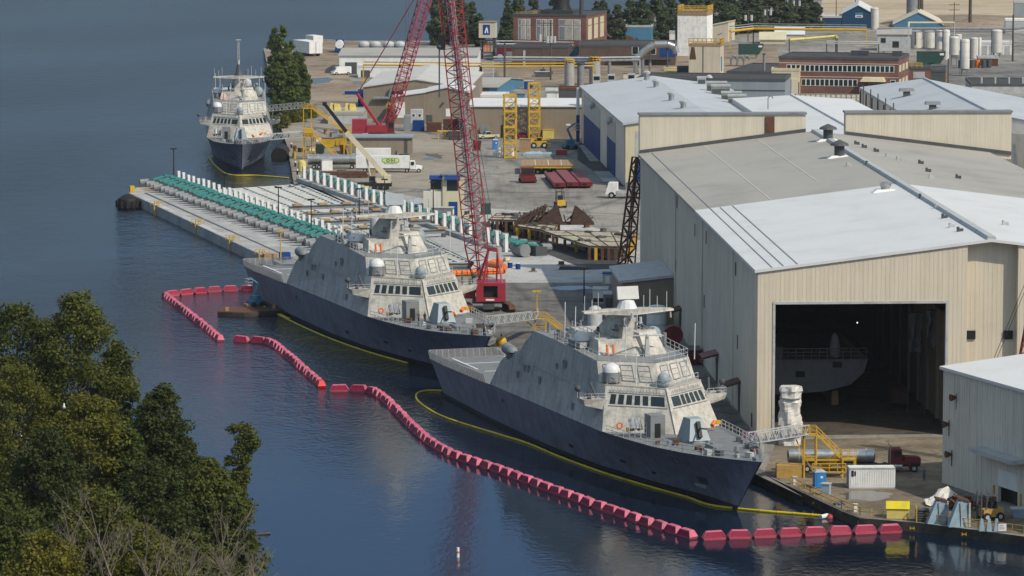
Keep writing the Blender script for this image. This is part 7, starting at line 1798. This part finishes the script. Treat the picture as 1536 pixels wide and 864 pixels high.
for px,py,pyt,wp,lab in ((871,130,96,11,'thin tall grey stack between the two silos'),(914,122,92,5,'thin dark pipe stack right of the silos'),(953,112,92,7,'short silver vertical pipe, left of two by the elbow duct'),(964,112,89,5,'thin silver vertical pipe, right of two by the elbow duct'),(975,112,94,4,'dark slim vertical pipe below the elbow duct'),(1146,118,82,4,'thin grey stack on the grey building roof')):
    c=at(px,py); h_=hat(c,pyt); r=wp/ppm(c)/2; t=T('stack',lab,'stack',c); b=MB(); b.cyl((0,0,0),(0,0,h_),r,n=12); b.build('pipe',m_steel if 'silver' in lab else m_mgrey,t,True); b=MB(); b.cyl((0,0,h_),(0,0,h_+.4),r*1.25,n=12); b.build('cap',m_dgrey,t)
# towers
t,W_,h_=bldg('tower_building','tall bright white square tower building with yellow top rail','tower',1016,84,1060,21,11,R(-14),M('bright_white',(.88,.87,.84),.55,streak=.1),m_wood)
b=MB(); b.box(0,0,h_+.2,W_,11,h_+1.2); b.build('top_deck',m_wood,t); b=MB(); b.rail([(0,0,h_+1.2),(W_,0,h_+1.2),(W_,11,h_+1.2)],1.8,1.6,.16,3); b.rail([(0,11,h_+1.2),(0,0,h_+1.2)],1.8,1.6,.16,3); b.build('top_rail',m_yel,t); b=MB(); b.box(-1.5,3,h_*.3,-.02,5,h_*.9); b.build('side_duct',m_dgrey,t)
t,W_,h_=bldg('tower_building','cream wedge-topped building right of the tall white tower','building',1064,62,1092,33,14,R(-14),m_tan,m_cream,'mono',1.6); b=MB(); b.cbox((W_*.55,-.05,h_*.38),(1.6,.04,.25),ry=R(-25)); b.build('red_mark',m_red,t)
t,W_,h_=bldg('tower_building','beige square tower with a dark exhaust stain and yellow roof rail','tower',1033,111,1080,67,8,R(-12),m_tan,m_wood)
b=MB(); b.box(W_*.44,-.06,0,W_*.47,.02,h_); b.build('corner_joint',m_dgrey,t); b=MB(); b.rail([(0,0,h_+.3),(W_,0,h_+.3),(W_,8,h_+.3)],1.8,1.5,.14); b.build('top_rail',m_yel,t)
b=MB(); b.add([(W_*.08,-.05,h_*.92),(W_*.18,-.05,h_*.92),(W_*.24,-.05,h_*.5),(W_*.02,-.05,h_*.5)],[(0,3,2,1)]); b.build('soot_stain',m_rust,t); b=MB(); b.cyl((W_+.1,2,1),(W_+.1,2,h_*.6),.3); b.build('drain_pipe',m_lblue,t)
t,W_,h_=bldg('processing_building','wide blue-grey building with dark roof behind the workshop','building',955,178,1177,118,24,R(-8),m_bgwall,m_roof_d)
b=MB(); b.box(0,-.08,h_*.72,W_+.05,.02,h_*.75); b.build('cladding_joint',m_dgrey,t); b=MB(); b.cyl((W_*.85,-.4,h_*.5),(W_*.85,.1,h_*.5),.7,n=10); b.build('outlet',m_dgrey,t); b=MB(); b.dome((W_*.48,4,h_),1.1); b.build('roof_dome',m_lgrey,t,True)
def dump(px,py,wp,hp,lab,legs=True,z=0.0):
    c=at(px,py); s=ppm(c); w_=wp/s; h_=hp/s; t=T('waste_skip',lab,'skip',c,0); z0=1.5 if legs else 0
    b=MB(); b.xprism([(0,z0),(w_*.82,z0),(w_,z0+h_*.75),(w_,z0+h_),(0,z0+h_)],0,3); b.build('tub',m_green,t); b=MB(); b.box(-.1,-.1,z0+h_,w_+.1,3.1,z0+h_+.2); b.build('rim',m_dgrey,t); b=MB(); b.box(w_*.8,-.04,z0+h_*.72,w_*.95,-.01,z0+h_*.9); b.build('label_plate',m_white,t)
    if legs:
        for x in (.5,w_*.7): b=MB(); b.box(x,.3,0,x+.5,2.7,z0); b.build('leg',m_mgrey,t)
dump(1108,88,37,15,'dark green skip raised on legs on the roof yard'); dump(1016,109,38,9,'dark green skip behind the blue-grey building roof',False); dump(1376,96,42,18,'dark green skip right of the brick office',False)
t,W_,h_=bldg('low_building','low flat dark-roofed building left of the brick office','building',1090,120,1158,108,46,R(-14),m_brick,m_roof_d)
c=at(1097,99); t=T('roof_pipes','bent grey roof pipes between the beige tower and the office','pipes',c); b=MB()
for k in range(3): b.tube([(k*2.2,0,0),(k*2.2,0,2.6),(k*2.2+.7,0,3.5),(k*2.2+1.7,0,3.3),(k*2.2+1.9,0,2.2)],.42,8)
b.build('pipe',m_mgrey,t,True); b=MB(); b.box(-2,-.5,-.1,7,.8,.25); b.build('frame',m_rust,t)
# brick office
t,W_,h_=bldg('office_building','two-storey red brick office with long rows of white-framed windows','office',1168,139,1347,86,26,R(-13),m_brick,m_roof_d)
s_=ppm(at(1260,138)); zr1=(hat(at(1260,138),105.5),hat(at(1260,138),95.5)); zr0=(hat(at(1260,138),127),hat(at(1260,138),116.5))
for k in range(23):
    x0=W_*(.065+.0392*k); win(t,x0,x0+W_*.0392,zr1[0],zr1[1],0,m_white)
for k in range(12):
    x0=W_*(.19+.0392*k); win(t,x0,x0+W_*.0392,zr0[0],zr0[1],0,m_white)
win(t,W_*.935,W_*.98,zr0[0],zr0[1],0,m_white)
b=MB(); b.hexa([(W_*.69,-3,zr0[1]-.5),(W_*.9,-3,zr0[1]-.5),(W_*.9,0,zr0[1]-.5),(W_*.69,0,zr0[1]-.5)],[(W_*.71,-2.6,zr0[1]+.6),(W_*.88,-2.6,zr0[1]+.6),(W_*.88,0,zr0[1]+.9),(W_*.71,0,zr0[1]+.9)]); b.build('entrance_canopy',m_cream,t)
win(t,W_*.755,W_*.835,.3,zr0[1]-1.2,0,m_lgrey,None,'entrance_door')
for k in range(3): sidewin(t,W_,2+k*8,7+k*8,zr1[0],zr1[1]); sidewin(t,W_,2+k*8,7+k*8,zr0[0],zr0[1])
b=MB(); b.box(-.05,-.1,zr1[1]+.4,W_+.05,.02,zr1[1]+.6); b.box(-.05,-.1,zr0[1]+.6,W_+.05,.02,zr0[1]+.8); b.build('string_course',m_tan,t)
for k,x in enumerate((.55,.62,.9)): b=MB(); b.box(W_*x,14,h_,W_*x+3,16,h_+1.6); b.build('roof_unit',m_dgrey,t)
t,W_,h_=bldg('annex','cream stepped annex at the left end of the brick office','annex',1157,141,1199,104,8,R(-7),m_cream,m_cream); b=MB(); b.box(W_*.72,-1.2,0,W_*.95,-.02,h_*.62); b.build('porch',m_tan,t); door(t,W_*.97,W_*1.0,h_*.5,m_black)
c=at(1193,152); t=T('barrier_wall','grey concrete wall with posts before the brick office','wall',c,R(-2)); L_=wid(c,0,1292); b=MB(); b.box(0,0,.4,L_,.3,1.1); b.box(0,0,1.3,L_,.3,2.0); b.build('rail',m_tan,t); b=MB()
for k in range(14): b.box(k*L_/13-.2,-.05,0,k*L_/13+.2,.35,2.3)
b.build('post',m_mgrey,t)
t,W_,h_=bldg('guard_house','small brick block with dark flat roof right of the office','building',1352,124,1396,102,16,R(-7),m_brick,m_roof_d); win(t,W_*.4,W_*.8,h_*.3,h_*.75,0,m_lgrey,m_lgrey); door(t,W_*.06,W_*.2,h_*.7,m_black); b=MB(); b.rail([(0,0,h_+.3),(W_*.7,0,h_+.3)],1.4,1.6,.14); b.build('roof_rail',m_yel,t)
t,W_,h_=bldg('canopy','dark flat canopy roof on posts beside the guard house','canopy',1390,124,1418,106,22,R(-7),m_dgrey,m_roof_d)
c=at(1406,124); t=T('storage_rack','rusty orange steel rack under the dark canopy','frame',c); b=MB()
for x in (0,1.6,3.2): b.bar((x,0,0),(x,0,2.8),.22)
for z in (1,2,2.8): b.bar((0,0,z),(3.6,0,z),.2)
b.build('frame',m_oran if False else m_wood,t)
# tanks
m_tank=M('tank_white',(.62,.6,.56),.5,var=.12,scale=.5,streak=.25)
def tank(px,pyb,pyt,wp,lab,legs=0.0,rust=False,mm=None):
    c=at(px,pyb); h_=hat(c,pyt); r=wp/ppm(c)/2; t=T('storage_tank',lab,'tank',c)
    b=MB(); b.lathe([(r*.3,legs),(r,legs+.1+legs*.2),(r,h_*.95),(r*.8,h_*.985),(r*.1,h_)],(0,0,0),18); sh=b.build('shell',mm or m_tank,t,True)
    b=MB(); b.lathe([(r*1.015,h_*.9),(r*1.015,h_*.91)],(0,0,0),18); b.lathe([(r*1.015,h_*.5),(r*1.015,h_*.505)],(0,0,0),18); b.build('hoop',m_lgrey,sh)
    b=MB(); b.bar((-r*1.05,-r*.3,0),(-r*1.05,-r*.3,h_),.07); b.bar((-r*1.05,-r*.1,0),(-r*1.05,-r*.1,h_),.07); b.build('ladder',m_dgrey,t)
    if legs:
        for k in range(4): a=math.pi/4+k*math.pi/2; b=MB(); b.bar((r*.8*math.cos(a),r*.8*math.sin(a),0),(r*.8*math.cos(a),r*.8*math.sin(a),legs+.6),.16); b.build('leg',m_mgrey,t)
    if rust: b=MB(); b.box(-r*.3,-r*1.02,h_*.2,-r*.1,-r*.9,h_*.97); b.build('rust_streak',m_rust,sh)
for a in ((1374,72,46,17,'fat white tank with a rust streak, leftmost of the tank row',0,True),(1394,72,46,17,'fat white tank second from the left in the tank row'),(1409,74,44,13,'white tank third in the row, partly behind a taller one'),(1419,90,44,11,'tall slim white tank in the middle of the tank row'),(1431,98,54,14,'white hopper-bottom tank on legs before the tank row',3.0),(1437,76,51,11,'short white tank behind the hopper-bottom tank'),(1447,114,58,14,'tallest slender white tank on legs, nearest of the tank yard',2.0),(1461,88,56,12,'grey-brown tank right of the tallest slender tank'),(1469,86,56,6,'thin pale tank joined to the grey-brown one'),(1495,84,44,16,'wide lone white tank at the right of the tank yard',1.0),(1312,44,11,12,'white tank at the right end of the far blue building')): tank(*a)
tank(1368,38,-14,16,'tall grey silo at the top edge behind the blue gable',0,False,m_mgrey)
t,W_,h_=bldg('shed','low white garage behind the lone white tank','garage',1470,82,1518,64,10,R(-5),m_white,m_roof_w); 
for k in range(4): door(t,W_*(.05+.24*k),W_*(.22+.24*k),h_*.75,m_lgrey)
t,W_,h_=bldg('machine_house','grey concrete building left of the fat white tanks','building',1316,76,1366,52,12,R(-5),m_lgrey,m_roof_g,'gx',2); win(t,W_*.1,W_*.25,h_*.5,h_*.8,0,m_dgrey); win(t,W_*.45,W_*.65,h_*.2,h_*.6,0,m_dgrey)
t,W_,h_=bldg('shed','brown low shed with pale green roof by the tank yard','shed',1467,99,1497,86,7,R(-3),m_rust,m_lgrey)
c=at(1441,102); t=T('barrel_group','dark barrels with orange tops in the tank yard','barrels',c)
for k in range(6): b=MB(); b.cyl((k*2.0,(k%2)*1.5,0),(k*2.0,(k%2)*1.5,2.8),.9,n=10); b.build('barrel',m_dgrey if k not in (3,) else m_oran,t,True)
t,W_,h_=bldg('containment','long low grey concrete tank wall at the right edge','containment',1457,140,1560,127,30,R(-3),m_lgrey,m_roof_d)
for k in range(5): b=MB(); b.cyl((W_*(.15+.2*k),2,h_),(W_*(.15+.2*k),2,h_+2.2),.35,n=8); b.build('valve_pipe',m_lgrey,t)
t,W_,h_=bldg('tank_yard_hut','grey concrete block at the right edge behind the tanks','building',1508,50,1560,30,10,R(-5),m_lgrey,m_white)
t,W_,h_=bldg('tank_yard_hut','pale block with dark sloped side at the top right corner','building',1521,26,1560,3,10,R(-5),m_bgwall,m_lgrey)
# far blue buildings
t,W_,h_=bldg('warehouse','deep blue gabled warehouse with a small sign before the sand field','warehouse',1263,42,1310,21,40,R(-6),m_navy,m_roof_w,'gy',3.6); b=MB(); b.box(W_*.42,-.08,h_*.75,W_*.66,.02,h_*1.1); sg=b.build('sign',m_white,t); b=MB(); b.box(W_*.42,-.12,h_*.93,W_*.66,-.06,h_*1.1); b.build('sign_band',m_lblue,sg); b=MB(); b.box(W_*.46,-.12,h_*.8,W_*.62,-.08,h_*.86); b.build('lettering',m_dgrey,sg)
t,W_,h_=bldg('annex','deep blue flat annex left of the far blue warehouse','annex',1233,42,1262,25,16,R(-6),m_navy,m_roof_s); 
t,W_,h_=bldg('warehouse','far blue gabled shed with tan roof behind the fat white tanks','warehouse',1340,44,1414,37,34,R(-6),m_blue if False else m_lblue,m_tan,'gy',5.0)
for px,py,lab in ((1161,62,'pale cream arched shed before the dark trees, nearer'),(1160,56,'pale metal arched shed before the dark trees, farther')):
    k=px==1160; x0,x1=((1163,1206),(1140,1178))[0 if k else 1]
    t,W_,h_=bldg('shed',lab,'shed',x0,py+4,x1,(52 if k else 60),14,R(-4),m_tan if k else m_cream,m_roof_w if k else m_cream,'gx',2.4)
# sand mound and utility poles
c=at(1455,36); t=T('spoil_mound','low dark spoil mound on the sand field','mound',c); b=MB(); b.lathe([(30,-.1),(22,2.2),(10,3.2),(.5,3.4)],(0,0,0),20); b.v=[(x*1.3,y*1.6,z) for x,y,z in b.v]; b.build('heap',m_dirt,t,True)
def pole(px,py,pyt,lab,tr=0,arms=1,r=.16):
    c=at(px,py); h_=hat(c,pyt); t=T('utility_pole',lab,'utility pole',c,R(8),'utility poles')
    b=MB(); b.cyl((0,0,0),(0,0,h_),r*1.3,r,n=8); b.build('pole',m_bark,t)
    for k in range(arms): b=MB(); b.box(-2.2,-.1,h_-1.2-k*2.2,2.2,.1,h_-.95-k*2.2); b.build('crossarm',m_bark,t)
    for k in range(tr): x=(-1,1,0)[k]*1.2; b=MB(); b.cyl((x,-.4,h_*.62),(x,-.4,h_*.62+2.2),.55,n=10); b.build('transformer',m_lgrey,t)
for a in ((757,133,64,'dark utility pole left of the pale double shed',0,0,.3),(826,120,30,'dark utility pole before the powerhouse windows with pale transformers',3,1,.25),(815,112,30,'thin utility pole before the powerhouse, left of the transformer pole',1,1),(1122,62,12,'utility pole with two pale transformers, leftmost by the dark trees',2,1),(1151,50,6,'utility pole with two crossarms before the dark trees',2,2),(1184,46,-14,'tall utility pole before the dark trees, left of a close pair',2,0),(1194,46,-14,'tall utility pole before the dark trees, right of a close pair',2,0),(1254,42,-12,'slim utility pole left of the far blue warehouse',0,1),(1283,30,-12,'slim utility pole behind the far blue warehouse',0,1),(1378,40,-14,'pale thick pole before the far blue shed',0,0,.5),(1382,36,-10,'dark stack pole beside the pale thick pole',0,0,.7),(1431,44,3,'utility pole with a crossarm by the tan roof',0,2),(1455,42,-16,'thick brown pole on the sand field edge',0,0,.6),(1519,92,22,'brown utility pole right of the lone white tank',0,0,.3),(1422,128,88,'dark pole at the tank yard fence',0,0,.2),(701,207,150,'thin brown pole by the tan workshop corner',0,0,.14)): pole(*a)
b=None
# roof clutter in the yard between silos and sheds
rr=random.Random(21)
for k,(px,py,wp,hp,mm,lab) in enumerate(((786,134,14,12,m_blue,'blue skip box on the dirt lot behind the yellow mast section'),(775,152,12,10,m_lblue,'light blue box left of the yellow mast section top'),(803,116,22,8,m_dgrey,'dark machine box by the transformer pole'),(860,142,12,9,m_white,'white box at the foot of the grey silo'),(912,135,18,10,m_rust,'rusty box right of the grey silos'),(935,118,30,7,m_tan,'tan low box by the elbow duct'),(996,106,28,4,m_yel2,'pale yellow low trough by the blue-grey building'))):
    box_thing('equipment_box',lab,'box',px,py,wp,hp,3,mm,0,lid=m_dgrey if k%2 else m_lgrey)
pickup(815,113,'dark pickup truck on the dirt lot before the powerhouse annex',R(180),m_dgrey,1.2)
# ================================================================== TREES
def crown_mesh(name, mat, h, rad, z0, n, leaf, seed, prof, clumps=60, spread=.16):
    rng=np.random.default_rng(seed)
    # clumps on an uneven profile; each clump is a ragged ball of leaves
    t=rng.random(clumps); ang=rng.random(clumps)*2*np.pi
    pr=np.interp(t,[p[0] for p in prof],[p[1] for p in prof])
    rr_=pr*rad*np.sqrt(rng.random(clumps)*.75+.25)*(.75+.4*rng.random(clumps))
    cx=rr_*np.cos(ang); cy=rr_*np.sin(ang); cz=z0+t*(h-z0)
    cs=(spread*rad*(.55+.9*rng.random(clumps)))*(.55+.6*pr)+.15
    per=np.maximum(4,(n*cs**2/np.sum(cs**2)).astype(int)); idx=np.repeat(np.arange(clumps),per); m=len(idx)
    d=rng.normal(size=(m,3)); d/=np.linalg.norm(d,axis=1)[:,None]+1e-9
    rad_=rng.random(m)**.45
    P=np.stack([cx,cy,cz],1)[idx]+d*(rad_*cs[idx])[:,None]*np.array([1.15,1.15,.8])
    nrm=d*.6+rng.normal(size=(m,3))*.6+np.array([0,0,.45]); nrm/=np.linalg.norm(nrm,axis=1)[:,None]
    a=np.cross(nrm,rng.normal(size=(m,3))); a/=np.linalg.norm(a,axis=1)[:,None]; b_=np.cross(nrm,a)
    sz=leaf*(.55+.9*rng.random(m))[:,None]
    q=np.stack([P-a*sz*.5-b_*sz*.35,P+a*sz*.5-b_*sz*.3,P+a*sz*.4+b_*sz*.4,P-a*sz*.45+b_*sz*.35],1).reshape(-1,3)
    me=bpy.data.meshes.new(name); me.vertices.add(4*m); me.vertices.foreach_set('co',q.astype(np.float32).ravel())
    me.loops.add(4*m); me.loops.foreach_set('vertex_index',np.arange(4*m,dtype=np.int32)); me.polygons.add(m)
    me.polygons.foreach_set('loop_start',np.arange(0,4*m,4,dtype=np.int32)); 
    try: me.polygons.foreach_set('loop_total',np.full(m,4,dtype=np.int32))
    except Exception: pass
    me.update(calc_edges=True); me.materials.append(mat); return me, np.stack([cx,cy,cz],1)
ROUND=[(0,.45),(.18,.9),(.4,1.0),(.65,.85),(.85,.55),(1,.15)]
POPL=[(0,.5),(.15,.9),(.4,1),(.7,.75),(.9,.4),(1,.08)]
CONE=[(0,.75),(.1,1),(.4,.75),(.7,.42),(1,.04)]
OPEN=[(0,.2),(.3,.7),(.55,1.0),(.8,.8),(1,.3)]
def make_tree(lab,c,h,rad,mat,prof,n,leaf,seed,group=None,trunk_r=.3,z0=.18,name='tree',clumps=60,spread=.24):
    t=T(name,lab,'tree',c,rrt.random()*6.28,group)
    me,cl=crown_mesh('crown',mat,h,rad,h*z0,n,leaf,seed,prof,clumps,spread); o=bpy.data.objects.new('crown',me); COL.objects.link(o); o.parent=t
    b=MB(); b.cyl((0,0,-.3),(0,0,h*.45),trunk_r,trunk_r*.6,n=8); b.cyl((0,0,h*.45),(.1,0,h*.9),trunk_r*.6,trunk_r*.12,n=6)
    for k in range(0,len(cl),4):
        p=cl[k]; b.cyl((0,0,max(h*.15,p[2]*.72)),tuple(p),trunk_r*.25,.03,n=4,caps=False)
    b.build('trunk',m_bark,t); return t
rrt=random.Random(5)
ISL=[at(x,y,WZ) for x,y in ((-260,660),(40,610),(190,625),(290,700),(345,770),(372,830),(368,900),(330,1010),(-200,1010))]
sheet('island',[Vector((p.x,p.y,0)) for p in ISL],m_grass,WZ+.35,skirt=WZ-1,mat2=m_dirt)
m_leaf2=leafmat('leaves_mid',(.028,.05,.010),(.08,.105,.022))
def itree(px,pyb,pyt,wp,mat,prof,lab,seed,n=9000,leaf=.42,z0=.12,clumps=70,spread=.26,name='broadleaf_tree'):
    c=at(px,pyb,WZ+.3); s=ppm(c); h=hat(c,pyt)-(WZ+.3); rad=wp/s/2
    return make_tree(lab,c,h*.97,rad*.92,mat,prof,int(n*1.9),leaf*.7,seed,None,.28,z0,name,int(clumps*1.7),spread*.8)
itree(122,705,434,165,m_leaf,ROUND,'tallest broad dark green tree at the top of the wooded island',1,15000,.42,.1,110)
itree(28,700,450,150,m_leaf,ROUND,'broad green tree at the left edge, just left of the tallest island tree',2,12000,.42,.1,90)
itree(176,700,505,70,m_leaf2,ROUND,'narrower green tree against the right side of the tallest island tree',3,7000,.4)
itree(245,795,575,120,m_leafd,ROUND,'dark round tree below and right of the tallest island tree',4,11000,.4,.08,90)
itree(135,810,590,135,m_leafy,OPEN,'yellow-green tree in the middle of the island',5,10000,.4,.1,80)
itree(28,800,545,140,m_leafy,OPEN,'olive-yellow tree at the left edge of the island',6,8000,.36,.15,60)
itree(196,810,640,80,m_leaf2,ROUND,'mid-green tree between the yellow-green and the dark round tree',7,7000,.4)
itree(359,800,633,50,m_leaf,[(0,.3),(.3,.45),(.5,.6),(.75,1),(.9,.9),(1,.4)],'slender leaning tree alone at the right tip of the island',8,3600,.36,.2,26,.42)
itree(318,835,688,110,m_leaf,ROUND,'low spreading tree at the right shore of the island',9,9000,.4,.06,80)
itree(228,870,688,140,m_leafd,ROUND,'dark tree in the lower middle of the island',10,10000,.4,.06,80)
itree(70,870,640,150,m_leafd,ROUND,'dark tree in front of the olive-yellow tree on the island',11,11000,.4,.06,90)
itree(150,920,728,150,m_leaf,ROUND,'green tree behind the bare grey tree on the island',12,9000,.4,.06,80)
itree(345,880,742,80,m_leafd,ROUND,'dark rounded tree at the lower right shore of the island',13,7000,.38,.04)
itree(10,940,740,160,m_leaf2,ROUND,'green tree in the lower left corner of the picture',14,9000,.4,.05)
itree(215,950,790,150,m_leafy,ROUND,'bright yellow-green low tree at the bottom edge of the island',15,8000,.38,.04)
itree(70,960,795,140,m_leafy,ROUND,'yellow-green low tree at the bottom edge left',16,8000,.38,.04)
itree(290,900,800,120,m_leaf,ROUND,'low green tree at the bottom edge behind the leaning bare tree',17,8000,.38,.04)
itree(280,770,655,70,m_leaf2,ROUND,'small bright green tree at the right of the dark round tree',18,5000,.38,.05)
for k,(px,py) in enumerate(((330,790),(300,760),(350,840),(362,872),(255,740),(215,700),(95,740),(180,760),(10,760),(60,790),(120,850),(280,850),(340,905),(310,880))):
    c=at(px,py,WZ+.3); make_tree('dense low shrub among the trees of the wooded island',c,rrt.uniform(3.5,6),rrt.uniform(2.4,3.6),(m_leaf,m_leaf2,m_leafd)[k%3],ROUND,2200,.36,100+k,'shrubs on the island',.1,.02,'shrub',26,.4)
def bare(px,py,pyt,lab,lean,seed,mat=m_dead,n=60):
    c=at(px,py,WZ+.3); h=hat(c,pyt)-WZ; t=T('bare_tree',lab,'tree',c); r_=random.Random(seed); b=MB(); bb=MB()
    def grow(mb,p,d,L,r,lv):
        q=p+d*L; mb.cyl(p,q,r,r*.6,n=5,caps=False)
        if lv==0: return
        for k in range(3 if lv>1 else 4):
            nd_=(d+Vector((r_.uniform(-.75,.75),r_.uniform(-.5,.5),r_.uniform(-.15,.5)))).normalized(); grow(bb,p.lerp(q,r_.uniform(.5,1)),nd_,L*r_.uniform(.55,.85),r*.52,lv-1)
    d=Vector((lean,-.05,1)).normalized(); grow(b,Vector((0,0,0)),d,h*.4,.22,4)
    b.build('trunk',mat,t); bb.build('branch',mat,t)
bare(158,967,735,'bare pale grey tree standing upright at the bottom of the island',.15,1); bare(262,962,752,'bare brownish tree leaning right at the bottom of the island',.75,2); bare(318,962,795,'small bare brown tree leaning right near the island shore',.6,3); bare(120,952,760,'bare pale tree left of the upright bare tree at the bottom of the island',-.1,11); bare(205,967,770,'bare pale tree between the upright and the leaning bare trees',.3,12); bare(240,977,800,'low bare tangle at the bottom edge of the island',.2,15)
bare(45,740,640,'thin pale dead snag in the left trees of the island',.05,4); bare(115,720,600,'thin pale dead limbs showing through the yellow-green tree',.1,5)
bare(210,860,790,'short broken dead stump by the upright bare tree',.02,6)
# white birds perched
for px,py,lab in ((96,610,'white bird perched on the yellow-green tree, upper of two'),(31,652,'white bird perched on a pale snag at the left of the island')):
    c=at(px,py,9.5); t=T('bird',lab,'bird',c); b=MB(); b.lathe([(.03,-.35),(.16,-.2),(.19,0),(.1,.25),(.09,.42),(.02,.5)],(0,0,0),8); b.build('body',m_white,t,True); b=MB(); b.cyl((0,-.05,.44),(0,-.22,.42),.03,.01,n=5); b.build('beak',m_yel,t)
# poplars beside the farthest warship
for k,(px,py,pyt,wp,lab) in enumerate(((413,150,44,32,'tall poplar at the left of the cluster by the farthest warship'),(424,160,38,34,'tallest poplar in the cluster by the farthest warship'),(437,158,62,32,'poplar right of the tallest in the waterside cluster'),(449,156,80,30,'shorter poplar at the right of the waterside cluster'),(418,172,95,30,'low poplar in front of the waterside cluster, left'),(440,176,98,32,'low poplar in front of the waterside cluster, right'),(456,160,100,22,'shortest poplar at the right end of the waterside cluster'))):
    c=at(px,py); s=ppm(c); make_tree(lab,c,hat(c,pyt),wp/s/2*.85,m_leafp,POPL,9000,.45,200+k,None,.25,.03,'poplar_tree',90,.3)
for k,(px,py) in enumerate(((415,182),(432,184),(448,182),(462,176),(424,192))):
    c=at(px,py); make_tree('olive green bush under the poplars by the farthest warship',c,3.5,2.6,m_leafy,ROUND,1500,.4,230+k,'bushes under the poplars',.1,.02,'bush',24,.4)
# trees along the far water, behind the plant
far=[(655,68,-6,26),(672,66,-12,30),(690,67,-4,30),(708,66,2,28),(719,70,20,22),(762,68,-2,26),(776,66,-14,24),(800,62,-12,26),(836,60,-16,28),(895,52,2,26),(905,66,2,26),(926,66,6,30),(946,64,-2,34),(964,64,-10,34),(985,62,-8,36),(1004,60,-14,34),(1026,58,-14,36),(1048,56,-16,38),(1070,54,-16,36),(1092,52,-18,38),(1112,50,-18,38),(1132,48,-18,40),(1154,46,-18,38),(1176,46,-20,40),(1196,44,-20,38),(1214,44,-8,30),(1224,44,4,24)]
protos=[]
for k,(px,py,pyt,wp) in enumerate(far):
    c=at(px,py); s=ppm(c); h=hat(c,pyt); rad=wp/s/2
    lab='dark feathery tree in the stand left of the square tan tower' if px<730 else ('dark feathery tree rising behind the brick powerhouse' if px<880 else ('dark conical tree in the row between the powerhouse and the white tower' if px<1015 else 'tall dark tree in the dense row behind the yellow conveyor'))
    if k<4: protos.append((make_tree(lab,c,h,rad,m_leaff,CONE if k%2 else POPL,7000,.62,300+k,'dark trees along the far water',.3,.03,'tall_tree',80,.3),h,rad))
    else:
        p,h0,r0=protos[k%4]; dup(p,c,rrt.random()*6.28,lab,'dark trees along the far water',(rad/r0,rad/r0,h/h0))
# far wood at the top right edge
wb_=MB(); me,_=crown_mesh('far_wood',m_leaff,14,1,0,9000,3.2,9,[(0,1),(1,1)],140,.1)
c0=at(1300,-30); c1=at(1700,-30)
co=np.zeros(len(me.vertices)*3,dtype=np.float32); me.vertices.foreach_get('co',co); co=co.reshape(-1,3)
rng=np.random.default_rng(2); m4_=len(co)//4; off=np.repeat(rng.random((m4_,2)),4,axis=0)
co[:,0]=co[:,0]*4+c0.x+off[:,0]*(c1.x-c0.x); co[:,1]=co[:,1]*4+c0.y+off[:,1]*260
me.vertices.foreach_set('co',co.ravel()); me.update(); o=bpy.data.objects.new('far_wood',me); COL.objects.link(o); tag(o,kind='stuff')

# air: one thin even body of haze round everything
hz,_t,_b=newmat('haze'); _t.nodes.remove(_b); _v=nd(_t,'ShaderNodeVolumePrincipled'); _v.inputs['Color'].default_value=(.86,.9,.95,1); _v.inputs['Density'].default_value=.00003; _v.inputs['Anisotropy'].default_value=.2
_t.links.new(_v.outputs[0],_t.nodes['Material Output'].inputs['Volume'])
b=MB(); b.box(-2600,-300,-8,2600,4600,120); tag(b.build('haze',hz),kind='stuff')
